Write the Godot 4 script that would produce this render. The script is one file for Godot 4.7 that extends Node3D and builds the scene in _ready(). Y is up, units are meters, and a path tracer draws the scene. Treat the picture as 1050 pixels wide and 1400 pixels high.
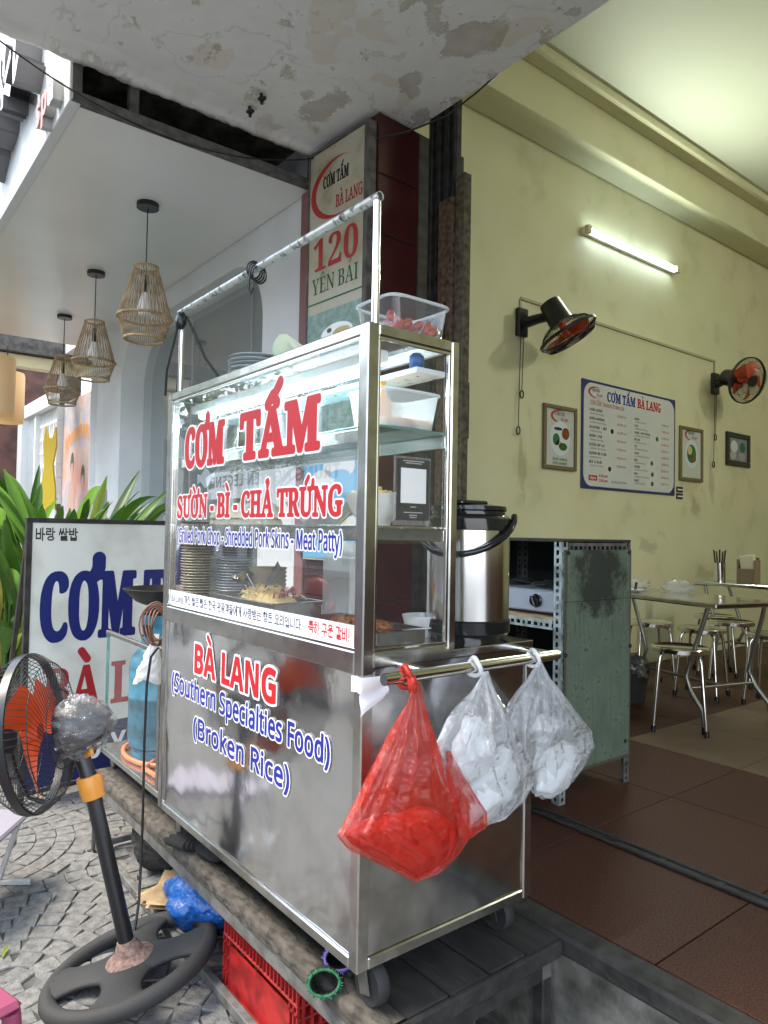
extends Node3D

class Sh:
	var st := SurfaceTool.new()
	var x := Transform3D()
	var g := 1
	var n := 0
	func _init():
		st.begin(Mesh.PRIMITIVE_TRIANGLES)
		st.set_smooth_group(-1)
	func tri(a: Vector3, b: Vector3, c: Vector3):
		st.add_vertex(x * a); st.add_vertex(x * b); st.add_vertex(x * c)
		n += 1
	func quad(a: Vector3, b: Vector3, c: Vector3, d: Vector3):
		tri(a, b, c); tri(a, c, d)
	func oq(a: Vector3, b: Vector3, c: Vector3, d: Vector3, o: Vector3):
		if (c - a).cross(b - a).dot(a + c - 2.0 * o) < 0.0: quad(a, d, c, b)
		else: quad(a, b, c, d)
	func ot(a: Vector3, b: Vector3, c: Vector3, o: Vector3):
		if (c - a).cross(b - a).dot(a + b + c - 3.0 * o) < 0.0: tri(a, c, b)
		else: tri(a, b, c)
	func box(c: Vector3, s: Vector3, b := 0.0, bs := Basis()):
		st.set_smooth_group(-1)
		var h := s * 0.5
		b = minf(b, minf(h.x, minf(h.y, h.z)) * 0.9)
		var p := {}
		for sx in [-1, 1]:
			for sy in [-1, 1]:
				for sz in [-1, 1]:
					p[[sx, sy, sz, 0]] = c + bs * Vector3(sx * h.x, sy * (h.y - b), sz * (h.z - b))
					p[[sx, sy, sz, 1]] = c + bs * Vector3(sx * (h.x - b), sy * h.y, sz * (h.z - b))
					p[[sx, sy, sz, 2]] = c + bs * Vector3(sx * (h.x - b), sy * (h.y - b), sz * h.z)
		for s1 in [-1, 1]:
			oq(p[[s1, -1, -1, 0]], p[[s1, 1, -1, 0]], p[[s1, 1, 1, 0]], p[[s1, -1, 1, 0]], c)
			oq(p[[-1, s1, -1, 1]], p[[1, s1, -1, 1]], p[[1, s1, 1, 1]], p[[-1, s1, 1, 1]], c)
			oq(p[[-1, -1, s1, 2]], p[[1, -1, s1, 2]], p[[1, 1, s1, 2]], p[[-1, 1, s1, 2]], c)
		if b > 0.0:
			for s1 in [-1, 1]:
				for s2 in [-1, 1]:
					oq(p[[s1, s2, -1, 0]], p[[s1, s2, 1, 0]], p[[s1, s2, 1, 1]], p[[s1, s2, -1, 1]], c)
					oq(p[[s1, -1, s2, 0]], p[[s1, 1, s2, 0]], p[[s1, 1, s2, 2]], p[[s1, -1, s2, 2]], c)
					oq(p[[-1, s1, s2, 1]], p[[1, s1, s2, 1]], p[[1, s1, s2, 2]], p[[-1, s1, s2, 2]], c)
					for s3 in [-1, 1]:
						ot(p[[s1, s2, s3, 0]], p[[s1, s2, s3, 1]], p[[s1, s2, s3, 2]], c)
		return self
	func bb(x0, x1, y0, y1, z0, z1, b := 0.0):
		return box(Vector3((x0 + x1) * 0.5, (y0 + y1) * 0.5, (z0 + z1) * 0.5), Vector3(absf(x1 - x0), absf(y1 - y0), absf(z1 - z0)), b)
	func tube(path, r, k := 8, closed := false, cap := true):
		var m: int = path.size()
		g += 1
		st.set_smooth_group(g)
		var rings := []
		var t0: Vector3 = (path[1] - path[0]).normalized()
		var up := Vector3.UP if absf(t0.y) < 0.9 else Vector3.RIGHT
		var nn := t0.cross(up).normalized()
		for i in m:
			var a: Vector3 = path[(i - 1 + m) % m] if closed or i > 0 else path[0]
			var b: Vector3 = path[(i + 1) % m] if closed or i < m - 1 else path[m - 1]
			var t := (b - a).normalized()
			nn = (nn - t * nn.dot(t))
			if nn.length() < 0.001: nn = t.cross(Vector3.UP if absf(t.y) < 0.9 else Vector3.RIGHT)
			nn = nn.normalized()
			var bn := t.cross(nn)
			var rr: float = r[i] if r is Array else r
			var ring := []
			for j in k:
				var an := TAU * j / k
				ring.append(path[i] + (nn * cos(an) + bn * sin(an)) * rr)
			rings.append(ring)
		for i in (m if closed else m - 1):
			var A = rings[i]; var B = rings[(i + 1) % m]
			for j in k:
				var j2 := (j + 1) % k
				quad(A[j], A[j2], B[j2], B[j])
		if cap and not closed:
			st.set_smooth_group(-1)
			for j in range(1, k - 1):
				tri(rings[0][0], rings[0][j + 1], rings[0][j])
				tri(rings[m - 1][0], rings[m - 1][j], rings[m - 1][j + 1])
		return self
	func rod(a: Vector3, b: Vector3, r, k := 8): return tube([a, b], r, k)
	func lathe(pr: Array, k := 24, sharp := 0.6, a0 := 0.0, a1 := TAU):
		g += 1
		for i in pr.size() - 1:
			var p: Vector2 = pr[i]; var q: Vector2 = pr[i + 1]
			if i > 0 and absf((q - p).angle_to(p - pr[i - 1])) > sharp: g += 1
			st.set_smooth_group(g)
			for j in k:
				var a := a0 + (a1 - a0) * j / k; var b := a0 + (a1 - a0) * (j + 1) / k
				var A := Vector3(cos(a) * p.x, p.y, sin(a) * p.x); var B := Vector3(cos(b) * p.x, p.y, sin(b) * p.x)
				var C := Vector3(cos(b) * q.x, q.y, sin(b) * q.x); var D := Vector3(cos(a) * q.x, q.y, sin(a) * q.x)
				if p.x < 1e-5: tri(A, C, D)
				elif q.x < 1e-5: tri(A, B, C)
				else: quad(A, B, C, D)
		return self
	func sheet(f: Callable, nu: int, nv: int, wrap := false):
		g += 1
		st.set_smooth_group(g)
		var P := []
		for i in nu + 1:
			var row := []
			for j in nv + 1: row.append(f.call(float(i) / nu, float(j) / nv))
			P.append(row)
		if wrap: P[nu] = P[0]
		for i in nu:
			for j in nv: quad(P[i][j], P[i + 1][j], P[i + 1][j + 1], P[i][j + 1])
		return self
	func lump(c: Vector3, r: Vector3, sd := 1, amp := 0.15, k := 10, bs := Basis()):
		var nz := FastNoiseLite.new(); nz.seed = sd; nz.frequency = 1.1
		return sheet(func(u, v):
			var a: float = u * TAU; var b: float = (v - 0.5) * PI
			var d := Vector3(cos(a) * cos(b), sin(b), sin(a) * cos(b))
			return c + bs * (d * r * (1.0 + amp * nz.get_noise_3dv(d * 1.3 + Vector3(sd, 0, 0)) * 2.0)), k, int(k * 0.7), true)
	func poly(pts, d := 0.0):
		st.set_smooth_group(-1)
		var pp := PackedVector2Array(pts)
		if Geometry2D.is_polygon_clockwise(pp): pp.reverse()
		var t := Geometry2D.triangulate_polygon(pp)
		for i in range(0, t.size(), 3):
			var a := pp[t[i]]; var b := pp[t[i + 1]]; var c := pp[t[i + 2]]
			if (b - a).cross(c - a) < 0.0: var q := b; b = c; c = q
			tri(Vector3(a.x, a.y, 0), Vector3(c.x, c.y, 0), Vector3(b.x, b.y, 0))
			if d > 0.0: tri(Vector3(a.x, a.y, -d), Vector3(b.x, b.y, -d), Vector3(c.x, c.y, -d))
		if d > 0.0:
			for i in pp.size():
				var a := pp[i]; var b := pp[(i + 1) % pp.size()]
				quad(Vector3(a.x, a.y, 0), Vector3(b.x, b.y, 0), Vector3(b.x, b.y, -d), Vector3(a.x, a.y, -d))
		return self
	func tris(t: PackedVector2Array, z := 0.0, d := 0.0):
		st.set_smooth_group(-1)
		for i in range(0, t.size(), 3):
			var zz := z + 0.000003 * ((i / 3) % 40)
			tri(Vector3(t[i].x, t[i].y, zz), Vector3(t[i + 1].x, t[i + 1].y, zz), Vector3(t[i + 2].x, t[i + 2].y, zz))
		return self
	func mesh() -> ArrayMesh:
		st.generate_normals()
		return st.commit()

var taken := {}
var M := {}
var rng := RandomNumberGenerator.new()

func V(a, b, c) -> Vector3: return Vector3(a, b, c)
func numbered(called: String) -> String:
	taken[called] = taken.get(called, -1) + 1
	return called if taken[called] == 0 else "%s_%03d" % [called, taken[called]]
func tag(o: Node, label: String, category: String, group := ""):
	o.set_meta("label", label)
	if category: o.set_meta("category", category)
	if group: o.set_meta("group", group)
	return o
func thing(called: String, label: String, category: String, at := Vector3.ZERO, turn := 0.0, group := "") -> Node3D:
	var o := Node3D.new()
	o.name = numbered(called)
	add_child(o)
	o.position = at
	o.rotation.y = turn
	return tag(o, label, category, group)
func inst(mesh: Mesh, called: String, mat: Material, parent: Node, xf := Transform3D()) -> MeshInstance3D:
	var o := MeshInstance3D.new()
	o.mesh = mesh
	o.name = called
	o.material_override = mat
	parent.add_child(o, true)
	o.transform = xf
	return o
func part(s: Sh, called: String, mat: Material, parent: Node) -> MeshInstance3D: return inst(s.mesh(), called, mat, parent)
func wp(s: Sh, called: String, mat: Material, parent: Node3D) -> MeshInstance3D: return inst(s.mesh(), called, mat, parent, parent.global_transform.affine_inverse())
func solo(s: Sh, called: String, mat: Material, label: String, category: String, group := "") -> MeshInstance3D:
	var o := inst(s.mesh(), numbered(called), mat, self)
	return tag(o, label, category, group)
func struct(s: Sh, called: String, mat: Material) -> MeshInstance3D:
	var o := inst(s.mesh(), called, mat, self)
	o.set_meta("kind", "structure")
	return o
func copy(o: Node3D, at: Vector3, turn := 0.0, label := "") -> Node3D:
	var base: String = o.name
	if base.length() > 4 and base[-4] == "_" and base.right(3).is_valid_int(): base = base.left(-4)
	var c: Node3D = o.duplicate()
	c.name = numbered(base)
	add_child(c)
	c.position = at
	c.rotation.y = turn
	if label: c.set_meta("label", label)
	return c

# ---------------------------------------------------------------- materials
func lin(r: float, g: float, b: float) -> Color: return Color(r, g, b).linear_to_srgb()
func noise(freq: float, sd := 1, oct := 4, warp := 0.0, type := FastNoiseLite.TYPE_SIMPLEX_SMOOTH) -> FastNoiseLite:
	var n := FastNoiseLite.new()
	n.seed = sd; n.frequency = freq; n.fractal_octaves = oct; n.noise_type = type
	if warp > 0.0:
		n.domain_warp_enabled = true; n.domain_warp_amplitude = warp; n.domain_warp_frequency = freq * 2.0
	return n
func ntex(n: FastNoiseLite, ramp = null, size := 512) -> NoiseTexture2D:
	var t := NoiseTexture2D.new()
	t.width = size; t.height = size; t.seamless = true; t.noise = n
	t.seamless_blend_skirt = 0.15
	if ramp:
		var g := Gradient.new()
		var off := PackedFloat32Array(); var col := PackedColorArray()
		for s in ramp: off.append(s[0]); col.append(s[1])
		g.offsets = off; g.colors = col
		t.color_ramp = g
	return t
func mat(key: String, c: Color, rough := 0.6, metal := 0.0, o := {}) -> StandardMaterial3D:
	var m := StandardMaterial3D.new()
	m.resource_name = key
	m.albedo_color = c
	m.roughness = rough; m.metallic = metal
	m.uv1_triplanar = true
	m.uv1_world_triplanar = o.get("world", true)
	var sc: float = o.get("scale", 1.0)
	m.uv1_scale = o.get("scale3", Vector3(sc, sc, sc))
	if o.has("tex"): m.albedo_texture = o.tex
	if o.has("bump"):
		m.heightmap_enabled = true; m.heightmap_texture = o.bump; m.heightmap_scale = o.get("depth", 0.1)
	if o.has("rtex"): m.roughness_texture = o.rtex
	if o.has("alpha"):
		m.transparency = BaseMaterial3D.TRANSPARENCY_ALPHA
		m.albedo_color.a = o.alpha
	if o.has("emit"):
		m.emission_enabled = true; m.emission = c; m.emission_energy_multiplier = o.emit
	if o.has("back"):
		m.backlight_enabled = true; m.backlight = o.back
	if o.has("spec"): m.metallic_specular = o.spec
	if o.has("coat"):
		m.clearcoat_enabled = true; m.clearcoat = o.coat; m.clearcoat_roughness = 0.1
	M[key] = m
	return m
func G(v: float) -> Color: return lin(v, v, v)

# ---------------------------------------------------------------- lettering
var fonts := {}
var glyphs := {}
func font_of(k: String) -> SystemFont:
	if not fonts.has(k):
		var f := SystemFont.new()
		f.font_names = [("Droid Serif" if k[0] == "s" else "Droid Sans")]
		f.font_weight = 700 if k.ends_with("b") else 400
		fonts[k] = f
	return fonts[k]
const MARKS := {"Ơ": "Oh", "Ấ": "A^'", "Ờ": "Oh`", "Ư": "Uh", "Ả": "A?", "Ứ": "Uh'", "ơ": "oh", "À": "A`", "Ì": "I`", "Á": "A'", "Ê": "E^", "ê": "e^"}
func glyph(k: String, ch: String) -> Dictionary:
	var key := k + ch
	if glyphs.has(key): return glyphs[key]
	var f := font_of(k)
	var ts := TextServerManager.get_primary_interface()
	var rid: RID = f.get_rids()[0]
	var gi := ts.font_get_glyph_index(rid, 256, ch.unicode_at(0), 0)
	var c := ts.font_get_glyph_contours(rid, 256, gi)
	var sc := 100.0 / 183.0
	var outs := []; var holes := []
	var start := 0
	var pts: PackedVector3Array = c.get("points", PackedVector3Array())
	for e in c.get("contours", PackedInt32Array()):
		var raw := []
		for i in range(start, e + 1): raw.append(pts[i])
		start = e + 1
		var pg := PackedVector2Array()
		var m := raw.size()
		for i in m:
			var p: Vector3 = raw[i]; var q: Vector3 = raw[(i + 1) % m]; var o: Vector3 = raw[(i - 1 + m) % m]
			if p.z == 1.0: pg.append(Vector2(p.x, -p.y) * sc)
			else:
				var a := Vector2(o.x, o.y) if o.z == 1.0 else Vector2((o.x + p.x) * 0.5, (o.y + p.y) * 0.5)
				var b := Vector2(q.x, q.y) if q.z == 1.0 else Vector2((q.x + p.x) * 0.5, (q.y + p.y) * 0.5)
				for s in [0.33, 0.66, 1.0]:
					if s == 1.0 and q.z == 1.0: continue
					var w := a.lerp(Vector2(p.x, p.y), s).lerp(Vector2(p.x, p.y).lerp(b, s), s)
					pg.append(Vector2(w.x, -w.y) * sc)
		if pg.size() < 3: continue
		var fill := Geometry2D.is_polygon_clockwise(pg) != bool(c.orientation)
		if Geometry2D.is_polygon_clockwise(pg): pg.reverse()
		if fill: outs.append(pg)
		else: holes.append(pg)
	if outs.size() == 0 and holes.size() > 0: outs = holes; holes = []
	# which contours are holes: those that lie inside another
	var all := outs + holes
	outs = []; holes = []
	for i in all.size():
		var inside := false
		for j in all.size():
			if i != j and Geometry2D.is_point_in_polygon(all[i][0], all[j]) and not Geometry2D.is_point_in_polygon(all[j][0], all[i]): inside = true
		(holes if inside else outs).append(all[i])
	var d := {"outs": outs, "holes": holes, "adv": ts.font_get_glyph_advance(rid, 256, gi).x * sc}
	glyphs[key] = d
	return d
func bridge(outer: PackedVector2Array, hole: PackedVector2Array) -> PackedVector2Array:
	var bi := 0; var bj := 0; var bd := 1e20
	for i in outer.size():
		for j in hole.size():
			var d := outer[i].distance_squared_to(hole[j])
			if d < bd: bd = d; bi = i; bj = j
	var r := PackedVector2Array()
	var h := hole.duplicate()
	h.reverse()
	var hj := hole.size() - 1 - bj
	var off := (outer[bi] - h[hj]).orthogonal().normalized() * 0.02
	for i in bi + 1: r.append(outer[i])
	for j in h.size(): r.append(h[(hj + j) % h.size()])
	r.append(h[hj] - off); r.append(outer[bi] - off)
	for i in range(bi + 1, outer.size()): r.append(outer[i])
	return r
func fill_tris(outs: Array, holes: Array, out: PackedVector2Array):
	for o in outs:
		var pg: PackedVector2Array = o
		for h in holes:
			if h.size() > 2 and Geometry2D.is_point_in_polygon(h[0], o): pg = bridge(pg, h)
		var t := Geometry2D.triangulate_polygon(pg)
		for i in range(0, t.size(), 3):
			var a := pg[t[i]]; var b := pg[t[i + 1]]; var c := pg[t[i + 2]]
			if (b - a).cross(c - a) > 0.0: var q := b; b = c; c = q
			out.append(a); out.append(b); out.append(c)
func mark_lines(mk: String, box: Rect2) -> Array:
	var x0 := box.position.x; var x1 := box.end.x; var y1 := box.end.y; var c := (x0 + x1) * 0.5
	match mk:
		"h": return [[Vector2(x1 - 22, y1 - 9), Vector2(x1 - 6, y1 - 3), Vector2(x1 + 3, y1 + 8), Vector2(x1 + 3, y1 + 22)]]
		"^": return [[Vector2(c - 20, y1 + 10), Vector2(c, y1 + 28), Vector2(c + 20, y1 + 10)]]
		"'": return [[Vector2(c - 2, y1 + 16), Vector2(c + 18, y1 + 36)]]
		"`": return [[Vector2(c - 18, y1 + 36), Vector2(c + 2, y1 + 16)]]
		"?": return [[Vector2(c - 10, y1 + 34), Vector2(c + 4, y1 + 38), Vector2(c + 8, y1 + 28), Vector2(c, y1 + 20), Vector2(c, y1 + 13)]]
	return []
# triangles of a line of text: cap height h, total width w (0 = natural), grown by off metres; the left end of the baseline is the origin
func text_tris(txt: String, k: String, h: float, w: float, off: float, mw := 9.0) -> PackedVector2Array:
	var items := []
	var pen := 0.0
	for ch in txt:
		var spec: String = MARKS.get(ch, ch)
		var gl := glyph(k, spec[0])
		items.append([gl, spec.substr(1), pen])
		pen += gl.adv
	var sx := h / 100.0
	if w > 0.0: sx = w / pen
	var sy := h / 100.0
	var res := PackedVector2Array()
	var S := 1000.0
	for it in items:
		var T := func(p: Vector2) -> Vector2: return Vector2((p.x + it[2]) * sx, p.y * sy) * S
		var outs := []; var holes := []
		var bx := Rect2(); var first := true
		for o in it[0].outs:
			var pg := PackedVector2Array()
			for p in o:
				if first: bx = Rect2(p, Vector2.ZERO); first = false
				else: bx = bx.expand(p)
				pg.append(T.call(p))
			if off != 0.0: outs.append_array(Geometry2D.offset_polygon(pg, off * S, Geometry2D.JOIN_ROUND))
			else: outs.append(pg)
		for o in it[0].holes:
			var pg := PackedVector2Array()
			for p in o: pg.append(T.call(p))
			if off != 0.0: holes.append_array(Geometry2D.offset_polygon(pg, -off * S, Geometry2D.JOIN_ROUND))
			else: holes.append(pg)
		var oo := []
		for o in outs: if not Geometry2D.is_polygon_clockwise(o): oo.append(o)
		fill_tris(oo, holes, res)
		var lift := 0.0
		for mk in it[1]:
			for ln in mark_lines(mk, bx):
				var pl := PackedVector2Array()
				for p in ln: pl.append(T.call(p + Vector2(14.0 * (1.0 if lift > 0 else 0.0), lift)))
				var pp := Geometry2D.offset_polyline(pl, mw * 0.5 * sy * S + off * S, Geometry2D.JOIN_ROUND, Geometry2D.END_ROUND)
				fill_tris(pp, [], res)
			if mk == "^": lift = 16.0
	for i in res.size(): res[i] /= S
	return res
const CONS := ["ㄱ", "ㄲ", "ㄴ", "ㄷ", "ㄸ", "ㄹ", "ㅁ", "ㅂ", "ㅃ", "ㅅ", "ㅆ", "ㅇ", "ㅈ", "ㅉ", "ㅊ", "ㅋ", "ㅌ", "ㅍ", "ㅎ"]
func jamo(c: String) -> Array:
	match c:
		"ㄱ": return [[.08, .9, .88, .9, .86, .5, .75, .05]]
		"ㄲ": return [[.02, .9, .42, .9, .38, .05], [.56, .9, .96, .9, .92, .05]]
		"ㄴ": return [[.12, .95, .12, .12, .95, .12]]
		"ㄷ": return [[.9, .9, .12, .9, .12, .1, .95, .1]]
		"ㄹ": return [[.1, .93, .88, .93, .88, .52, .12, .52, .12, .08, .95, .08]]
		"ㅁ": return [[.1, .9, .9, .9, .9, .1, .1, .1, .1, .9]]
		"ㅂ": return [[.12, .95, .12, .08, .88, .08, .88, .95], [.12, .52, .88, .52]]
		"ㅅ": return [[.5, .95, .4, .5, .06, .08], [.47, .6, .94, .08]]
		"ㅆ": return [[.26, .95, .02, .08], [.26, .6, .47, .08], [.76, .95, .52, .08], [.76, .6, .98, .08]]
		"ㅇ": return [["o", .5, .5, .42]]
		"ㅈ": return [[.08, .9, .92, .9], [.5, .9, .06, .08], [.48, .55, .94, .08]]
		"ㅌ": return [[.9, .92, .12, .92, .12, .08, .95, .08], [.12, .5, .85, .5]]
		"ㅎ": return [[.3, .98, .7, .98], [.06, .76, .94, .76], ["o", .5, .3, .28]]
		"ㄶ": return [[.02, .95, .02, .12, .45, .12], [.55, .92, .98, .92], ["o", .76, .36, .24]]
	return []
const VOW := ["ㅏ", "ㅐ", "ㅑ", "ㅒ", "ㅓ", "ㅔ", "ㅕ", "ㅖ", "ㅗ", "ㅘ", "ㅙ", "ㅚ", "ㅛ", "ㅜ", "ㅝ", "ㅞ", "ㅟ", "ㅠ", "ㅡ", "ㅢ", "ㅣ"]
const FIN := ["", "ㄱ", "ㄲ", "ㄳ", "ㄴ", "ㄵ", "ㄶ", "ㄷ", "ㄹ", "ㄺ", "ㄻ", "ㄼ", "ㄽ", "ㄾ", "ㄿ", "ㅀ", "ㅁ", "ㅂ", "ㅄ", "ㅅ", "ㅆ", "ㅇ"]
func vowel(c: String) -> Array:
	match c:
		"ㅏ": return [[.35, 1, .35, 0], [.35, .5, .95, .5]]
		"ㅐ": return [[.2, 1, .2, 0], [.2, .5, .8, .5], [.8, 1, .8, 0]]
		"ㅑ": return [[.35, 1, .35, 0], [.35, .64, .95, .64], [.35, .36, .95, .36]]
		"ㅔ": return [[.45, 1, .45, 0], [.05, .5, .45, .5], [.85, 1, .85, 0]]
		"ㅣ": return [[.5, 1, .5, 0]]
		"ㅗ": return [[.02, .1, .98, .1], [.5, .1, .5, .9]]
		"ㅛ": return [[.02, .1, .98, .1], [.34, .1, .34, .9], [.66, .1, .66, .9]]
		"ㅜ": return [[.02, .8, .98, .8], [.5, .8, .5, 0]]
		"ㅡ": return [[.02, .5, .98, .5]]
	return []
func hangul(txt: String, h: float, w: float, sw := 0.1) -> PackedVector2Array:
	var res := PackedVector2Array()
	var pen := 0.0
	var lines := []
	for ch in txt:
		var u := ch.unicode_at(0)
		if u < 0xAC00:
			if ch == " ": pen += 0.36; continue
			if ch in ".!":
				lines.append([Vector2(pen + .1, .02), Vector2(pen + .1, .09)])
				if ch == "!": lines.append([Vector2(pen + .1, .3), Vector2(pen + .1, 1.0)])
				pen += .3; continue
			var gl := glyph("n", ch)
			var o2 := []; var h2 := []
			for o in gl.outs:
				var pg := PackedVector2Array()
				for p in o: pg.append(Vector2(pen * 125.0 + p.x, p.y))
				o2.append(pg)
			for o in gl.holes:
				var pg := PackedVector2Array()
				for p in o: pg.append(Vector2(pen * 125.0 + p.x, p.y))
				h2.append(pg)
			var lat := PackedVector2Array()
			fill_tris(o2, h2, lat)
			for q in lat: res.append(q * 0.008)
			pen += gl.adv * 0.008
			continue
		var s := u - 0xAC00
		var ci: String = CONS[s / 588]; var vi: String = VOW[(s % 588) / 28]; var fi: String = FIN[s % 28]
		var f := fi != ""
		var put := func(strokes, x0, y0, x1, y1):
			for st in strokes:
				var ln := []
				if st[0] is String:
					for a in 17: ln.append(Vector2(pen + lerpf(x0, x1, st[1] + st[3] * cos(TAU * a / 16)), lerpf(y0, y1, st[2] + st[3] * sin(TAU * a / 16))))
				else:
					for q in range(0, st.size(), 2): ln.append(Vector2(pen + lerpf(x0, x1, st[q]), lerpf(y0, y1, st[q + 1])))
				lines.append(ln)
		if vi == "ㅘ":
			put.call(jamo(ci), .05, .62, .55, .98)
			put.call(vowel("ㅗ"), .0, .42 if f else .1, .6, .6 if f else .5)
			put.call(vowel("ㅏ"), .62, .36 if f else .0, .95, 1.0)
		elif vi in ["ㅗ", "ㅛ", "ㅜ", "ㅡ"]:
			put.call(jamo(ci), .12, (.66 if f else .5), .86, 1.0)
			put.call(vowel(vi), 0.0, (.36 if f else .04), .96, (.6 if f else .44))
		else:
			put.call(jamo(ci), .0, (.46 if f else .08), .56, .98)
			put.call(vowel(vi), .6, (.4 if f else .0), .94, 1.0)
		if f: put.call(jamo(fi), .14, .0, .9, .33)
		pen += 1.06
	var S := 1000.0
	for ln in lines:
		var pl := PackedVector2Array()
		for p in ln: pl.append(p * S)
		if pl.size() > 8:
			for i in pl.size() - 1:
				var a := pl[i]; var b := pl[i + 1]
				var nrm := (b - a).orthogonal().normalized() * sw * 0.5 * S
				for q in [a - nrm, a + nrm, b + nrm, a - nrm, b + nrm, b - nrm]: res.append(q / S)
			continue
		var t := PackedVector2Array()
		fill_tris(Geometry2D.offset_polyline(pl, sw * 0.5 * S, Geometry2D.JOIN_MITER, Geometry2D.END_SQUARE), [], t)
		for q in t: res.append(q / S)
	var kx := w / pen if w > 0.0 else h
	for i in res.size(): res[i] = Vector2(res[i].x * kx, res[i].y * h)
	return res
# a line of print: fill, and where asked a white edge just behind it
func print_line(parent: Node3D, called: String, t: PackedVector2Array, xf: Transform3D, m: Material, z := 0.0008):
	var s := Sh.new()
	s.x = xf
	s.tris(t, z)
	return wp(s, called, m, parent)
func XF(o: Vector3, ry := 0.0) -> Transform3D: return Transform3D(Basis(Vector3.UP, ry), o)

# ---------------------------------------------------------------- the scene
const FLOOR := 0.35
const XW := -3.36
func _ready():
	rng.seed = 7
	var cam := Camera3D.new()
	cam.name = "camera"
	add_child(cam)
	cam.fov = rad_to_deg(2.0 * atan(700.0 / 971.0))
	cam.near = 0.05; cam.far = 400.0
	cam.transform = Transform3D(Basis(Vector3.UP, deg_to_rad(51.8)) * Basis(Vector3.RIGHT, atan(27.0 / 971.0)) * Basis(Vector3.BACK, 0.018), V(0, 1.4, 0))
	cam.current = true
	var env := Environment.new()
	var sm := ProceduralSkyMaterial.new()
	sm.sky_top_color = Color(0.72, 0.80, 0.90)
	sm.sky_horizon_color = Color(0.93, 0.94, 0.95)
	sm.sky_curve = 0.2
	sm.ground_bottom_color = Color(0.4, 0.4, 0.4); sm.ground_horizon_color = Color(0.8, 0.8, 0.8)
	sm.sky_energy_multiplier = 1.0
	var sky := Sky.new()
	sky.sky_material = sm
	env.background_mode = Environment.BG_SKY
	env.sky = sky
	env.background_energy_multiplier = 1.0
	env.tonemap_mode = Environment.TONE_MAPPER_LINEAR
	env.tonemap_exposure = 6.3
	env.sdfgi_enabled = true; env.ssao_enabled = true; env.ssil_enabled = true
	var we := WorldEnvironment.new()
	we.name = "environment"
	we.environment = env
	add_child(we)
	var sun := DirectionalLight3D.new()
	sun.name = "sun"
	add_child(sun)
	sun.light_color = Color(1.0, 0.96, 0.9)
	sun.light_energy = 0.45
	sun.light_angular_distance = 24.0
	sun.shadow_enabled = true
	sun.look_at_from_position(V(-3, 9, 5), V(0, 0, 0))
	make_materials()
	build_ground()
	build_shop()
	build_pillar()
	build_neighbour()
	build_street()
	build_cart()
	build_cart_contents()
	build_platform()
	build_gas_trolley()
	build_fan()
	build_bags()
	build_board()
	build_inside()
	build_wall_things()
	build_left_far()
	build_small()

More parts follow.
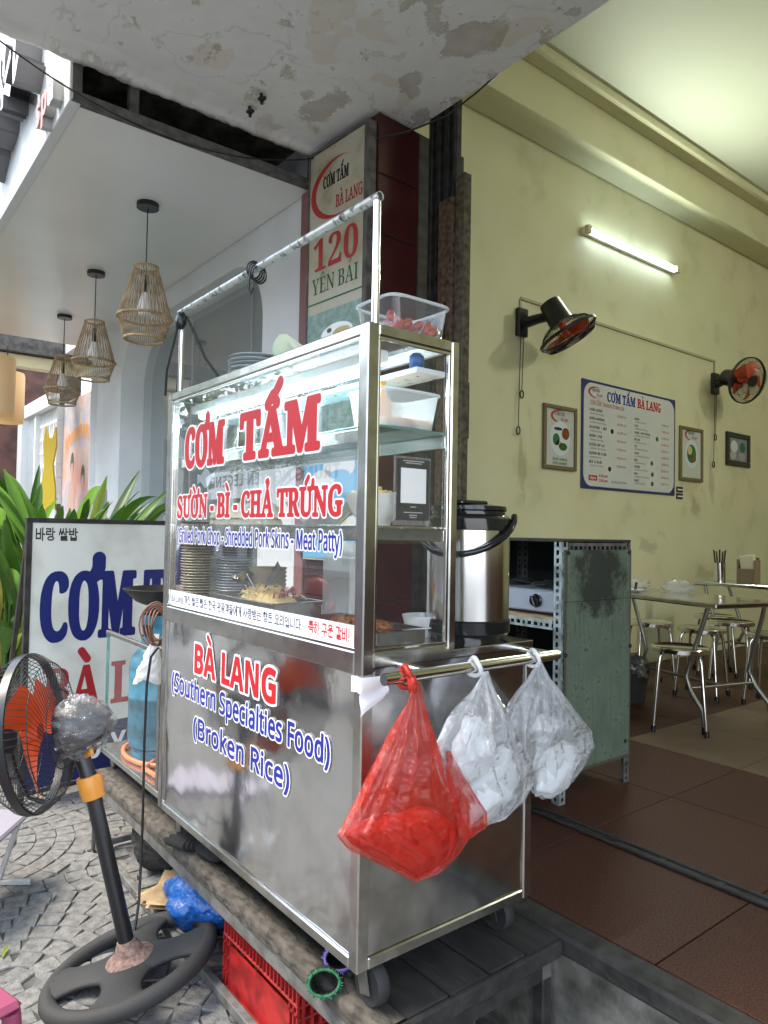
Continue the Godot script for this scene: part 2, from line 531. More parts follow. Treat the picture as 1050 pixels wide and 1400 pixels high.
func make_materials():
	var fine := ntex(noise(0.05, 3, 4))
	var mid := ntex(noise(0.012, 4, 5))
	var blotch := ntex(noise(0.006, 9, 5, 25.0), [[0.0, Color(0.62, 0.62, 0.6)], [0.45, Color(0.86, 0.86, 0.85)], [0.7, Color(1, 1, 1)]])
	# peeling paint of the balcony underside
	var pt := peel_images()
	mat("soffit_paint", Color.WHITE, 0.9, 0, {"tex": pt[0], "scale": 1.0 / 4.2, "bump": pt[1], "depth": 0.5})
	M.soffit_paint.uv1_offset = V(3.45 / 4.2, 0.1, 2.45 / 4.2)
	mat("wall_yellow", lin(.70, .68, .45), 0.55, 0, {"tex": ntex(noise(0.004, 31, 5, 20.0), [[0.0, Color(.91, .905, .87)], [0.3, Color(.975, .975, .96)], [1.0, Color(1, 1, 1)]], 1024), "scale": 0.45, "bump": mid, "depth": 0.12})
	mat("ceiling_paint", lin(.64, .66, .52), 0.6)
	mat("white_render", lin(.80, .81, .81), 0.6, 0, {"tex": ntex(noise(0.006, 14, 4), [[0.0, Color(.93, .93, .93)], [1.0, Color(1, 1, 1)]]), "scale": 0.4})
	mat("white_gloss", lin(.82, .82, .80), 0.28, 0, {"tex": ntex(noise(0.004, 15, 4), [[0.0, Color(.93, .93, .92)], [1.0, Color(1, 1, 1)]]), "scale": 0.3})
	mat("concrete", lin(.17, .16, .14), 0.92, 0, {"tex": ntex(noise(0.01, 16, 6, 10.0), [[0.0, Color(.45, .44, .42)], [0.5, Color(.8, .8, .78)], [0.75, Color(1, 1, 1)]]), "scale": 1.2, "bump": mid, "depth": 0.8})
	mat("grout", lin(.085, .083, .078), 0.95, 0, {"tex": blotch, "scale": 2.0})
	for i in 4:
		var v: float = [.160, .176, .150, .168][i]
		mat("sett%d" % i, lin(v, v * .985, v * .95), 0.85, 0, {"tex": ntex(noise(0.03, 40 + i, 5), [[0.2, Color(.78, .78, .78)], [0.5, Color(.92, .92, .92)], [0.8, Color(1, 1, 1)]], 256), "scale": 2.2 + i * .37, "bump": fine, "depth": 0.25})
	mat("asphalt", lin(.055, .055, .057), 0.9, 0, {"tex": blotch, "scale": 0.5})
	var speck := ntex(noise(0.09, 17, 3), [[0.25, Color(.55, .5, .5)], [0.42, Color(.86, .84, .82)], [0.6, Color(1, 1, 1)], [0.72, Color(1.0, .98, .93)]])
	mat("tile_red", lin(.082, .033, .024), 0.5, 0, {"spec": 0.3, "tex": speck, "scale": 3.0, "bump": fine, "depth": 0.02})
	mat("tile_red2", lin(.075, .030, .022), 0.52, 0, {"spec": 0.3, "tex": speck, "scale": 3.3, "bump": fine, "depth": 0.02})
	mat("tile_buff", lin(.18, .13, .085), 0.5, 0, {"spec": 0.3, "tex": speck, "scale": 2.8})
	mat("lip", lin(.04, .038, .035), 0.7, 0, {"tex": blotch, "scale": 3.0, "bump": mid, "depth": 0.4})
	mat("maroon", lin(.075, .018, .017), 0.22, 0, {"tex": ntex(noise(0.006, 18, 4), [[0.0, Color(.8, .8, .8)], [1.0, Color(1, 1, 1)]]), "scale": 1.0})
	mat("maroon_light", lin(.24, .10, .09), 0.4)
	var wave := ntex(noise(0.006, 51, 3, 25.0))
	var wave2 := ntex(noise(0.004, 52, 2))
	var scr := ntex(noise(0.012, 53, 4, 40.0, FastNoiseLite.TYPE_SIMPLEX), [[0.0, Color(.86, .86, .85)], [0.5, Color(.95, .95, .95)], [1.0, Color(1, 1, 1)]])
	mat("steel", lin(.62, .61, .58), 0.22, 1.0, {"tex": scr, "scale": 2.0, "bump": wave2, "depth": 0.12})
	mat("steel_front", lin(.74, .74, .75), 0.12, 1.0, {"tex": ntex(noise(0.01, 55, 5, 20.0), [[0.0, Color(.88, .88, .88)], [0.5, Color(.96, .96, .96)], [1.0, Color(1, 1, 1)]]), "scale": 1.1, "bump": wave, "depth": 0.10})
	mat("steel_side", lin(.70, .70, .71), 0.16, 1.0, {"tex": scr, "scale": 1.0, "bump": wave2, "depth": 0.3})
	mat("steel_shine", lin(.82, .81, .79), 0.16, 1.0, {"bump": wave2, "scale": 1.5, "depth": 0.05})
	mat("steel_dull", lin(.38, .37, .35), 0.4, 1.0, {"tex": scr, "scale": 3.0})
	mat("chrome", lin(.75, .74, .70), 0.12, 1.0)
	mat("galv", lin(.46, .52, .53), 0.45, 0.5, {"tex": blotch, "scale": 4.0})
	mat("painted_white_pole", lin(.62, .61, .58), 0.4, 0.3, {"tex": ntex(noise(0.03, 60, 4), [[0.0, Color(.2, .19, .18)], [0.3, Color(.35, .34, .32)], [0.36, Color(.95, .95, .94)], [1.0, Color(1, 1, 1)]]), "scale": 2.0})
	mat("dark_iron", lin(.045, .042, .04), 0.6, 0.3, {"tex": blotch, "scale": 3.0})
	mat("beam_iron", lin(.13, .125, .12), 0.7, 0.0, {"tex": blotch, "scale": 3.0})
	mat("dark_paint", lin(.035, .04, .048), 0.35)
	mat("rust", lin(.15, .10, .065), 0.8, 0.0, {"tex": ntex(noise(0.02, 61, 5, 12.0), [[0.0, Color(.35, .3, .28)], [0.5, Color(.8, .75, .7)], [1.0, Color(1, 1, 1)]]), "scale": 2.5, "bump": mid, "depth": 0.15})
	mat("glass", lin(.85, .92, .90), 0.0, 0, {"alpha": 0.008})
	mat("glass_edge", lin(.12, .30, .27), 0.05, 0, {"alpha": 0.55})
	mat("shop_glass", lin(.55, .62, .62), 0.0, 0, {"alpha": 0.22})
	mat("black", lin(.012, .012, .013), 0.35)
	mat("black_matte", lin(.02, .02, .02), 0.75, 0, {"bump": fine, "scale": 6.0, "depth": 0.1})
	mat("black_gloss", lin(.010, .010, .011), 0.12)
	mat("white_print", lin(.80, .80, .78), 0.45)
	mat("red_print", lin(.50, .012, .020), 0.4)
	mat("red_dull", lin(.46, .03, .03), 0.5)
	mat("blue_print", lin(.018, .022, .26), 0.4)
	mat("navy_print", lin(.010, .014, .085), 0.45)
	mat("green_print", lin(.02, .14, .055), 0.5)
	mat("black_print", lin(.015, .015, .018), 0.5)
	mat("sign_cream", lin(.55, .52, .41), 0.4, 0, {"tex": ntex(noise(0.006, 71, 5, 10.0), [[0.0, Color(.82, .79, .7)], [0.4, Color(.97, .96, .93)], [1.0, Color(1, 1, 1)]]), "scale": 1.0})
	mat("board_white", lin(.72, .72, .67), 0.4, 0, {"tex": ntex(noise(0.006, 72, 5, 10.0), [[0.0, Color(.86, .86, .84)], [0.5, Color(.98, .98, .97)], [1.0, Color(1, 1, 1)]]), "scale": 0.8})
	mat("cloth_black", lin(.018, .016, .017), 0.95, 0, {"bump": fine, "scale": 9.0, "depth": 0.5})
	mat("wood_old", lin(.026, .025, .023), 0.9, 0, {"tex": ntex(noise(0.008, 73, 5, 14.0), [[0.0, Color(.6, .59, .58)], [0.45, Color(.8, .79, .78)], [0.8, Color(1, 1, 1)]]), "scale3": V(0.9, 3.0, 3.0), "bump": mid, "depth": 0.5})
	mat("wood_edge", lin(.088, .078, .064), 0.9, 0, {"tex": ntex(noise(0.012, 74, 5, 20.0), [[0.2, Color(.62, .61, .60)], [0.42, Color(.86, .85, .84)], [0.7, Color(1, 1, 1)]]), "scale3": V(2.6, 5.0, 5.0), "bump": mid, "depth": 0.5})
	mat("plastic_clear", lin(.82, .86, .90), 0.15, 0, {"alpha": 0.07})
	mat("plastic_milky", lin(.75, .80, .80), 0.4, 0, {"alpha": 0.5})
	mat("bag_clear", lin(.80, .82, .84), 0.2, 0, {"alpha": 0.17, "bump": wave, "scale": 7.0, "depth": 1.8})
	mat("bag_white", lin(.82, .83, .85), 0.35, 0, {"alpha": 0.93, "back": lin(.5, .5, .5)})
	mat("bag_red", lin(.50, .034, .022), 0.28, 0, {"alpha": 0.42, "back": lin(.7, .06, .03), "spec": 0.8, "bump": wave, "scale": 6.0, "depth": 2.2})
	mat("bag_red_full", lin(.46, .026, .016), 0.35, 0, {"alpha": 0.9, "back": lin(.3, .02, .015), "bump": wave, "scale": 4.0, "depth": .9})
	mat("gas_blue", lin(.035, .20, .31), 0.35, 0, {"tex": blotch, "scale": 3.0})
	mat("hose_orange", lin(.62, .17, .06), 0.45)
	mat("orange", lin(.62, .07, .012), 0.35)
	mat("orange_knob", lin(.60, .24, .03), 0.45)
	mat("bamboo", lin(.50, .34, .175), 0.6, 0, {"tex": blotch, "scale": 6.0})
	mat("bulb", lin(.75, .74, .70), 0.2)
	mat("leaf0", lin(.075, .155, .026), 0.38, 0, {"back": lin(.25, .42, .05), "tex": ntex(noise(0.01, 80, 4), [[0.0, Color(.7, .75, .6)], [1.0, Color(1, 1, 1)]]), "scale": 2.0})
	mat("leaf1", lin(.050, .115, .026), 0.4, 0, {"back": lin(.16, .32, .05)})
	mat("leaf2", lin(.14, .19, .035), 0.4, 0, {"back": lin(.35, .45, .06)})
	mat("leaf3", lin(.24, .22, .04), 0.5, 0, {"back": lin(.3, .28, .05)})
	mat("leaf_far", lin(.05, .11, .025), 0.6, 0, {"back": lin(.1, .2, .03)})
	mat("bark", lin(.14, .11, .085), 0.95, 0, {"tex": ntex(noise(0.02, 81, 5), [[0.2, Color(.4, .4, .4)], [0.8, Color(1, 1, 1)]]), "scale3": V(3, .6, 3), "bump": mid, "depth": 1.0})
	mat("granite_dark", lin(.045, .042, .038), 0.95, 0, {"bump": mid, "scale": 4.0, "depth": 1.5, "tex": blotch})
	mat("cardboard", lin(.42, .30, .17), 0.9, 0, {"tex": blotch, "scale": 2.0})
	mat("tarp_blue", lin(.012, .09, .32), 0.28, 0, {"bump": wave, "scale": 6.0, "depth": 1.4})
	mat("crate_red", lin(.36, .016, .016), 0.4, 0, {"tex": blotch, "scale": 3.0})
	mat("pork", lin(.30, .11, .03), 0.45, 0, {"tex": ntex(noise(0.03, 83, 4), [[0.2, Color(.35, .25, .2)], [0.5, Color(.9, .8, .6)], [0.8, Color(1.0, 1.0, .8)]], 256), "scale": 8.0})
	mat("sausage", lin(.42, .055, .018), 0.3, 0, {"tex": ntex(noise(0.03, 84, 4), [[0.2, Color(.5, .3, .25)], [0.5, Color(.9, .8, .7)], [0.8, Color(1.0, 1.0, .9)]], 256), "scale": 7.0})
	mat("shred", lin(.62, .47, .20), 0.6)
	mat("orange_food", lin(.65, .26, .02), 0.25, 0, {"alpha": 0.9})
	mat("onion", lin(.35, .06, .10), 0.4)
	mat("ceramic", lin(.72, .72, .68), 0.2, 0, {"coat": 0.5})
	mat("ceramic_grey", lin(.42, .44, .44), 0.25, 0, {"coat": 0.4})
	mat("plate_tan", lin(.42, .37, .27), 0.3)
	mat("green_steel", lin(.10, .155, .105), 0.6, 0.0, {"tex": ntex(noise(0.007, 86, 6, 18.0), [[0.0, Color(.35, .38, .36)], [0.33, Color(.72, .75, .72)], [0.5, Color(.92, .94, .92)], [1.0, Color(1, 1, 1)]]), "scale3": V(2, .7, 2), "bump": mid, "depth": 0.06})
	mat("green_panel", Color.WHITE, 0.6, 0.0, {"tex": soot_image()})
	M.green_panel.uv1_triplanar = false
	mat("wall_stain", Color.WHITE, 0.8, 0.0, {"tex": stain_image(), "alpha": 1.0})
	M.wall_stain.uv1_triplanar = false
	mat("screen_glass", lin(.85, .92, .90), 0.0, 0, {"alpha": 0.008, "spec": 0.28})
	mat("crumple", lin(.52, .53, .54), .5, 0, {"bump": wave, "scale": 4.0, "depth": .6})
	mat("house_white", lin(.27, .27, .26), 0.8)
	mat("house_cream", lin(.26, .23, .17), 0.8)
	mat("poster_skin", lin(.45, .30, .27), 0.6)
	mat("soot", lin(.012, .013, .012), 0.8)
	mat("tube_glow", Color(0.86, 0.95, 1.0), 0.5, 0, {"emit": 2.4})
	mat("frame_olive", lin(.16, .13, .055), 0.5)
	mat("photo_pink", lin(.40, .30, .36), 0.4)
	mat("lantern_paper", lin(.68, .52, .32), 0.8, 0, {"back": lin(.5, .34, .14)})
	mat("red_wood", lin(.13, .05, .035), 0.6, 0, {"tex": blotch, "scale": 1.0})
	mat("cream_beam", lin(.66, .60, .40), 0.6)
	mat("yellow_sign", lin(.80, .54, .01), 0.4)
	mat("pink_plastic", lin(.22, .04, .085), 0.4)
	mat("grey_plastic", lin(.24, .22, .26), 0.5)
	mat("sticker", lin(.62, .68, .71), 0.6)
	mat("stove_steel", lin(.60, .66, .78), 0.3, 0.7)
	mat("stain", lin(.30, .28, .13), 0.7)
	mat("purple_yarn", lin(.22, .18, .50), 0.95)
	mat("green_yarn", lin(.02, .13, .055), 0.95)
	mat("brown_cloth", lin(.20, .14, .08), 0.8)
	mat("silver_grey", lin(.50, .50, .49), 0.45, 0.4)
	mat("brown_wire", lin(.22, .10, .06), 0.5)
	mat("yellow_strip", lin(.42, .34, .10), 0.5)

func soot_image() -> ImageTexture:
	# green paint with soot from the stove, drips and scraped spots
	var im := Image.create(192, 384, false, Image.FORMAT_RGB8)
	var a := noise(0.018, 201, 4); var b := noise(0.09, 202, 3); var c := noise(0.05, 203, 3)
	for y in 384:
		for x in 192:
			var u := x / 192.0; var v := y / 384.0
			var n := a.get_noise_2d(x, y); var f := b.get_noise_2d(x, y); var st := c.get_noise_2d(x * 2.2, y * 0.16)
			var k := 1.0 + .22 * n + .16 * st + .08 * f
			var col := Vector3(.112, .150, .112) * k
			var d := pow((u - .5) / .42, 2.0) + pow((v - .12) / .19, 2.0)
			var s := clampf((1.05 - d + .8 * n + .35 * f) * 1.6, 0.0, 1.0)
			if v > .2: s = maxf(s, clampf((st - .28) * 5.0, 0.0, .7) * clampf((.62 - v) * 3.0, 0, 1))
			if f + .5 * n > .55: s = maxf(s, .65)
			col = col.lerp(Vector3(.016, .018, .017), s * .9)
			if u < .03 + .02 * n or v > .985 + .01 * f or u > .975 - .02 * n: col = col.lerp(Vector3(.07, .045, .03), .8)
			im.set_pixel(x, y, lin(col.x, col.y, col.z))
	return ImageTexture.create_from_image(im)
func stain_image() -> ImageTexture:
	# brown smears and specks with ragged edges, clear elsewhere
	var im := Image.create(192, 256, false, Image.FORMAT_RGBA8)
	var a := noise(0.011, 211, 5); var b := noise(0.12, 212, 3)
	for y in 256:
		for x in 192:
			var u := x / 192.0 - .5; var v := y / 256.0 - .5
			var r := 1.0 - (u * u * 4.4 + v * v * 4.2)
			var m := clampf((a.get_noise_2d(x, y * .55) + .3 * b.get_noise_2d(x, y) + r * .8 - .42) * .45, 0.0, .18)
			if b.get_noise_2d(x + 300, y) > .62 and r > .1: m = maxf(m, .35)
			var cc := lin(.20, .17, .075)
			cc.a = m if r > 0.0 else 0.0
			im.set_pixel(x, y, cc)
	return ImageTexture.create_from_image(im)
func uv_quad(a: Vector3, b: Vector3, c: Vector3, d: Vector3) -> ArrayMesh:
	var st := SurfaceTool.new()
	st.begin(Mesh.PRIMITIVE_TRIANGLES)
	var p := [a, b, c, d]; var uv := [Vector2(0, 1), Vector2(0, 0), Vector2(1, 0), Vector2(1, 1)]
	for i in [0, 1, 2, 0, 2, 3]:
		st.set_uv(uv[i]); st.add_vertex(p[i])
	st.generate_normals()
	return st.commit()

func peel_images() -> Array:
	# old white paint over grey plaster: ragged flaked patches, hairline edges, pits and water stains
	var N := 1024
	var im := Image.create(N, N, false, Image.FORMAT_RGB8)
	var hb := Image.create(N, N, false, Image.FORMAT_L8)
	var n1 := noise(0.0035, 401, 2); var n2 := noise(0.011, 402, 6, 22.0); var n3 := noise(0.03, 403, 4); var n4 := noise(0.006, 404, 4, 20.0)
	for y in N:
		for x in N:
			var m := n1.get_noise_2d(x, y); var f := n2.get_noise_2d(x, y * 1.25); var g := n3.get_noise_2d(x, y); var w := n4.get_noise_2d(x, y)
			var t := .30 - .34 * m
			var c := Vector3(.80, .79, .77) * (1.0 + .05 * g)
			var h := .7 + .12 * g
			if f + .12 * g > t:
				c = Vector3(.56, .53, .48) * (1.0 + .16 * g); h = .25 + .2 * g
			elif f + .12 * g > t - .025:
				c = Vector3(.85, .845, .83); h = .95
			elif f > t - .16 and g > .12:
				c = Vector3(.70, .68, .64); h = .5
			if absf(w) < .018 and m < .1: c *= .86
			if w > .33: c = c * Vector3(.93, .89, .82)
			if g > .52 and f < -.1: c *= .72; h -= .3
			im.set_pixel(x, y, lin(c.x, c.y, c.z))
			hb.set_pixel(x, y, Color(h, h, h))
	return [ImageTexture.create_from_image(im), ImageTexture.create_from_image(hb)]

func build_ground():
	var s := Sh.new()
	s.bb(-40, 12, -0.3, -0.009, -1.55, 2.4)
	var pave := struct(s, "pavement", M.grout)
	var far := Sh.new()
	far.bb(-40, -7.2, -0.01, -0.004, -2.3, 2.4)
	far.bb(0.6, 12, -0.01, -0.004, -1.55, 2.4)
	far.bb(-7.2, 0.6, -0.01, -0.004, 1.5, 2.4)
	wp(far, "plain_paving", M.sett1, pave)
	# granite setts in overlapping fans
	var R := 0.56; var w := 0.080
	var list := []
	var rows := []
	for j in range(-3, 10):
		for i in range(-9, 3):
			rows.append(Vector2(i * 2.0 * R + (R if posmod(j, 2) == 1 else 0.0) - 0.2, -1.6 + j * R))
	for c in rows:
		for k in range(0, int(R / w)):
			var r := (k + 0.5) * w
			var nseg: int = maxi(3, int(round(TAU * r / 0.084)))
			for a in nseg:
				var an := TAU * (a + 0.5 * (k % 2)) / nseg
				var p: Vector2 = c + Vector2(cos(an), sin(an)) * r
				if p.x < -7.2 or p.x > 0.6 or p.y < -1.52 or p.y > 1.5: continue
				var ok := true
				for d in rows:
					if d.y > c.y + 0.01 and p.distance_to(d) < R - 0.005: ok = false; break
				if not ok: continue
				list.append([p, an, r, TAU * r / nseg])
	var cam: Camera3D = get_node("camera")
	var inv := cam.transform.affine_inverse()
	var seen := []
	for q in list:
		var l: Vector3 = inv * V(q[0].x, 0, q[0].y)
		var vis := 0.0
		if l.z < -0.4:
			var u := absf(l.x / -l.z) / (525.0 / 971.0); var v := absf(l.y / -l.z) / (700.0 / 971.0)
			if u < 1.03 and v < 1.03 and q[0].x < -1.25 and not (q[0].y < -1.0 and q[0].x > -3.2): vis = 1.0 / l.length()
		seen.append([vis, q])
	seen.sort_custom(func(a, b): return a[0] > b[0])
	var bm := []
	for i in 3:
		var b := Sh.new()
		var j := func(): return rng.randf_range(-0.05, 0.05)
		var P := [V(-.5 + j.call(), 0, -.5 + j.call()), V(.5 + j.call(), 0, -.5 + j.call()), V(.5 + j.call(), 0, .5 + j.call()), V(-.5 + j.call(), 0, .5 + j.call())]
		var C := V(0, -.5, 0)
		var tops := []; var mids := []; var bots := []
		for p in P:
			tops.append(p * V(.93, 1, .93)); mids.append(p + V(0, -.16, 0)); bots.append(p + V(0, -1, 0))
		b.oq(tops[0], tops[1], tops[2], tops[3], C)
		for e in 4:
			b.oq(tops[e], tops[(e + 1) % 4], mids[(e + 1) % 4], mids[e], C)
			b.oq(mids[e], mids[(e + 1) % 4], bots[(e + 1) % 4], bots[e], C)
		bm.append(b.mesh())
	var rest := Sh.new()
	for i in seen.size():
		var q = seen[i][1]
		var y := rng.randf_range(-0.002, 0.0)
		var bs := Basis(Vector3.UP, -q[1]) * Basis.from_euler(V(rng.randf_range(-.008, .008), 0, rng.randf_range(-.008, .008)))
		bs = bs * Basis.from_scale(V(w - 0.004, 0.028, q[3] - 0.004))
		var xf := Transform3D(bs, V(q[0].x, y, q[0].y))
		if i < 300 and seen[i][0] > 0.0:
			inst(bm[i % 3], "sett", M["sett%d" % rng.randi_range(0, 3)], pave, xf)
		else:
			rest.x = xf
			var h := 0.5
			rest.quad(V(-h * .91, 0, -h * .91), V(h * .91, 0, -h * .91), V(h * .91, 0, h * .91), V(-h * .91, 0, h * .91))
			for e in 4:
				var c1: Vector2 = [Vector2(-h, -h), Vector2(h, -h), Vector2(h, h), Vector2(-h, h)][e]
				var c2: Vector2 = [Vector2(h, -h), Vector2(h, h), Vector2(-h, h), Vector2(-h, -h)][e]
				rest.quad(V(c2.x * .91 * 1, 0, c2.y * .91), V(c1.x * .91, 0, c1.y * .91), V(c1.x, -.3, c1.y), V(c2.x, -.3, c2.y))
				rest.quad(V(c2.x, -.3, c2.y), V(c1.x, -.3, c1.y), V(c1.x, -1, c1.y), V(c2.x, -1, c2.y))
	var rs := wp(rest, "setts_beyond", M.sett1, pave)
	rs.set_meta("kind", "stuff")
	# kerb, road and the far pavement
	s = Sh.new()
	s.bb(-40, 12, -0.3, 0.0, 2.4, 2.55, 0.015)
	struct(s, "kerb", M.concrete)
	s = Sh.new()
	s.bb(-60, 60, -0.4, -0.13, 2.55, 9.5)
	struct(s, "road", M.asphalt)
	s = Sh.new()
	s.bb(-60, 60, -0.4, 0.0, 9.5, 12.0)
	struct(s, "far_pavement", M.concrete)
	s = Sh.new()
	s.bb(-200, 200, -0.6, -0.42, -200, 200)
	struct(s, "ground", M.asphalt)

func build_shop():
	var s := Sh.new()
	# slab and step
	s.bb(-3.25, 2.2, -0.3, FLOOR - 0.012, -10.2, -1.56)
	var fl := struct(s, "shop_floor", M.concrete)
	var tm := {}
	var t := 0.58; var gap := 0.004
	var tile := Sh.new()
	tile.box(V(0, -0.006, 0), V(t - gap, 0.012, t - gap), 0.0015)
	var tmesh := tile.mesh()
	var half := Sh.new()
	half.box(V(0, -0.006, 0), V(t - gap, 0.012, 0.50 - gap), 0.0015)
	var hmesh := half.mesh()
	for i in range(-4, 5):
		var cx := -0.97 + (i + 0.5) * t
		inst(hmesh, "tile", M["tile_red" if (i % 2) else "tile_red2"], fl, XF(V(cx, FLOOR, -1.885)))
		for k in 12:
			var cz := -2.14 - (k + 0.5) * t
			var light := k >= 2 and cx > -2.12 and cx < 1.0
			inst(tmesh, "tile", M.tile_buff if light else M["tile_red" if ((i + k) % 3) else "tile_red2"], fl, XF(V(cx, FLOOR, cz)))
	var lip := Sh.new()
	lip.bb(-3.25, 2.2, FLOOR - 0.05, FLOOR + 0.002, -1.635, -1.55, 0.008)
	wp(lip, "edge_strip", M.lip, fl)
	var ris := Sh.new()
	ris.bb(-3.25, 2.2, -0.3, FLOOR - 0.052, -1.60, -1.557)
	wp(ris, "riser", M.concrete, fl)
	# gate track let into the floor
	s = Sh.new()
	for dz in [-0.022, 0.022]: s.box(V(-0.6, FLOOR + 0.006, -2.16 + dz), V(3.9, 0.012, 0.014), 0.003)
	s.box(V(-0.6, FLOOR + 0.002, -2.16), V(3.9, 0.004, 0.03))
	for i in 20: s.box(V(-2.4 + i * 0.19, FLOOR + 0.005, -2.16), V(0.02, 0.003, 0.03))
	solo(s, "gate_track", M.dark_iron, "long black steel gate track across the red floor tiles", "track")
	# balcony slab over the pavement, with a moulding along its left edge
	s = Sh.new()
	s.bb(-3.25, 2.4, 3.45, 4.78, -2.30, 0.35)
	var bal := struct(s, "balcony", M.soffit_paint)
	var mo := Sh.new()
	var mz := noise(2.2, 301, 4)
	mo.sheet(func(u, v):
		var z: float = lerpf(-2.05, .35, u); var e: float = .018 * mz.get_noise_1d(z * 2.6); var e2: float = .010 * mz.get_noise_2d(z * 6.0, v * 3.0)
		return [V(-3.262 + e2, 3.56, z), V(-3.266 + e * .4, 3.45 + e2, z), V(-3.255 + e, 3.425 + e2, z), V(-3.225 + e * .5, 3.42 + e2, z), V(-3.20, 3.43 + e2 * .6, z), V(-3.19 + e, 3.448, z), V(-3.12 + e * 2.0, 3.446, z), V(-3.10 + e * 2.0, 3.452, z)][int(round(v * 7))], 150, 7)
	wp(mo, "edge_moulding", M.soffit_paint, bal)
	s = Sh.new()
	s.bb(-3.45, 2.4, 4.80, 9.5, -10.4, 0.30)
	struct(s, "upper_floors", M.concrete)
	# inside walls
	s = Sh.new()
	s.bb(XW - 0.2, XW, 0.0, 4.78, -10.2, -2.6)
	struct(s, "wall_left", M.wall_yellow)
	s = Sh.new()
	s.bb(XW, 2.2, 0.0, 4.78, -10.4, -10.2)
	struct(s, "wall_back", M.wall_yellow)
	s = Sh.new()
	s.bb(2.2, 2.4, 0.0, 4.78, -10.4, -1.6)
	var wr := struct(s, "wall_right", M.wall_yellow)
	var wn := Sh.new(); wn.bb(2.17, 2.199, FLOOR, 1.3, -10.18, -1.62, .004); wp(wn, "wainscot", M.red_wood, wr)
	s = Sh.new()
	s.bb(XW, 2.2, 4.62, 4.78, -10.2, -2.305)
	struct(s, "ceiling", M.ceiling_paint)
	s = Sh.new()
	s.bb(XW + 0.002, -3.11, 4.254, 4.618, -10.19, -2.31, 0.006)
	struct(s, "ceiling_beam", M.wall_yellow)
	s = Sh.new()
	s.bb(-3.108, -2.97, 4.56, 4.618, -10.18, -2.31, 0.004)
	struct(s, "ceiling_cornice", M.wall_yellow)

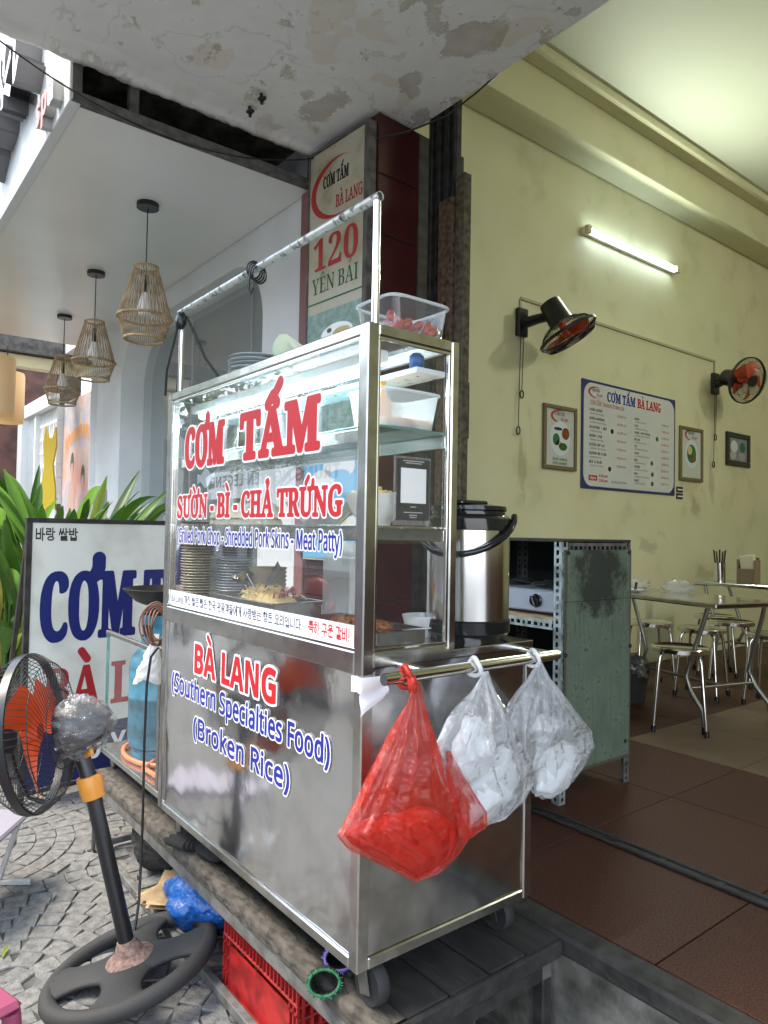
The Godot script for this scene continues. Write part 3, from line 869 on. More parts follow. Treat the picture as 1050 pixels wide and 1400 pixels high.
func build_pillar():
	# tiled pillar with the house-number sign, turned a little off the cart
	var th := 0.059
	var o := thing("pillar", "maroon tiled pillar at the shop entrance under the peeling balcony", "pillar", V(-2.71, 0, -2.06), th)
	var s := Sh.new()
	s.bb(-0.545, -0.008, 0.0, 3.449, -0.62, -0.008)
	part(s, "core", M.dark_iron, o)
	var y := 3.445
	while y > 0.1:
		var hh := minf(0.295, y - 0.02)
		s = Sh.new()
		s.bb(-0.007, 0.0, y - hh, y - 0.003, -0.27, -0.001, 0.0012)
		part(s, "tile", M.maroon, o)
		s = Sh.new()
		s.bb(-0.548, -0.002, y - hh, y - 0.003, -0.007, 0.0, 0.0012)
		part(s, "tile", M.maroon, o)
		y -= 0.298
	# the sign
	var g := thing("shop_sign", "tall cream sign with red number 120 on the pillar", "sign", V(-2.71, 0, -2.06), th)
	s = Sh.new()
	for q in [[-0.505, -0.495], [-0.04, -0.012]]: s.bb(q[0], q[1], 1.25, 3.40, 0.002, 0.06, 0.003)
	s.bb(-0.495, -0.04, 3.385, 3.40, 0.002, 0.06, 0.003)
	part(s, "frame", M.beam_iron, g)
	s = Sh.new()
	s.bb(-0.495, -0.04, 1.25, 3.384, 0.004, 0.05)
	var pn := part(s, "panel", M.sign_cream, g)
	var W := func(x, yy): return g.global_transform * XF(V(x, yy, 0.0515))
	# crescent
	var cr := Sh.new()
	cr.x = W.call(-0.27, 3.155)
	var A := []; var B := []
	for i in 25:
		var a := lerpf(0.32 * PI, 1.66 * PI, i / 24.0)
		var wd := 0.046 * sin(PI * i / 24.0) + 0.002
		A.append(Vector2(cos(a) * 0.215, sin(a) * 0.155)); B.append(Vector2(cos(a) * 0.215 + wd * 0.9, sin(a) * (0.155 - wd * 0.45)))
	for i in 24: cr.quad(V(A[i].x, A[i].y, 0), V(B[i].x, B[i].y, 0), V(B[i + 1].x, B[i + 1].y, 0), V(A[i + 1].x, A[i + 1].y, 0))
	wp(cr, "crescent", M.red_dull, pn)
	print_line(pn, "lettering", text_tris("CƠM TẤM", "sb", 0.062, 0.215, 0.001), W.call(-0.38, 3.175), M.black_print)
	print_line(pn, "lettering", text_tris("BÀ LANG", "s", 0.062, 0.215, 0.001), W.call(-0.27, 3.045), M.red_dull)
	print_line(pn, "lettering", text_tris("®", "s", 0.035, 0.0, 0.0), W.call(-0.095, 3.145), M.red_dull)
	print_line(pn, "lettering", text_tris("120", "sb", 0.165, 0.385, 0.0), W.call(-0.46, 2.755), M.red_dull)
	print_line(pn, "lettering", text_tris("YÊN BÁI", "sb", 0.085, 0.385, -0.001), W.call(-0.46, 2.632), M.green_print)
	s = Sh.new()
	s.x = W.call(0, 0)
	s.bb(-0.493, -0.042, 2.972, 2.980, 0, 0.0006)
	s.bb(-0.493, -0.042, 2.580, 2.588, 0, 0.0006)
	wp(s, "green_rule", M.green_print, pn)
	# printed dish pictures lower down
	s = Sh.new()
	s.x = W.call(0, 0)
	s.bb(-0.493, -0.042, 1.9, 2.53, 0, 0.0005)
	wp(s, "picture", mat("pic_blue", lin(.36, .50, .53), 0.5, 0, {"tex": M.leaf0.albedo_texture, "scale": 3.0}), pn)
	s = Sh.new()
	s.x = W.call(0, 0)
	s.bb(-0.493, -0.042, 1.26, 1.88, 0, 0.0005)
	wp(s, "picture", mat("pic_sky", lin(.16, .42, .62), 0.5), pn)
	for q in [[-0.24, 2.40, .13, .05, "ceramic"], [-0.20, 2.40, .07, .022, "shred"], [-0.30, 2.42, .02, .012, "beam_iron"], [-0.40, 2.35, .05, .03, "beam_iron"], [-0.18, 2.36, .05, .02, "red_dull"], [-.2, 1.72, .13, .06, "ceramic"], [-.33, 1.66, .1, .05, "ceramic"], [-.19, 1.68, .08, .025, "pic_sky"], [-.25, 1.45, .2, .07, "ceramic"], [-.25, 1.46, .12, .04, "shred"], [-.3, 2.15, .16, .08, "ceramic"], [-.3, 2.16, .1, .05, "pork"]]:
		var e := Sh.new()
		e.x = W.call(q[0], q[1])
		var pp := []
		for i in 20: pp.append(Vector2(cos(TAU * i / 20) * q[2], sin(TAU * i / 20) * q[3]))
		e.x.origin += e.x.basis.z * (0.001 if q[4] == "ceramic" else 0.0018)
		e.poly(pp)
		wp(e, "printed_dish", M[q[4]], pn)
	# light maroon strip beside the neighbour
	s = Sh.new()
	s.bb(-3.36, -3.27, 0.0, 3.26, -2.06, -2.02, 0.004)
	solo(s, "edge_post", M.maroon_light, "narrow dull pink post left of the tall cream sign", "post")
	# folding gate pushed aside, rusty jamb
	var f := thing("folding_gate", "dark folding steel gate pushed together beside the maroon pillar", "gate", V(-2.6, FLOOR, -2.35))
	for i in 7:
		s = Sh.new()
		var xx := -2.685 + i * 0.03
		s.bb(xx, xx + 0.021, FLOOR + 0.02, 4.3, -2.40 - 0.02 * (i % 2), -2.365 - 0.02 * (i % 2), 0.003)
		s.bb(xx + 0.005, xx + 0.016, FLOOR + 0.02, 4.3, -2.365 - 0.02 * (i % 2), -2.358 - 0.02 * (i % 2))
		wp(s, "slat", M.dark_iron, f)
	s = Sh.new()
	s.bb(-2.69, -2.47, 2.52, 2.535, -2.357, -2.350)
	wp(s, "cross_bar", M.dark_iron, f)
	var j := thing("gate_jamb", "rusty brown steel gate jamb with a long slot beside yellow wall", "jamb", V(-2.48, FLOOR, -2.4))
	s = Sh.new()
	s.bb(-2.575, -2.535, FLOOR, 3.03, -2.365, -2.335, 0.003)
	s.bb(-2.515, -2.475, FLOOR, 3.03, -2.365, -2.335, 0.003)
	s.bb(-2.535, -2.515, 2.52, 3.03, -2.365, -2.337)
	s.bb(-2.535, -2.515, FLOOR, 1.0, -2.365, -2.337)
	s.bb(-2.575, -2.475, FLOOR, 3.028, -2.385, -2.366)
	wp(s, "channel", M.rust, j)
	s = Sh.new()
	s.bb(-2.472, -2.41, FLOOR, 3.13, -2.40, -2.35, 0.004)
	wp(s, "side_plate", mat("jamb_plate", lin(.13, .12, .075), 0.7, 0, {"tex": M.rust.albedo_texture, "scale": 2.0}), j)

func build_neighbour():
	# the neighbour's porch: white ceiling, fascia with letters, wall with a wide arch
	var b := thing("neighbour_building", "white shop front next door with a wide arched window and porch", "building", V(-5, 0, -2.05))
	var s := Sh.new()
	s.bb(-7.75, -3.27, 3.27, 3.30, -2.05, -0.80)
	wp(s, "porch_ceiling", M.white_gloss, b)
	s = Sh.new()
	s.bb(-7.75, -3.27, 3.255, 5.6, -0.83, -0.78, 0.004)
	wp(s, "fascia", M.white_render, b)
	# wall with an arch with round shoulders: x -6.55 .. -3.83, top 3.12
	s = Sh.new()
	var ax0 := -6.45; var ax1 := -3.83; var ay := 3.10; var ar := 0.42
	s.bb(ax1, -3.365, 0.0, 3.268, -2.33, -2.05)
	s.bb(-7.18, ax0, 0.0, 3.268, -2.33, -2.05)
	s.bb(ax0, ax1, ay, 3.268, -2.33, -2.05)
	for sg in [0, 1]:
		var cx: float = ax0 + ar if sg == 0 else ax1 - ar
		var cxx: float = ax0 if sg == 0 else ax1
		var pr := Vector3()
		for i in 13:
			var a := PI * 0.5 + (PI * 0.5 * i / 12.0) * (1 if sg == 0 else -1)
			var p := V(cx + cos(a) * ar, ay - ar + sin(a) * ar, -2.05)
			if i > 0:
				s.tri(V(cxx, ay, -2.05), pr if sg == 0 else p, p if sg == 0 else pr)
				s.oq(pr, p, p + V(0, 0, -.28), pr + V(0, 0, -.28), V(cxx, ay, -2.15))
			pr = p
	wp(s, "wall", M.white_render, b)
	# raised band round the arch on the left
	s = Sh.new()
	s.bb(-7.2, -7.18, 0, 3.268, -2.33, -2.0)
	wp(s, "corner_trim", M.white_render, b)
	s = Sh.new()
	s.bb(ax0 + 0.01, ax1 - 0.01, 0.0, ay, -2.262, -2.254)
	var gl := wp(s, "window_pane", M.shop_glass, b)
	s = Sh.new()
	for q in [-4.35, -5.35]: s.bb(q - 0.006, q + 0.006, 0, 3.08, -2.253, -2.245)
	s.bb(ax0, ax1, 0.0, 0.08, -2.28, -2.22)
	wp(s, "glazing_bar", M.silver_grey, gl)
	for q in [[-5.05, 1.78, .32], [-5.35, 1.52, .42], [-4.6, 1.6, .36]]:
		s = Sh.new()
		s.x = XF(V(q[0], q[1], -2.2535))
		var pp := []
		for i in 28:
			var u := i / 28.0 * TAU
			pp.append(Vector2(cos(u) * q[2] * 0.5, sin(u) * 0.055 + 0.02 * sin(u * 5.0)))
		s.poly(pp)
		wp(s, "cloud_sticker", M.sticker, gl)
	# room behind the glass
	s = Sh.new()
	s.bb(-6.96, -3.58, -0.02, 0.02, -6.0, -2.34)
	s.bb(-6.96, -3.58, 0.02, 3.25, -6.1, -6.0)
	s.bb(-7.06, -6.96, 0.02, 3.25, -6.1, -2.34)
	s.bb(-7.06, -3.58, 3.25, 3.35, -6.1, -2.34)
	s.bb(-3.66, -3.58, 0.02, 3.25, -6.0, -2.34)
	wp(s, "room", mat("room_grey", lin(.45, .47, .46), 0.7), b)
	s = Sh.new()
	s.bb(-9.2, -3.27, 3.32, 5.6, -2.33, -2.05)
	wp(s, "upper_wall", M.white_render, b)
	# letters on the fascia
	var lt := [["F", 3.75, .62], ["i", 0, 0]]
	var script := thing("script_letters", "large white script letters with dark sides on the bright fascia", "sign", V(-4.3, 3.6, -0.78))
	var strokes := [
		[[-5.62, 3.62], [-5.78, 3.56], [-5.91, 3.75], [-5.74, 4.05], [-5.55, 4.1], [-5.42, 3.95], [-5.5, 3.62], [-5.72, 3.42]],
		[[-5.44, 3.85], [-5.28, 4.02], [-5.14, 3.98], [-5.18, 3.72], [-5.36, 3.66], [-5.42, 3.88], [-5.28, 4.05]],
		[[-5.16, 3.70], [-5.06, 4.15], [-5.00, 4.42], [-4.96, 4.1], [-4.98, 3.75], [-4.91, 4.0], [-4.80, 4.05]],
		[[-4.80, 4.45], [-4.82, 4.0], [-4.84, 3.68]],
		[[-4.55, 4.15], [-4.80, 3.92], [-4.52, 3.66]],
		[[-4.40, 4.45], [-4.42, 4.0], [-4.40, 3.70], [-4.28, 3.9]]]
	for st0 in strokes:
		var st := []
		for e0 in st0: st.append([-4.82 + (e0[0] + 5.86) * .68, 3.46 + (e0[1] - 3.42) * .42])
		var pl := PackedVector2Array()
		var cv := Curve2D.new()
		for i in st.size():
			var pv := Vector2(st[i][0], st[i][1])
			var tg := Vector2.ZERO
			if i > 0 and i < st.size() - 1: tg = (Vector2(st[i + 1][0], st[i + 1][1]) - Vector2(st[i - 1][0], st[i - 1][1])) * 0.2
			cv.add_point(pv, -tg, tg)
		for i in 41: pl.append(cv.sample_baked(cv.get_baked_length() * i / 40.0))
		s = Sh.new(); var e := Sh.new()
		for i in 40:
			var d := (pl[mini(i + 1, 40)] - pl[maxi(i - 1, 0)]).normalized().orthogonal() * 0.026
			var d2 := (pl[mini(i + 2, 40)] - pl[i]).normalized().orthogonal() * 0.026
			var a := pl[i]; var c := pl[i + 1]
			s.quad(V(a.x + d.x, a.y + d.y, -0.658), V(c.x + d2.x, c.y + d2.y, -0.658), V(c.x - d2.x, c.y - d2.y, -0.658), V(a.x - d.x, a.y - d.y, -0.658))
			for sg in [-1, 1]:
				e.oq(V(a.x + d.x * sg, a.y + d.y * sg, -0.66), V(c.x + d2.x * sg, c.y + d2.y * sg, -0.66), V(c.x + d2.x * sg, c.y + d2.y * sg, -0.78), V(a.x + d.x * sg, a.y + d.y * sg, -0.78), V((a.x + c.x) / 2, (a.y + c.y) / 2, -0.7))
		var fc := wp(s, "letter", M.white_print, script)
		wp(e, "return", mat("letter_side", lin(.17, .17, .18), .5), fc)
	var spa := thing("small_letters", "small pink and white raised letters below the script on fascia", "sign", V(-3.6, 3.27, -0.78))
	var px := -3.70
	for ch in "spa":
		var tt := text_tris(ch, "nb", 0.14, 0.0, 0.003)
		s = Sh.new(); s.x = XF(V(px, 3.30, -0.735)); s.tris(tt)
		var fc := wp(s, "letter", mat("letter_pink", lin(.62, .22, .20), 0.5) if ch != "a" else M.white_print, spa)
		s = Sh.new()
		var gl2 := glyph("nb", ch)
		for o in gl2.outs + gl2.holes:
			for i in o.size():
				var a: Vector2 = o[i] * 0.0014; var c: Vector2 = o[(i + 1) % o.size()] * 0.0014
				s.quad(V(px + a.x, 3.30 + a.y, -0.735), V(px + c.x, 3.30 + c.y, -0.735), V(px + c.x, 3.30 + c.y, -0.78), V(px + a.x, 3.30 + a.y, -0.78))
		wp(s, "return", M.silver_grey, fc)
		px += gl2.adv * 0.0014 + 0.01
	# steel frame in the gap between the two soffits
	var fr := thing("gap_grille", "black steel grille in the dark gap above the white porch", "grille", V(-3.27, 3.27, -1.5))
	s = Sh.new(); s.bb(-3.30, -3.25, 3.262, 3.305, -2.06, -0.79, 0.003); wp(s, "bottom_rail", M.beam_iron, fr)
	for q in [-0.81, -1.06, -2.04]:
		s = Sh.new(); s.bb(-3.30, -3.255, 3.305, 3.50, q - 0.022, q + 0.022, 0.003); wp(s, "upright", M.beam_iron, fr)
	s = Sh.new(); s.bb(-6.0, -5.9, 3.31, 3.9, -2.05, -0.84); wp(s, "back_panel", M.concrete, fr)
	s = Sh.new(); s.bb(-5.9, -3.27, 3.56, 3.6, -2.045, -0.84); wp(s, "top_panel", M.concrete, fr)
	# pendant lamps
	var lamp := thing("pendant_lamp", "bamboo pendant lamp hanging nearest the dark steel frame, largest of three", "lamp", V(-4.05, 3.27, -1.41), 0.0, "bamboo pendant lamps under the porch")
	s = Sh.new(); s.lathe([Vector2(0, 0), Vector2(.062, 0), Vector2(.062, -.028), Vector2(0, -.028)]); part(s, "ceiling_rose", M.black, lamp)
	s = Sh.new(); s.rod(V(0, -.02, 0), V(0, -.48, 0), 0.0035, 6); part(s, "cord", M.black, lamp)
	s = Sh.new(); s.rod(V(0, -.42, 0), V(0, -.53, 0), 0.015, 10); part(s, "socket", M.black, lamp)
	s = Sh.new(); s.x = XF(V(0, -.60, 0)); s.lathe([Vector2(0, -.06), Vector2(.035, -.05), Vector2(.045, -.01), Vector2(.03, .04), Vector2(.018, .08)], 16); part(s, "bulb", M.bulb, lamp)
	var shd := Sh.new()
	var y0 := -.37; var y1 := -.665; var y2 := -.79
	for i in 64:
		var a := TAU * i / 64.0; var a2 := a + (0.22 if i % 2 else -0.22)
		shd.tube([V(cos(a) * .066, y0, sin(a) * .066), V(cos(a2) * .149, y1, sin(a2) * .149)], 0.0021, 4, false, false)
		shd.tube([V(cos(a) * .149, y1, sin(a) * .149), V(cos(a + .1) * .108, y2, sin(a + .1) * .108)], 0.0021, 4, false, false)
	var shade := part(shd, "shade", M.bamboo, lamp)
	s = Sh.new()
	for q in [[.066, y0, .006], [.151, y1, .008], [.109, y2, .008]]:
		var ring := []
		for i in 32: ring.append(V(cos(TAU * i / 32) * q[0], q[1], sin(TAU * i / 32) * q[0]))
		s.tube(ring, q[2], 8, true)
	part(s, "hoop", M.bamboo, shade)
	copy(lamp, V(-5.39, 3.27, -1.51), 0.7, "bamboo pendant lamp hanging in the middle of the row of three")
	copy(lamp, V(-6.7, 3.27, -1.62), 1.9, "bamboo pendant lamp hanging farthest from the food cart, smallest of three")
	# cable sagging in front of the dark gap
	s = Sh.new()
	var pts := []
	for i in 25:
		var u := i / 24.0
		pts.append(V(-3.18, lerpf(3.46, 3.40, u) - 0.95 * u * (1 - u) * 0.95, lerpf(-0.25, -2.03, u)))
	s.tube(pts, 0.004, 5)
	solo(s, "sagging_cable", M.black, "thin black cable sagging across the white porch ceiling", "cable")
	for q in [V(-2.962, 3.452, -1.55), V(-3.09, 3.452, -1.556)]:
		s = Sh.new()
		s.rod(q, q + V(0.01, -.055, 0), 0.008, 8); s.box(q + V(.01, -.03, 0), V(.035, .014, .03), .003)
		solo(s, "ceiling_bolt", M.dark_iron, ["short bolt in the balcony underside, nearer the dark gap" if q.x < -3.0 else "short bolt in the balcony underside, farther from the dark gap"][0], "bolt", "bolts in the balcony underside")

const X0 := -2.393
const X1 := -1.238
const ZF := -0.922
const ZC := -1.20
const ZB := -1.488
const YB := 0.45
const YC := 1.12
const YT := 1.862
func outlined(parent: Node3D, txt: String, k: String, h: float, w: float, o: Vector3, grow: float, edge: float, m: Material, em: Material, mw := 9.0):
	var e = print_line(parent, "lettering_edge", text_tris(txt, k, h, w, grow + edge, mw), XF(o), em, 0.0004)
	print_line(parent, "lettering", text_tris(txt, k, h, w, grow, mw), XF(o), m, 0.0009)
	return e
func build_cart():
	var o := thing("food_cart", "stainless steel rice cart with glass display case and red lettering", "food cart", V(-1.815, 0.35, -1.2))
	var s: Sh
	var bv := 0.003
	for q in [[X1 - .032, X1, ZF - .032, ZF, YB, YT], [X0, X0 + .032, ZF - .032, ZF, YB, YT], [X1 - .024, X1, ZC, ZC + .024, YC + .001, YT], [X0, X0 + .024, ZC, ZC + .024, YC + .001, YT], [X1 - .03, X1, ZB, ZB + .03, YB, YC - .022], [X0, X0 + .03, ZB, ZB + .03, YB, YC - .022]]:
		s = Sh.new(); s.bb(q[0], q[1], q[4], q[5], q[2], q[3], bv); wp(s, "post", M.steel, o)
	for q in [[X0 + .032, X1 - .032, YT - .026, YT, ZF - .032, ZF], [X0 + .024, X1 - .024, YT - .026, YT, ZC, ZC + .024], [X1 - .028, X1 - .0005, YT - .026, YT, ZC + .024, ZF - .032], [X0 + .0005, X0 + .028, YT - .026, YT, ZC + .024, ZF - .032],
			[X0 + .032, X1 - .032, 1.085, 1.135, ZF - .03, ZF], [X0 + .032, X1 - .032, YB, YB + .026, ZF - .03, ZF], [X1 - .03, X1, YB, YB + .026, ZB + .03, ZF - .032], [X1 - .03, X1 - .001, YC - .0205, YC + .014, ZC + .024, ZF - .032], [X0 + .001, X0 + .03, YC - .0205, YC + .014, ZC + .024, ZF - .032], [X0, X0 + .03, YB, YB + .026, ZB + .03, ZF - .032], [X0 + .03, X1 - .03, YB, YB + .026, ZB, ZB + .03]]:
		s = Sh.new(); s.bb(q[0], q[1], q[2], q[3], q[4], q[5], bv); wp(s, "rail", M.steel, o)
	# sheets
	s = Sh.new()
	var nz := noise(1.6, 91, 3)
	s.sheet(func(u, v): return V(lerpf(X1 - .033, X0 + .033, u), lerpf(YB + .027, 1.084, v), ZF - .007 + 0.0016 * nz.get_noise_2d(u * 3.2, v * 2.0)), 48, 32)
	var fp := wp(s, "front_panel", M.steel_front, o)
	s = Sh.new()
	s.sheet(func(u, v): return V(X1 - .006 + 0.002 * nz.get_noise_2d(u * 2.0 + 9.0, v * 2.0), lerpf(YB + .027, YC - .022, v), lerpf(ZF - .033, ZB + .031, u)), 24, 24)
	wp(s, "side_panel", M.steel_side, o)
	s = Sh.new(); s.bb(X0 + .004, X0 + .008, YB + .027, YC - .022, ZB + .031, ZF - .033); wp(s, "side_panel", M.steel_side, o)
	s = Sh.new(); s.bb(X0 + .031, X1 - .031, YB + .027, YC - .022, ZB + .006, ZB + .01); wp(s, "back_panel", M.steel_side, o)
	s = Sh.new(); s.bb(X0 + .001, X1 - .001, YC - .02, YC, ZB, ZF - .033, 0.002); wp(s, "counter", M.steel_side, o)
	s = Sh.new(); s.bb(X0 + .031, X1 - .031, YB + .004, YB + .01, ZB + .031, ZF - .033); wp(s, "bottom_sheet", M.steel_dull, o)
	# glazing with thin bead frames
	s = Sh.new(); s.bb(X0 + .034, X1 - .034, 1.137, YT - .028, ZF - .016, ZF - .012)
	var gp := wp(s, "front_glass", M.glass, o)
	s = Sh.new(); s.bb(X1 - .014, X1 - .010, YC + .016, YT - .028, ZC + .026, ZF - .034); wp(s, "side_glass", M.glass, o)
	s = Sh.new(); s.bb(X0 + .010, X0 + .014, YC + .016, YT - .028, ZC + .026, ZF - .034); wp(s, "side_glass", M.glass, o)
	s = Sh.new()
	for q in [[X0 + .0325, X1 - .0325, YT - .034, YT - .0265], [X0 + .0325, X1 - .0325, 1.1355, 1.142], [X0 + .0325, X0 + .039, 1.142, YT - .034], [X1 - .039, X1 - .0325, 1.142, YT - .034]]: s.bb(q[0], q[1], q[2], q[3], ZF - .0115, ZF - .004, .001)
	wp(s, "glazing_bead", M.chrome, o)
	s = Sh.new()
	for q in [[ZC + .025, ZF - .033, YT - .034, YT - .0265], [ZC + .025, ZF - .033, YC + .0145, YC + .021], [ZC + .025, ZC + .031, YC + .021, YT - .034], [ZF - .039, ZF - .033, YC + .021, YT - .034]]: s.bb(X1 - .0095, X1 - .004, q[2], q[3], q[0], q[1], .001)
	wp(s, "glazing_bead", M.chrome, o)
	# shelves
	for q in [[1.637, .032], [1.408, .03]]:
		s = Sh.new(); s.bb(X0 + .026, X1 - .026, q[0], q[0] + .006, ZC + .002, ZF - .036, .001); wp(s, "shelf_glass", M.glass_edge if q[0] > 1.5 else M.steel, o)
		for zz in [[ZC + .001, ZC + .020], [ZF - .056, ZF - .036]]:
			s = Sh.new(); s.bb(X0 + .026, X1 - .026, q[0] - q[1], q[0] - .0006, zz[0], zz[1], .002); wp(s, "shelf_bar", M.steel, o)
	s = Sh.new(); s.bb(X0 + .026, X1 - .026, 1.778, 1.792, ZC + .022, ZC + .115, .002); wp(s, "light_plank", mat("plank_white", lin(.66, .70, .72), .4, 0, {"tex": ntex(noise(.02, 95, 4, 10.0), [[0.0, Color(.15, .15, .15)], [.22, Color(.3, .3, .3)], [.26, Color(.95, .95, .95)], [1.0, Color(1, 1, 1)]], 256), "scale": 5.0}), o)
	s = Sh.new(); s.bb(X0 + .05, X1 - .05, 1.795, 1.822, -1.02, -.985, .003); wp(s, "lamp_channel", M.white_print, o)
	s = Sh.new(); s.rod(V(X0 + .1, 1.783, -1.002), V(X1 - .09, 1.783, -1.002), .011, 12); wp(s, "tube_lamp", mat("cart_tube", Color(.84, .95, 1.0), .5, 0, {"emit": 1.6}), o)
	var al := AreaLight3D.new()
	al.name = "cart_tube_light"
	add_child(al)
	al.area_size = Vector2(.95, .02); al.light_energy = 0.16; al.light_color = Color(.86, .95, 1.0); al.shadow_enabled = true; al.area_range = 6.0
	al.look_at_from_position(V(-1.81, 1.77, -1.002), V(-1.81, 1.0, -1.003), Vector3.BACK)
	# overhead pole
	for xx in [X1 - .016, X0 + .03]:
		s = Sh.new(); s.rod(V(xx, YT, -.952), V(xx, 2.141, -.952), .0092, 14); wp(s, "pole_upright", M.steel_shine, o)
	s = Sh.new(); s.rod(V(X0 + .005, 2.15, -.952), V(X1 - .006, 2.15, -.952), .0105, 14); wp(s, "overhead_pole", M.painted_white_pole, o)
	# handle bar on the side
	s = Sh.new(); s.rod(V(-1.135, 1.10, -.90), V(-1.135, 1.10, -1.455), .0125, 14); wp(s, "handle_bar", M.chrome, o)
	for zz in [-1.03, -1.44]:
		s = Sh.new(); s.rod(V(-1.135, 1.10, zz), V(X1 - .002, 1.10, zz), .009, 10); wp(s, "handle_bracket", M.chrome, o)
	# casters
	for q in [[-1.29, -.99], [-2.34, -.99], [-1.33, -1.44], [-2.34, -1.44]]:
		s = Sh.new()
		s.bb(q[0] - .035, q[0] + .035, YB - .007, YB, q[1] - .035, q[1] + .035)
		for sg in [-1, 1]: s.box(V(q[0] + .012, YB - .04, q[1] + sg * .021), V(.034, .066, .003), 0, Basis(Vector3.BACK, .3))
		var fk := wp(s, "caster_fork", M.steel_dull, o)
		s = Sh.new()
		s.x = Transform3D(Basis(Vector3.RIGHT, PI / 2), V(q[0] + .02, .398, q[1]))
		s.lathe([Vector2(0, -.014), Vector2(.03, -.014), Vector2(.044, -.016), Vector2(.048, -.01), Vector2(.048, .01), Vector2(.044, .016), Vector2(.03, .014), Vector2(0, .014)], 20)
		wp(s, "caster_wheel", M.black_matte, fk)
	# lettering on the glass
	var zl := ZF - .0118
	outlined(gp, "CƠM", "sb", .122, .295, V(-2.262, 1.602, zl), .0068, .006, M.red_print, M.white_print, 15.0)
	outlined(gp, "TẤM", "sb", .124, .42, V(-1.862, 1.602, zl), .0075, .006, M.red_print, M.white_print, 15.0)
	outlined(gp, "SƯỜN - BÌ - CHẢ TRỨNG", "sb", .070, .975, V(-2.315, 1.436, zl), .0028, .0045, M.red_print, M.white_print, 13.0)
	outlined(gp, "(Grilled Pork Chop - Shredded Pork Skins - Meat Patty)", "n", .047, .97, V(-2.308, 1.353, zl), .0012, .0036, M.blue_print, M.white_print)
	s = Sh.new(); s.bb(X0 + .040, X1 - .040, 1.1425, 1.190, ZF - .0117, ZF - .0112)
	var strip := wp(s, "printed_strip", M.white_print, gp)
	print_line(strip, "lettering", hangul("Ba Lang 까진 쌀은 많은 한국 관광객들에게 사랑받는 향토 요리입니다.", .027, .845, .1), XF(V(-2.345, 1.153, ZF - .0112)), M.navy_print, .0006)
	print_line(strip, "lettering", hangul("특히 구운 갈비!", .029, .175, .13), XF(V(-1.475, 1.152, ZF - .0112)), M.red_print, .0006)
	var zf := ZF - .0045
	outlined(fp, "BÀ LANG", "nb", .088, .53, V(-2.135, .950, zf), .002, .0065, M.red_print, M.white_print, 14.0)
	outlined(fp, "(Southern Specialties Food)", "n", .060, .945, V(-2.305, .862, zf), .0022, .004, M.blue_print, M.white_print)
	outlined(fp, "(Broken Rice)", "n", .060, .59, V(-2.125, .752, zf), .0022, .004, M.blue_print, M.white_print)
	# white plastic tied round the corner post
	s = Sh.new()
	s.sheet(func(u, v): return V(X1 + .004 + .012 * u + .004 * sin(v * 9.0), lerpf(1.085, 1.0 + .05 * u, v), lerpf(-.915, -.985, u) + .004 * sin(u * 7.0)), 8, 8)
	s.sheet(func(u, v): return V(lerpf(X1 + .005, X1 - .03, u), lerpf(1.085, 1.05, v), ZF + .004 + .003 * sin(u * 8.0)), 6, 4)
	solo(s, "plastic_scrap", M.bag_white, "white plastic scrap wrapped round the corner post of the cart", "plastic")

func plate_mesh(r: float, h: float) -> ArrayMesh:
	var s := Sh.new()
	s.lathe([Vector2(0, 0), Vector2(r * .55, 0), Vector2(r * .6, .002), Vector2(r, h), Vector2(r * .98, h + .002), Vector2(r * .56, .005), Vector2(0, .004)], 24)
	return s.mesh()
func heap(parent: Node3D, called: String, m: Material, c: Vector3, sz: Vector3, n: int, r: Vector3, sd: int):
	var rg := RandomNumberGenerator.new(); rg.seed = sd
	for i in n:
		var a := rg.randf() * TAU; var d := sqrt(rg.randf())
		var s := Sh.new()
		s.lump(c + V(cos(a) * d * sz.x, (1 - d) * sz.y * rg.randf_range(.4, 1.0), sin(a) * d * sz.z), r * rg.randf_range(.75, 1.2), sd + i, .25, 9, Basis.from_euler(V(rg.randf() * .8, rg.randf() * TAU, rg.randf() * .8)))
		wp(s, called, m, parent)
func steel_tray(called: String, label: String, x0, x1, z0, z1, y0, y1, rimx := .0):
	var o := thing(called, label, "tray", V((x0 + x1) * .5, y0, (z0 + z1) * .5))
	var s := Sh.new()
	s.bb(x0, x1, y0, y0 + .003, z0, z1)
	s.bb(x0, x0 + .002, y0, y1, z0, z1); s.bb(x1 - .002, x1, y0, y1, z0, z1)
	s.bb(x0, x1, y0, y1, z0, z0 + .002); s.bb(x0, x1, y0, y1, z1 - .002, z1)
	wp(s, "pan", M.steel_dull, o)
	s = Sh.new()
	s.bb(x0 - .012, x1 + .012 + rimx, y1, y1 + .003, z0 - .012, z0 + .002, .001); s.bb(x0 - .012, x1 + .012 + rimx, y1, y1 + .003, z1 - .002, z1 + .012, .001)
	s.bb(x0 - .012, x0 + .002, y1, y1 + .003, z0 + .002, z1 - .002, .001); s.bb(x1 - .002, x1 + .012 + rimx, y1, y1 + .003, z0 + .002, z1 - .002, .001)
	wp(s, "rim", M.chrome, o)
	return o
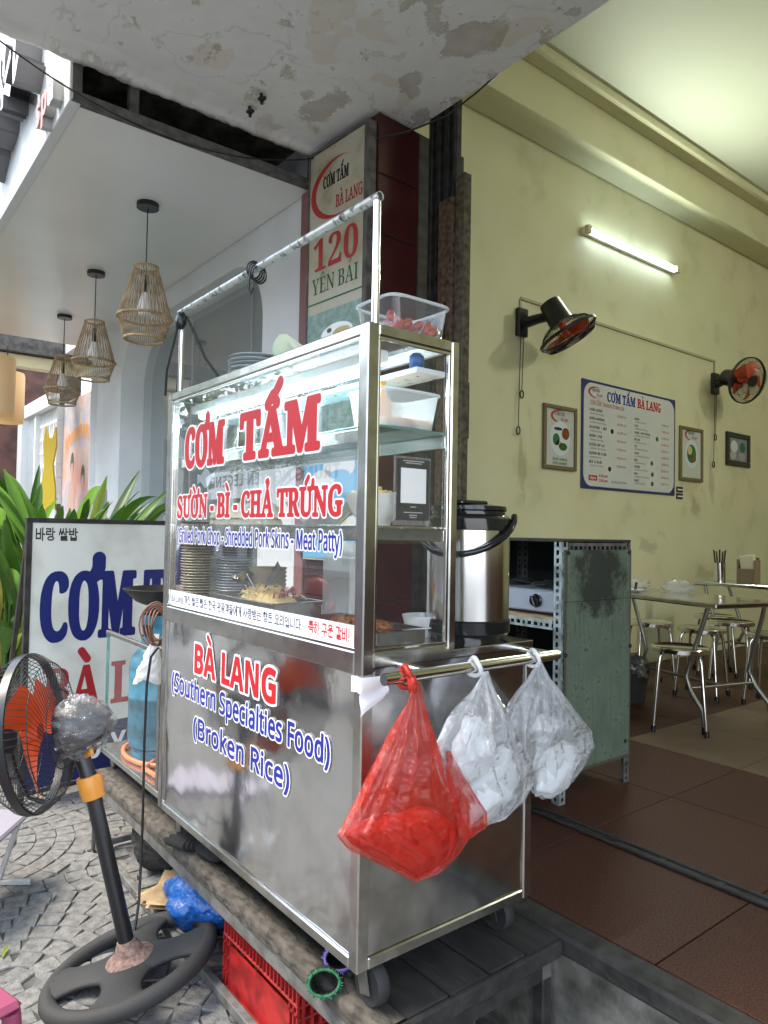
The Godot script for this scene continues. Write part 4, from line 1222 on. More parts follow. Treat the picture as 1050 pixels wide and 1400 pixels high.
func open_box(called: String, label: String, category: String, c: Vector3, w: float, d: float, h: float, turn: float, m: Material) -> Node3D:
	# plastic tub with flaring walls, rounded corners and a rolled rim
	var o := thing(called, label, category, c, turn)
	var ring := func(k: float, y: float):
		var r := []
		for i in 32:
			var a := TAU * i / 32.0
			var ca := cos(a); var sa := sin(a)
			var q := Vector2(signf(ca) * pow(absf(ca), .35), signf(sa) * pow(absf(sa), .35))
			r.append(V(q.x * w * .5 * k, y, q.y * d * .5 * k))
		return r
	var s := Sh.new()
	var A: Array = ring.call(.86, .001); var B: Array = ring.call(1.0, h)
	s.sheet(func(u, v): return A[int(round(u * 32)) % 32].lerp(B[int(round(u * 32)) % 32], v), 32, 2, true)
	for i in range(1, 31): s.tri(A[0], A[i], A[i + 1])
	part(s, "wall", m, o)
	s = Sh.new(); s.tube(ring.call(1.015, h), .004, 6, true); part(s, "rim", M.plastic_milky, o)
	return o
func build_cart_contents():
	var s: Sh
	# stacks of plates standing on the counter behind the glass
	var pm := plate_mesh(.062, .012)
	var st := [[-2.285, -1.005, 26, "plate_tan", "tan plate in the leftmost stack inside the glass case", "plates in the leftmost stack"], [-2.185, -1.09, 24, "ceramic_grey", "grey plate in the middle stack inside the glass case", "plates in the middle stack"], [-2.315, -1.13, 22, "ceramic_grey", "grey plate in the stack in the back left corner of case", "plates in the corner stack"]]
	for q in st:
		for i in q[2]:
			var p := inst(pm, numbered("plate"), M[q[3]], self, Transform3D(Basis(Vector3.UP, i * .7), V(q[0] + rng.randf_range(-.002, .002), YC + .001 + i * .0092, q[1] + rng.randf_range(-.002, .002))))
			tag(p, q[4], "plate", q[5])
	for q in [[-2.02, -1.12, "bowl_stack"]]:
		var bo := thing("bowl_stack", "stack of tan bowls behind the steel tray of shredded pork", "bowls", V(q[0], YC, q[1]))
		for i in 9:
			s = Sh.new(); s.x = XF(V(0, .001 + i * .013, 0))
			s.lathe([Vector2(0, 0), Vector2(.03, 0), Vector2(.045, .02), Vector2(.062, .055), Vector2(.060, .055), Vector2(.043, .022), Vector2(.0, .006)], 22)
			part(s, "bowl", M.plate_tan, bo)
	# tray of shredded pork skin with tongs
	steel_tray("steel_tray", "steel tray heaped with shredded pork skin behind the lettered glass", -2.13, -1.72, -1.13, -.975, YC + .001, 1.195, .0)
	var sh := thing("shredded_pork", "pale yellow heap of shredded pork skin in the steel tray", "food", V(-1.9, YC + .01, -1.05))
	s = Sh.new(); s.lump(V(-1.88, 1.17, -1.05), V(.15, .05, .06), 5, .2, 18); wp(s, "mound", M.shred, sh)
	s = Sh.new()
	for i in 150:
		var a := rng.randf() * TAU; var d := sqrt(rng.randf())
		var p := V(-1.88 + cos(a) * d * .15, 1.205 + (1 - d * d) * .022, -1.05 + sin(a) * d * .062)
		var e := p + V(rng.randf_range(-.03, .03), rng.randf_range(-.012, .014), rng.randf_range(-.02, .02))
		s.tube([p, (p + e) * .5 + V(0, .006, 0), e], .0016, 4, false, false)
	var shp := wp(s, "shreds", M.shred, sh); shp.set_meta("kind", "stuff")
	var on := thing("red_onion_pile", "small pile of pink onion strips at the right of the tray", "food", V(-1.76, 1.19, -1.05))
	for i in 14:
		s = Sh.new()
		var p := V(-1.765 + rng.randf_range(-.03, .03), 1.205 + rng.randf_range(0, .02), -1.04 + rng.randf_range(-.04, .04))
		s.tube([p, p + V(.012, .014, .004), p + V(.03, .018, .012)], .003, 5)
		wp(s, "strip", M.onion, on)
	var tg := thing("tongs", "grey steel spatula stuck upright in the shredded pork", "spatula", V(-1.86, 1.2, -1.05))
	s = Sh.new(); s.box(V(-1.845, 1.265, -1.04), V(.10, .026, .002), 0, Basis(Vector3.BACK, .75)); wp(s, "blade", M.steel_dull, tg)
	s = Sh.new(); s.rod(V(-1.88, 1.232, -1.04), V(-1.93, 1.18, -1.04), .004, 6); wp(s, "handle", M.black, tg)
	var sc := thing("scoop", "dark steel ladle leaning at the left of the tray", "ladle", V(-2.0, 1.2, -1.05))
	s = Sh.new(); s.x = Transform3D(Basis(Vector3.BACK, .5), V(-2.02, 1.255, -1.03)); s.lathe([Vector2(0, -.022), Vector2(.02, -.016), Vector2(.034, 0), Vector2(.032, 0), Vector2(.018, -.013), Vector2(0, -.018)], 16); wp(s, "bowl", M.steel_dull, sc)
	s = Sh.new(); s.rod(V(-1.99, 1.262, -1.03), V(-1.91, 1.19, -1.04), .004, 6); wp(s, "handle", M.steel_dull, sc)
	# tray of grilled pork
	steel_tray("meat_tray", "shallow steel tray of grilled pork at the right end of the case", -1.735, -1.36, -1.21, -1.06, YC + .001, 1.155, .0)
	var gp := thing("grilled_pork", "golden brown grilled pork pieces piled in the shallow steel tray", "meat", V(-1.5, YC + .01, -1.13))
	heap(gp, "pork_piece", M.pork, V(-1.54, 1.145, -1.13), V(.14, .03, .055), 24, V(.028, .012, .018), 300)
	var wb := thing("small_bowl", "small white patterned bowl behind the tray of grilled pork", "bowl", V(-1.44, YC + .001, -1.27))
	s = Sh.new(); s.lathe([Vector2(0, 0), Vector2(.025, 0), Vector2(.027, .006), Vector2(.045, .025), Vector2(.055, .058), Vector2(.053, .058), Vector2(.042, .027), Vector2(0, .012)], 24); part(s, "bowl", M.ceramic, wb)
	# second shelf: big bowl of crackling, first shelf: milky box
	var bb := thing("serving_bowl", "white bowl of fried crackling on the lower shelf beside black card", "bowl", V(-1.372, 1.415, -1.055))
	s = Sh.new(); s.lathe([Vector2(0, 0), Vector2(.035, 0), Vector2(.038, .008), Vector2(.062, .03), Vector2(.078, .075), Vector2(.075, .075), Vector2(.058, .033), Vector2(0, .016)], 28); part(s, "bowl", M.ceramic, bb)
	var ck := thing("fried_crackling", "golden fried crackling heaped in the white serving bowl", "food", V(-1.372, 1.45, -1.055))
	heap(ck, "crackling", M.shred, V(-1.372, 1.475, -1.055), V(.062, .035, .06), 26, V(.018, .014, .016), 500)
	var lb := thing("serving_dish", "wide white dish with yellow food on the lower shelf, further left", "bowl", V(-1.62, 1.415, -1.06))
	s = Sh.new(); s.lathe([Vector2(0, 0), Vector2(.05, 0), Vector2(.055, .008), Vector2(.09, .04), Vector2(.10, .06), Vector2(.097, .06), Vector2(.05, .012), Vector2(0, .01)], 28); part(s, "bowl", M.ceramic, lb)
	var eg := thing("egg_patty", "yellow steamed meat patty slices in the wide white dish", "food", V(-1.62, 1.42, -1.06))
	heap(eg, "slice", M.shred, V(-1.62, 1.45, -1.06), V(.075, .03, .07), 20, V(.02, .01, .018), 700)
	var gl := thing("glass_stack", "stack of upturned tan bowls on the upper shelf at left", "bowls", V(-2.2, 1.415, -1.06))
	for i in 6:
		s = Sh.new(); s.x = XF(V(.13 * (i % 3), .0 + .02 * (i / 3), 0)); s.lathe([Vector2(.055, 0), Vector2(.057, 0), Vector2(.045, .035), Vector2(.02, .05), Vector2(0, .05)], 20); part(s, "bowl", M.plate_tan, gl)
	var mb := open_box("milky_box", "milky plastic box with orange broth on the upper shelf", "box", V(-1.335, 1.644, -1.075), .155, .185, .085, .0, M.plastic_milky)
	var br := thing("orange_broth", "orange liquid lying in the bottom of the milky plastic box", "food", V(-1.335, 1.647, -1.075))
	s = Sh.new(); s.box(V(0, .012, 0), V(.125, .018, .15), .006); part(s, "liquid", M.orange_food, br)
	s = Sh.new(); s.x = XF(V(.02, .052, .05)); s.lathe([Vector2(0, -.03), Vector2(.02, -.025), Vector2(.026, -.005), Vector2(.014, .02), Vector2(.005, .04), Vector2(.008, .055)], 14); part(s, "tied_bag", M.orange_food, br)
	var bs := thing("blue_bottle", "dark blue bottle standing under the top of the case", "bottle", V(-1.305, 1.793, -1.12))
	s = Sh.new(); s.lathe([Vector2(0, 0), Vector2(.016, 0), Vector2(.018, .01), Vector2(.018, .035), Vector2(.010, .042), Vector2(0, .042)], 16); part(s, "body", M.tarp_blue, bs)
	# white stack of paper and styrofoam behind, seen through the glass
	var pb := thing("napkin_box", "white paper napkin pack standing behind the case on the counter", "napkins", V(-1.86, YC + .001, -1.32))
	s = Sh.new(); s.box(V(0, .10, 0), V(.16, .20, .09), .006); part(s, "pack", M.white_print, pb)
	s = Sh.new(); s.lump(V(0, .215, 0), V(.05, .03, .03), 3, .3, 10); part(s, "tissue", M.white_print, pb)
	# things on top of the case
	var tp := plate_mesh(.088, .014)
	for i in 6:
		var p := inst(tp, numbered("top_plate"), M.ceramic_grey, self, XF(V(-2.02 + .002 * (i % 3), YT + .001 + i * .0125, -1.06 - .002 * (i % 2))))
		tag(p, "grey plate in the stack on top of the glass case", "plate", "plates stacked on top of the case")
	s = Sh.new(); s.bb(X0 + .03, X1 - .03, YT - .008, YT - .002, ZC + .026, ZF - .034); wp(s, "top_sheet", M.glass, get_node("food_cart"))
	var lf := thing("lettuce_leaf", "pale lettuce leaf lying on the case top beside grey plates", "leaf", V(-1.83, YT, -1.10))
	s = Sh.new(); s.sheet(func(u, v): return V(-1.93 + .17 * u, YT + .005 + .11 * v * sin(PI * clampf(u, .08, .95)) + .012 * sin(u * 17.0) * v, -1.10 + .05 * v * sin(u * 5.0) + .01 * sin(v * 11.0 + u * 9.0)), 14, 8)
	wp(s, "blade", mat("lettuce", lin(.58, .58, .46), .5, 0, {"back": lin(.4, .45, .2)}), lf)
	open_box("clear_tub", "clear plastic tub of red sausages on top of the case", "tub", V(-1.345, YT + .001, -1.105), .16, .19, .088, .0, M.plastic_clear)
	var sa := thing("red_sausages", "red brown sausages with cut ends heaped in the clear tub", "food", V(-1.345, YT + .005, -1.105))
	var rg := RandomNumberGenerator.new(); rg.seed = 12
	for i in 22:
		s = Sh.new()
		var c := V(-1.345 + rg.randf_range(-.05, .05), YT + .02 + rg.randf_range(0, .03), -1.105 + rg.randf_range(-.065, .065))
		var d := V(rg.randf_range(-1, 1), rg.randf_range(.0, 1.2), rg.randf_range(-1, 1)).normalized() * .017
		s.tube([c - d * 1.1, c - d, c + d * .8, c + d * 1.35], [.005, .0105, .011, .007], 9)
		wp(s, "sausage", M.sausage, sa)
	# card in an acrylic stand (its square code left blank)
	var cd := thing("card_stand", "black payment card in a clear stand inside the side glass", "card", V(-1.272, 1.415, -1.086))
	s = Sh.new(); s.bb(-1.277, -1.272, 1.416, 1.578, -1.142, -1.030, .001); wp(s, "acrylic", M.plastic_clear, cd)
	s = Sh.new(); s.bb(-1.2715, -1.2695, 1.428, 1.572, -1.137, -1.035, .0006)
	var cp := wp(s, "card", M.black_print, cd)
	s = Sh.new(); s.bb(-1.2694, -1.2690, 1.468, 1.550, -1.125, -1.047); wp(s, "white_square", M.white_print, cp)
	s = Sh.new()
	for q in [[1.561, .05], [1.566, .065], [1.458, .018], [1.445, .058], [1.4385, .025], [1.4335, .02]]: s.bb(-1.2694, -1.2690, q[0], q[0] + .0024, -1.086 - q[1] * .5, -1.086 + q[1] * .5)
	wp(s, "print_line", M.silver_grey, cp)
	# thermos on the counter
	var th := thing("vacuum_flask", "large shiny steel drinks flask with black lid on the counter", "flask", V(-1.365, YC, -1.365))
	s = Sh.new(); s.lathe([Vector2(0, 0), Vector2(.085, 0), Vector2(.085, .012), Vector2(.108, .014), Vector2(.114, .022), Vector2(.114, .052), Vector2(.110, .056)], 40); part(s, "base", M.black_gloss, th)
	s = Sh.new(); s.lathe([Vector2(.1105, .056), Vector2(.1105, .288)], 48); part(s, "body", M.steel_shine, th)
	s = Sh.new(); s.lathe([Vector2(.1105, .288), Vector2(.114, .29), Vector2(.114, .318), Vector2(.106, .326), Vector2(.098, .33), Vector2(.098, .338), Vector2(.102, .342), Vector2(.100, .352), Vector2(.06, .358), Vector2(0, .358)], 40)
	var lid := part(s, "lid", M.black_gloss, th)
	s = Sh.new(); s.box(V(.0, .361, .02), V(.09, .012, .10), .004); part(s, "lid_catch", M.black_gloss, lid)
	s = Sh.new()
	var hp := []
	for i in 17:
		var a := lerpf(-PI * .62, PI * .62, i / 16.0) - PI * .36
		hp.append(V(cos(a) * .122, .30 - .075 * cos(a + PI * .36) , -sin(a) * .122))
	s.tube(hp, .0085, 8); part(s, "carry_handle", M.black_gloss, th)

func build_platform():
	var s: Sh
	var o := thing("platform", "low weathered wood and steel platform carrying the food cart", "platform", V(-2.2, 0, -1.25))
	# planks with a worn front board
	for i in 4:
		s = Sh.new()
		s.bb(-3.20, -1.19, .318, .349 - .002 * (i % 2), -1.025 - i * .132, -1.025 - i * .132 - .126, .004)
		wp(s, "plank", M.wood_old, o)
	s = Sh.new()
	var nz := noise(9.0, 5, 2)
	s.sheet(func(u, v):
		var x: float = lerpf(-3.20, -1.19, u)
		var e: float = .006 * nz.get_noise_1d(x * 2.0)
		var P := [V(x, .302, -.948), V(x, .322, -.944 - absf(e) * .5), V(x, .342 + e * .4, -.945 + e), V(x, .349 + e * .25, -.953 + e), V(x, .3495, -1.02), V(x, .302, -1.02)]
		return P[int(round(v * 5))], 90, 5)
	wp(s, "front_board", M.wood_edge, o)
	# steel frame under it
	s = Sh.new(); s.bb(-3.215, -1.20, .262, .301, -.985, -.95, .003); wp(s, "front_beam", M.beam_iron, o)
	s = Sh.new(); s.bb(-3.215, -1.20, .245, .284, -1.53, -1.495, .003); wp(s, "back_beam", M.beam_iron, o)
	for xx in [-3.215, -2.15, -1.235]:
		s = Sh.new(); s.bb(xx, xx + .035, .2455, .2835, -1.494, -.986, .002); wp(s, "cross_beam", M.dark_iron, o)
		for zz in [-.985, -1.53]:
			if xx > -2.2 and xx < -2.0 and zz > -1.2: continue
			s = Sh.new(); s.bb(xx, xx + .035, .0, .2445, zz, zz + .035, .003); wp(s, "leg", M.dark_iron, o)
	s = Sh.new(); s.bb(-3.18, -1.237, .012, .042, -.981, -.955, .003); wp(s, "foot_rail", mat("rail_grey", lin(.15, .148, .14), .8, .2, {"tex": M.beam_iron.albedo_texture, "scale": 3.0}), o)
	s = Sh.new(); s.bb(-3.205, -3.185, .012, .04, -1.494, -.986, .003); wp(s, "foot_rail", M.beam_iron, o)
	# end board towards the camera side
	s = Sh.new(); s.bb(-1.19, -1.172, .305, .347, -1.54, -.955, .005); wp(s, "end_board", M.wood_old, o)
	s = Sh.new()
	s.bb(-1.40, -1.37, .35, .362, -1.50, -1.0, .003)
	wp(s, "batten", M.wood_old, o)
	# things kept underneath
	s = Sh.new(); s.lump(V(-2.90, .125, -1.16), V(.17, .135, .14), 11, .16, 18)
	solo(s, "stone_block", M.granite_dark, "rough dark stone block under the left end of platform", "stone")
	var cb := thing("cardboard_sheets", "flattened brown cardboard sheets lying under the platform", "cardboard", V(-2.6, 0, -1.1))
	for i in 4:
		s = Sh.new()
		s.x = Transform3D(Basis(Vector3.UP, .2 + .25 * i), V(-2.56 + .02 * i, .02 + .018 * i, -1.12))
		s.sheet(func(u, v): return V((u - .5) * .30, .006 * sin(u * 6.0 + i) + .01 * v * v, (v - .5) * .26), 8, 8)
		s.sheet(func(u, v): return V((u - .5) * .30, .006 * sin(u * 6.0 + i) + .01 * v * v - .004, (.5 - v) * .26), 8, 8)
		wp(s, "sheet", M.cardboard, cb)
	s = Sh.new()
	var fz := noise(1.3, 33, 4)
	s.sheet(func(u, v):
		var a: float = u * TAU; var r: float = .125 * sin(PI * clampf(v * .93 + .07, 0, 1)) * (1.0 + .5 * fz.get_noise_2d(cos(a) * 1.2 + 5.0, sin(a) * 1.2 + v * 1.6)) + .004
		return V(-2.31 + cos(a) * r * 1.1, .01 + .235 * (1 - v) + .02 * fz.get_noise_2d(a, 4.0) * v, -1.045 + sin(a) * r * .8), 40, 18, true)
	solo(s, "blue_plastic_bag", M.tarp_blue, "crumpled glossy blue plastic bag beside the red crate", "bag")
	# red crate with ribs
	var c := thing("red_crate", "red plastic crate pushed under the front of the platform", "crate", V(-1.80, 0, -1.13))
	var x0 := -2.01; var x1 := -1.58; var z0 := -1.32; var z1 := -.99; var h := .245
	s = Sh.new(); s.bb(x0 + .01, x1 - .01, .003, .012, z0 + .01, z1 - .01); wp(s, "floor", M.crate_red, c)
	for q in [[x0, x1, z1 - .008, z1], [x0, x1, z0, z0 + .008]]:
		s = Sh.new()
		s.bb(q[0], q[1], .003, .03, q[2], q[3], .002); s.bb(q[0] + .04, q[1] - .04, .03, .155, q[2] + .002, q[3] - .002); s.bb(q[0], q[1], h - .075, h - .066, q[2], q[3], .002)
		s.bb(q[0] - .004, q[1] + .004, h - .016, h, q[2] - .004, q[3] + .006, .002)
		for i in 22: s.bb(q[0] + .006 + i * .0198, q[0] + .012 + i * .0198, h - .066, h - .016, q[2], q[3])
		for xx in [q[0], q[0] + .018, q[0] + .04, q[1] - .044, q[1] - .024, q[1] - .006]: s.bb(xx, xx + .006, .03, h - .075, q[2], q[3])
		for yy in [.07, .11, .15]: s.bb(q[0], q[0] + .044, yy, yy + .006, q[2], q[3]); s.bb(q[1] - .044, q[1], yy, yy + .006, q[2], q[3])
		wp(s, "side", M.crate_red, c)
	for xx in [[x0, x0 + .008], [x1 - .008, x1]]:
		s = Sh.new()
		s.bb(xx[0], xx[1], .003, .02, z0 + .008, z1 - .008); s.bb(xx[0] - .004, xx[1] + .004, h - .016, h - .0005, z0 + .008, z1 - .008, .002)
		for i in 12: s.bb(xx[0], xx[1], .02, h - .016, z0 + .014 + i * .0265, z0 + .021 + i * .0265)
		for i in 6: s.bb(xx[0] + .001, xx[1] - .001, .04 + i * .032, .047 + i * .032, z0 + .008, z1 - .008)
		wp(s, "end", M.crate_red, c)
	# gloves
	var bg := thing("black_glove", "black knitted work glove lying on the platform under cart", "glove", V(-2.2, .35, -.99))
	s = Sh.new()
	for i in 5: s.tube([V(-2.18 - .008 * i, .372, -1.00 + .012 * i), V(-2.26 - .01 * i, .378 - .004 * i, -.985 + .014 * i), V(-2.31 - .012 * (i % 3), .362, -.975 + .012 * i)], [.016, .013, .009], 8)
	s.lump(V(-2.14, .374, -1.005), V(.075, .026, .04), 8, .2, 14); wp(s, "glove", M.cloth_black, bg)
	for q in [[-1.405, .385, -.995, "purple_yarn", "black knitted glove with a purple cuff beside front wheel"], [-1.365, .372, -.925, "green_yarn", "black knitted glove with a green cuff beside front wheel"]]:
		var g := thing("work_glove", q[4], "glove", V(q[0], .35, q[2]), 0.0, "gloves tucked beside the wheel")
		var ax := V(.75, .42, .5).normalized()
		var u := ax.cross(Vector3.UP).normalized(); var w := u.cross(ax)
		var cen := V(q[0], q[1], q[2])
		var bd := func(k: float, r: float): 
			var ring := []
			for i in 20: ring.append(cen + ax * k + (u * cos(TAU * i / 20) * 1.15 + w * sin(TAU * i / 20) * .85) * r)
			return ring
		s = Sh.new()
		var R0: Array = bd.call(.0, .031); var R1: Array = bd.call(-.05, .034); var R2: Array = bd.call(-.09, .02); var R3: Array = bd.call(-.03, .024)
		for i in 20:
			var j := (i + 1) % 20
			s.quad(R0[i], R0[j], R1[j], R1[i]); s.quad(R1[i], R1[j], R2[j], R2[i]); s.quad(R0[j], R0[i], R3[i], R3[j])
		wp(s, "hand", M.cloth_black, g)
		s = Sh.new(); s.tube(bd.call(.004, .0305), .0032, 6, true)
		for i in 110:
			var a := TAU * i / 110.0
			var p := cen + ax * .003 + (u * cos(a) * 1.15 + w * sin(a) * .85) * .030
			s.tube([p, p + (ax * rng.randf_range(-.6, 1) + (u * cos(a) + w * sin(a)) * rng.randf_range(-.5, 1.2)) * .008], .0012, 4, false, false)
		wp(s, "cuff", M[q[3]], g)

func build_gas_trolley():
	var s: Sh
	var t := thing("gas_trolley", "low steel tray trolley on casters carrying the gas cylinder", "trolley", V(-2.88, .35, -1.2))
	s = Sh.new(); s.bb(-3.26, -2.44, .432, .436, -1.38, -.99); s.bb(-3.26, -2.44, .405, .4315, -1.012, -.99, .003); s.bb(-3.26, -2.44, .405, .4315, -1.38, -1.36, .003); s.bb(-3.26, -3.238, .405, .4315, -1.36, -1.012, .003); wp(s, "tray", M.steel, t)
	s = Sh.new(); s.bb(-2.60, -2.578, .437, .96, -1.012, -.99, .002); wp(s, "upright", M.steel_dull, t)
	for q in [[-3.18, -1.03], [-2.55, -1.03], [-3.18, -1.33], [-2.55, -1.33]]:
		s = Sh.new(); s.x = Transform3D(Basis(Vector3.RIGHT, PI / 2), V(q[0], .377, q[1])); s.lathe([Vector2(0, -.012), Vector2(.026, -.012), Vector2(.027, 0), Vector2(.026, .012), Vector2(0, .012)], 16)
		s.x = Transform3D(); s.bb(q[0] - .012, q[0] + .012, .385, .404, q[1] - .016, q[1] + .016)
		wp(s, "caster", M.steel_dull, t)
	# wind screen of glass
	var g := thing("wind_screen", "glass wind screen with steel top edge before the gas cylinder", "glass screen", V(-2.9, .437, -1.04))
	s = Sh.new(); s.bb(-3.23, -2.602, .438, .925, -1.006, -1.001); wp(s, "pane", M.screen_glass, g)
	s = Sh.new(); s.bb(-3.237, -3.23, .438, .925, -1.01, -.997); wp(s, "pane_edge", M.glass_edge, g)
	s = Sh.new(); s.bb(-3.24, -2.602, .925, .942, -1.012, -.994, .002); wp(s, "top_rail", M.steel_dull, g)
	# cylinder
	var c := thing("gas_cylinder", "sky blue gas cylinder standing on the steel trolley", "gas cylinder", V(-2.97, .437, -1.155))
	s = Sh.new(); s.lathe([Vector2(0, .03), Vector2(.10, .035), Vector2(.132, .06), Vector2(.138, .09), Vector2(.138, .26), Vector2(.1405, .264), Vector2(.1405, .276), Vector2(.138, .28), Vector2(.138, .40), Vector2(.13, .44), Vector2(.10, .475), Vector2(.04, .49), Vector2(0, .492)], 40); c.scale = V(1, .955, 1)
	part(s, "tank", M.gas_blue, c)
	s = Sh.new(); s.lathe([Vector2(.118, .0), Vector2(.122, .0), Vector2(.122, .05), Vector2(.118, .05)], 32); part(s, "foot_ring", M.gas_blue, c)
	s = Sh.new()
	s.lathe([Vector2(.088, .468), Vector2(.092, .468), Vector2(.094, .53), Vector2(.090, .53)], 32)
	for sg in 3: s.lathe([Vector2(.090, .53), Vector2(.094, .53), Vector2(.094, .585), Vector2(.090, .585)], 6, .6, sg * TAU / 3 + .2, sg * TAU / 3 + .2 + .75)
	s.lathe([Vector2(.090, .585), Vector2(.094, .585), Vector2(.094, .625), Vector2(.090, .625), Vector2(.090, .585)], 32)
	part(s, "collar", M.gas_blue, c)
	s = Sh.new(); s.rod(V(0, .49, 0), V(0, .58, 0), .018, 10); s.box(V(.02, .565, 0), V(.06, .024, .03), .004); part(s, "valve", M.dark_iron, c)
	s = Sh.new(); s.lathe([Vector2(.1385, .345), Vector2(.1388, .405)], 8, .6, 1.85, 2.5); part(s, "paper_label", M.white_print, c)
	# burner and pan above it
	var b := thing("burner", "small black gas burner ring under the frying pan", "burner", V(-2.96, 1.035, -1.15))
	s = Sh.new(); s.lathe([Vector2(0, 0), Vector2(.07, 0), Vector2(.075, .01), Vector2(.06, .035), Vector2(0, .04)], 20); part(s, "ring", M.black_matte, b)
	var w := thing("frying_pan", "black iron frying pan on the burner beside the cart", "pan", V(-2.96, 1.077, -1.15))
	s = Sh.new(); s.lathe([Vector2(0, 0), Vector2(.09, 0), Vector2(.12, .014), Vector2(.168, .062), Vector2(.172, .066), Vector2(.168, .068), Vector2(.118, .022), Vector2(.085, .008), Vector2(0, .007)], 40); part(s, "bowl", mat("iron_pan", lin(.022, .021, .02), .42, .5), w)
	# orange hose lying on the tray
	s = Sh.new()
	var pts := []
	for i in 33:
		var a := lerpf(.1, 4.6, i / 32.0)
		pts.append(V(-2.98 + cos(a) * .19, .448, -1.12 + sin(a) * .105))
	pts.append(V(-2.80, .45, -1.02)); pts.append(V(-2.62, .452, -1.03)); pts.append(V(-2.50, .452, -1.10))
	s.tube(pts, .0095, 8); solo(s, "gas_hose", M.hose_orange, "orange rubber gas hose curled round the cylinder foot", "hose")
	# loops of brown wire, white bag, socket strip
	var wr := thing("wire_bundle", "bundle of brown electric wire hung on the cart's left end", "wire", V(-2.43, 1.05, -.95))
	for i in 6:
		s = Sh.new()
		var ring := []
		for k in 20:
			var a := TAU * k / 20.0
			ring.append(V(-2.47 + .03 * sin(a * 2.0 + i) * .4 - .008 * i, 1.055 + sin(a) * (.05 + .006 * i), -.94 + cos(a) * (.022 + .006 * i)))
		s.tube(ring, .003, 5, true); wp(s, "loop", M.brown_wire, wr)
	s = Sh.new(); s.tube([V(-2.425, 1.10, -.955), V(-2.41, 1.35, -.945), V(-2.405, 1.62, -.935)], .0025, 5); wp(s, "tail", M.brown_wire, wr)
	s = Sh.new()
	var z3 := noise(3.0, 66, 3)
	s.sheet(func(u, v):
		var a: float = u * TAU; var r: float = (.012 + .035 * smoothstep(0.0, 1.0, v)) * (1.0 + .5 * z3.get_noise_2d(cos(a) * 2.0, sin(a) * 2.0 + v * 3.0))
		return V(-2.50 + cos(a) * r * .8 - .03 * v, 1.02 - .17 * v + .012 * sin(a * 2.0) * v, -.94 + sin(a) * r + .012 * v), 28, 14, true)
	solo(s, "white_tied_bag", M.bag_white, "white plastic bag tied to the cart beside the gas cylinder", "bag")
	var ps := thing("socket_strip", "grimy yellow socket strip hanging behind the white tied bag", "socket strip", V(-2.42, .93, -.97))
	s = Sh.new(); s.box(V(-2.425, .93, -.975), V(.03, .17, .05), .004); wp(s, "body", M.yellow_strip, ps)
	s = Sh.new()
	for i in 4:
		for k in [-1, 1]: s.box(V(-2.425 + k * .006, .87 + i * .036, -.9495), V(.003, .009, .001)); s.box(V(-2.409, .87 + i * .036, -.975 + k * .008), V(.001, .009, .003))
	wp(s, "slots", M.black, ps)
	# black cable that drops from the strip down to the fan
	s = Sh.new()
	s.tube([V(-2.41, .97, -.945), V(-2.43, .985, -.925), V(-2.445, .95, -.905), V(-2.45, .85, -.895), V(-2.445, .65, -.89), V(-2.44, .45, -.89), V(-2.43, .28, -.885), V(-2.40, .14, -.87), V(-2.36, .04, -.84), V(-2.30, .012, -.80), V(-2.25, .03, -.74)], .0045, 6)
	solo(s, "power_cable", M.black, "black power cable hanging from the socket strip to pavement", "cable")

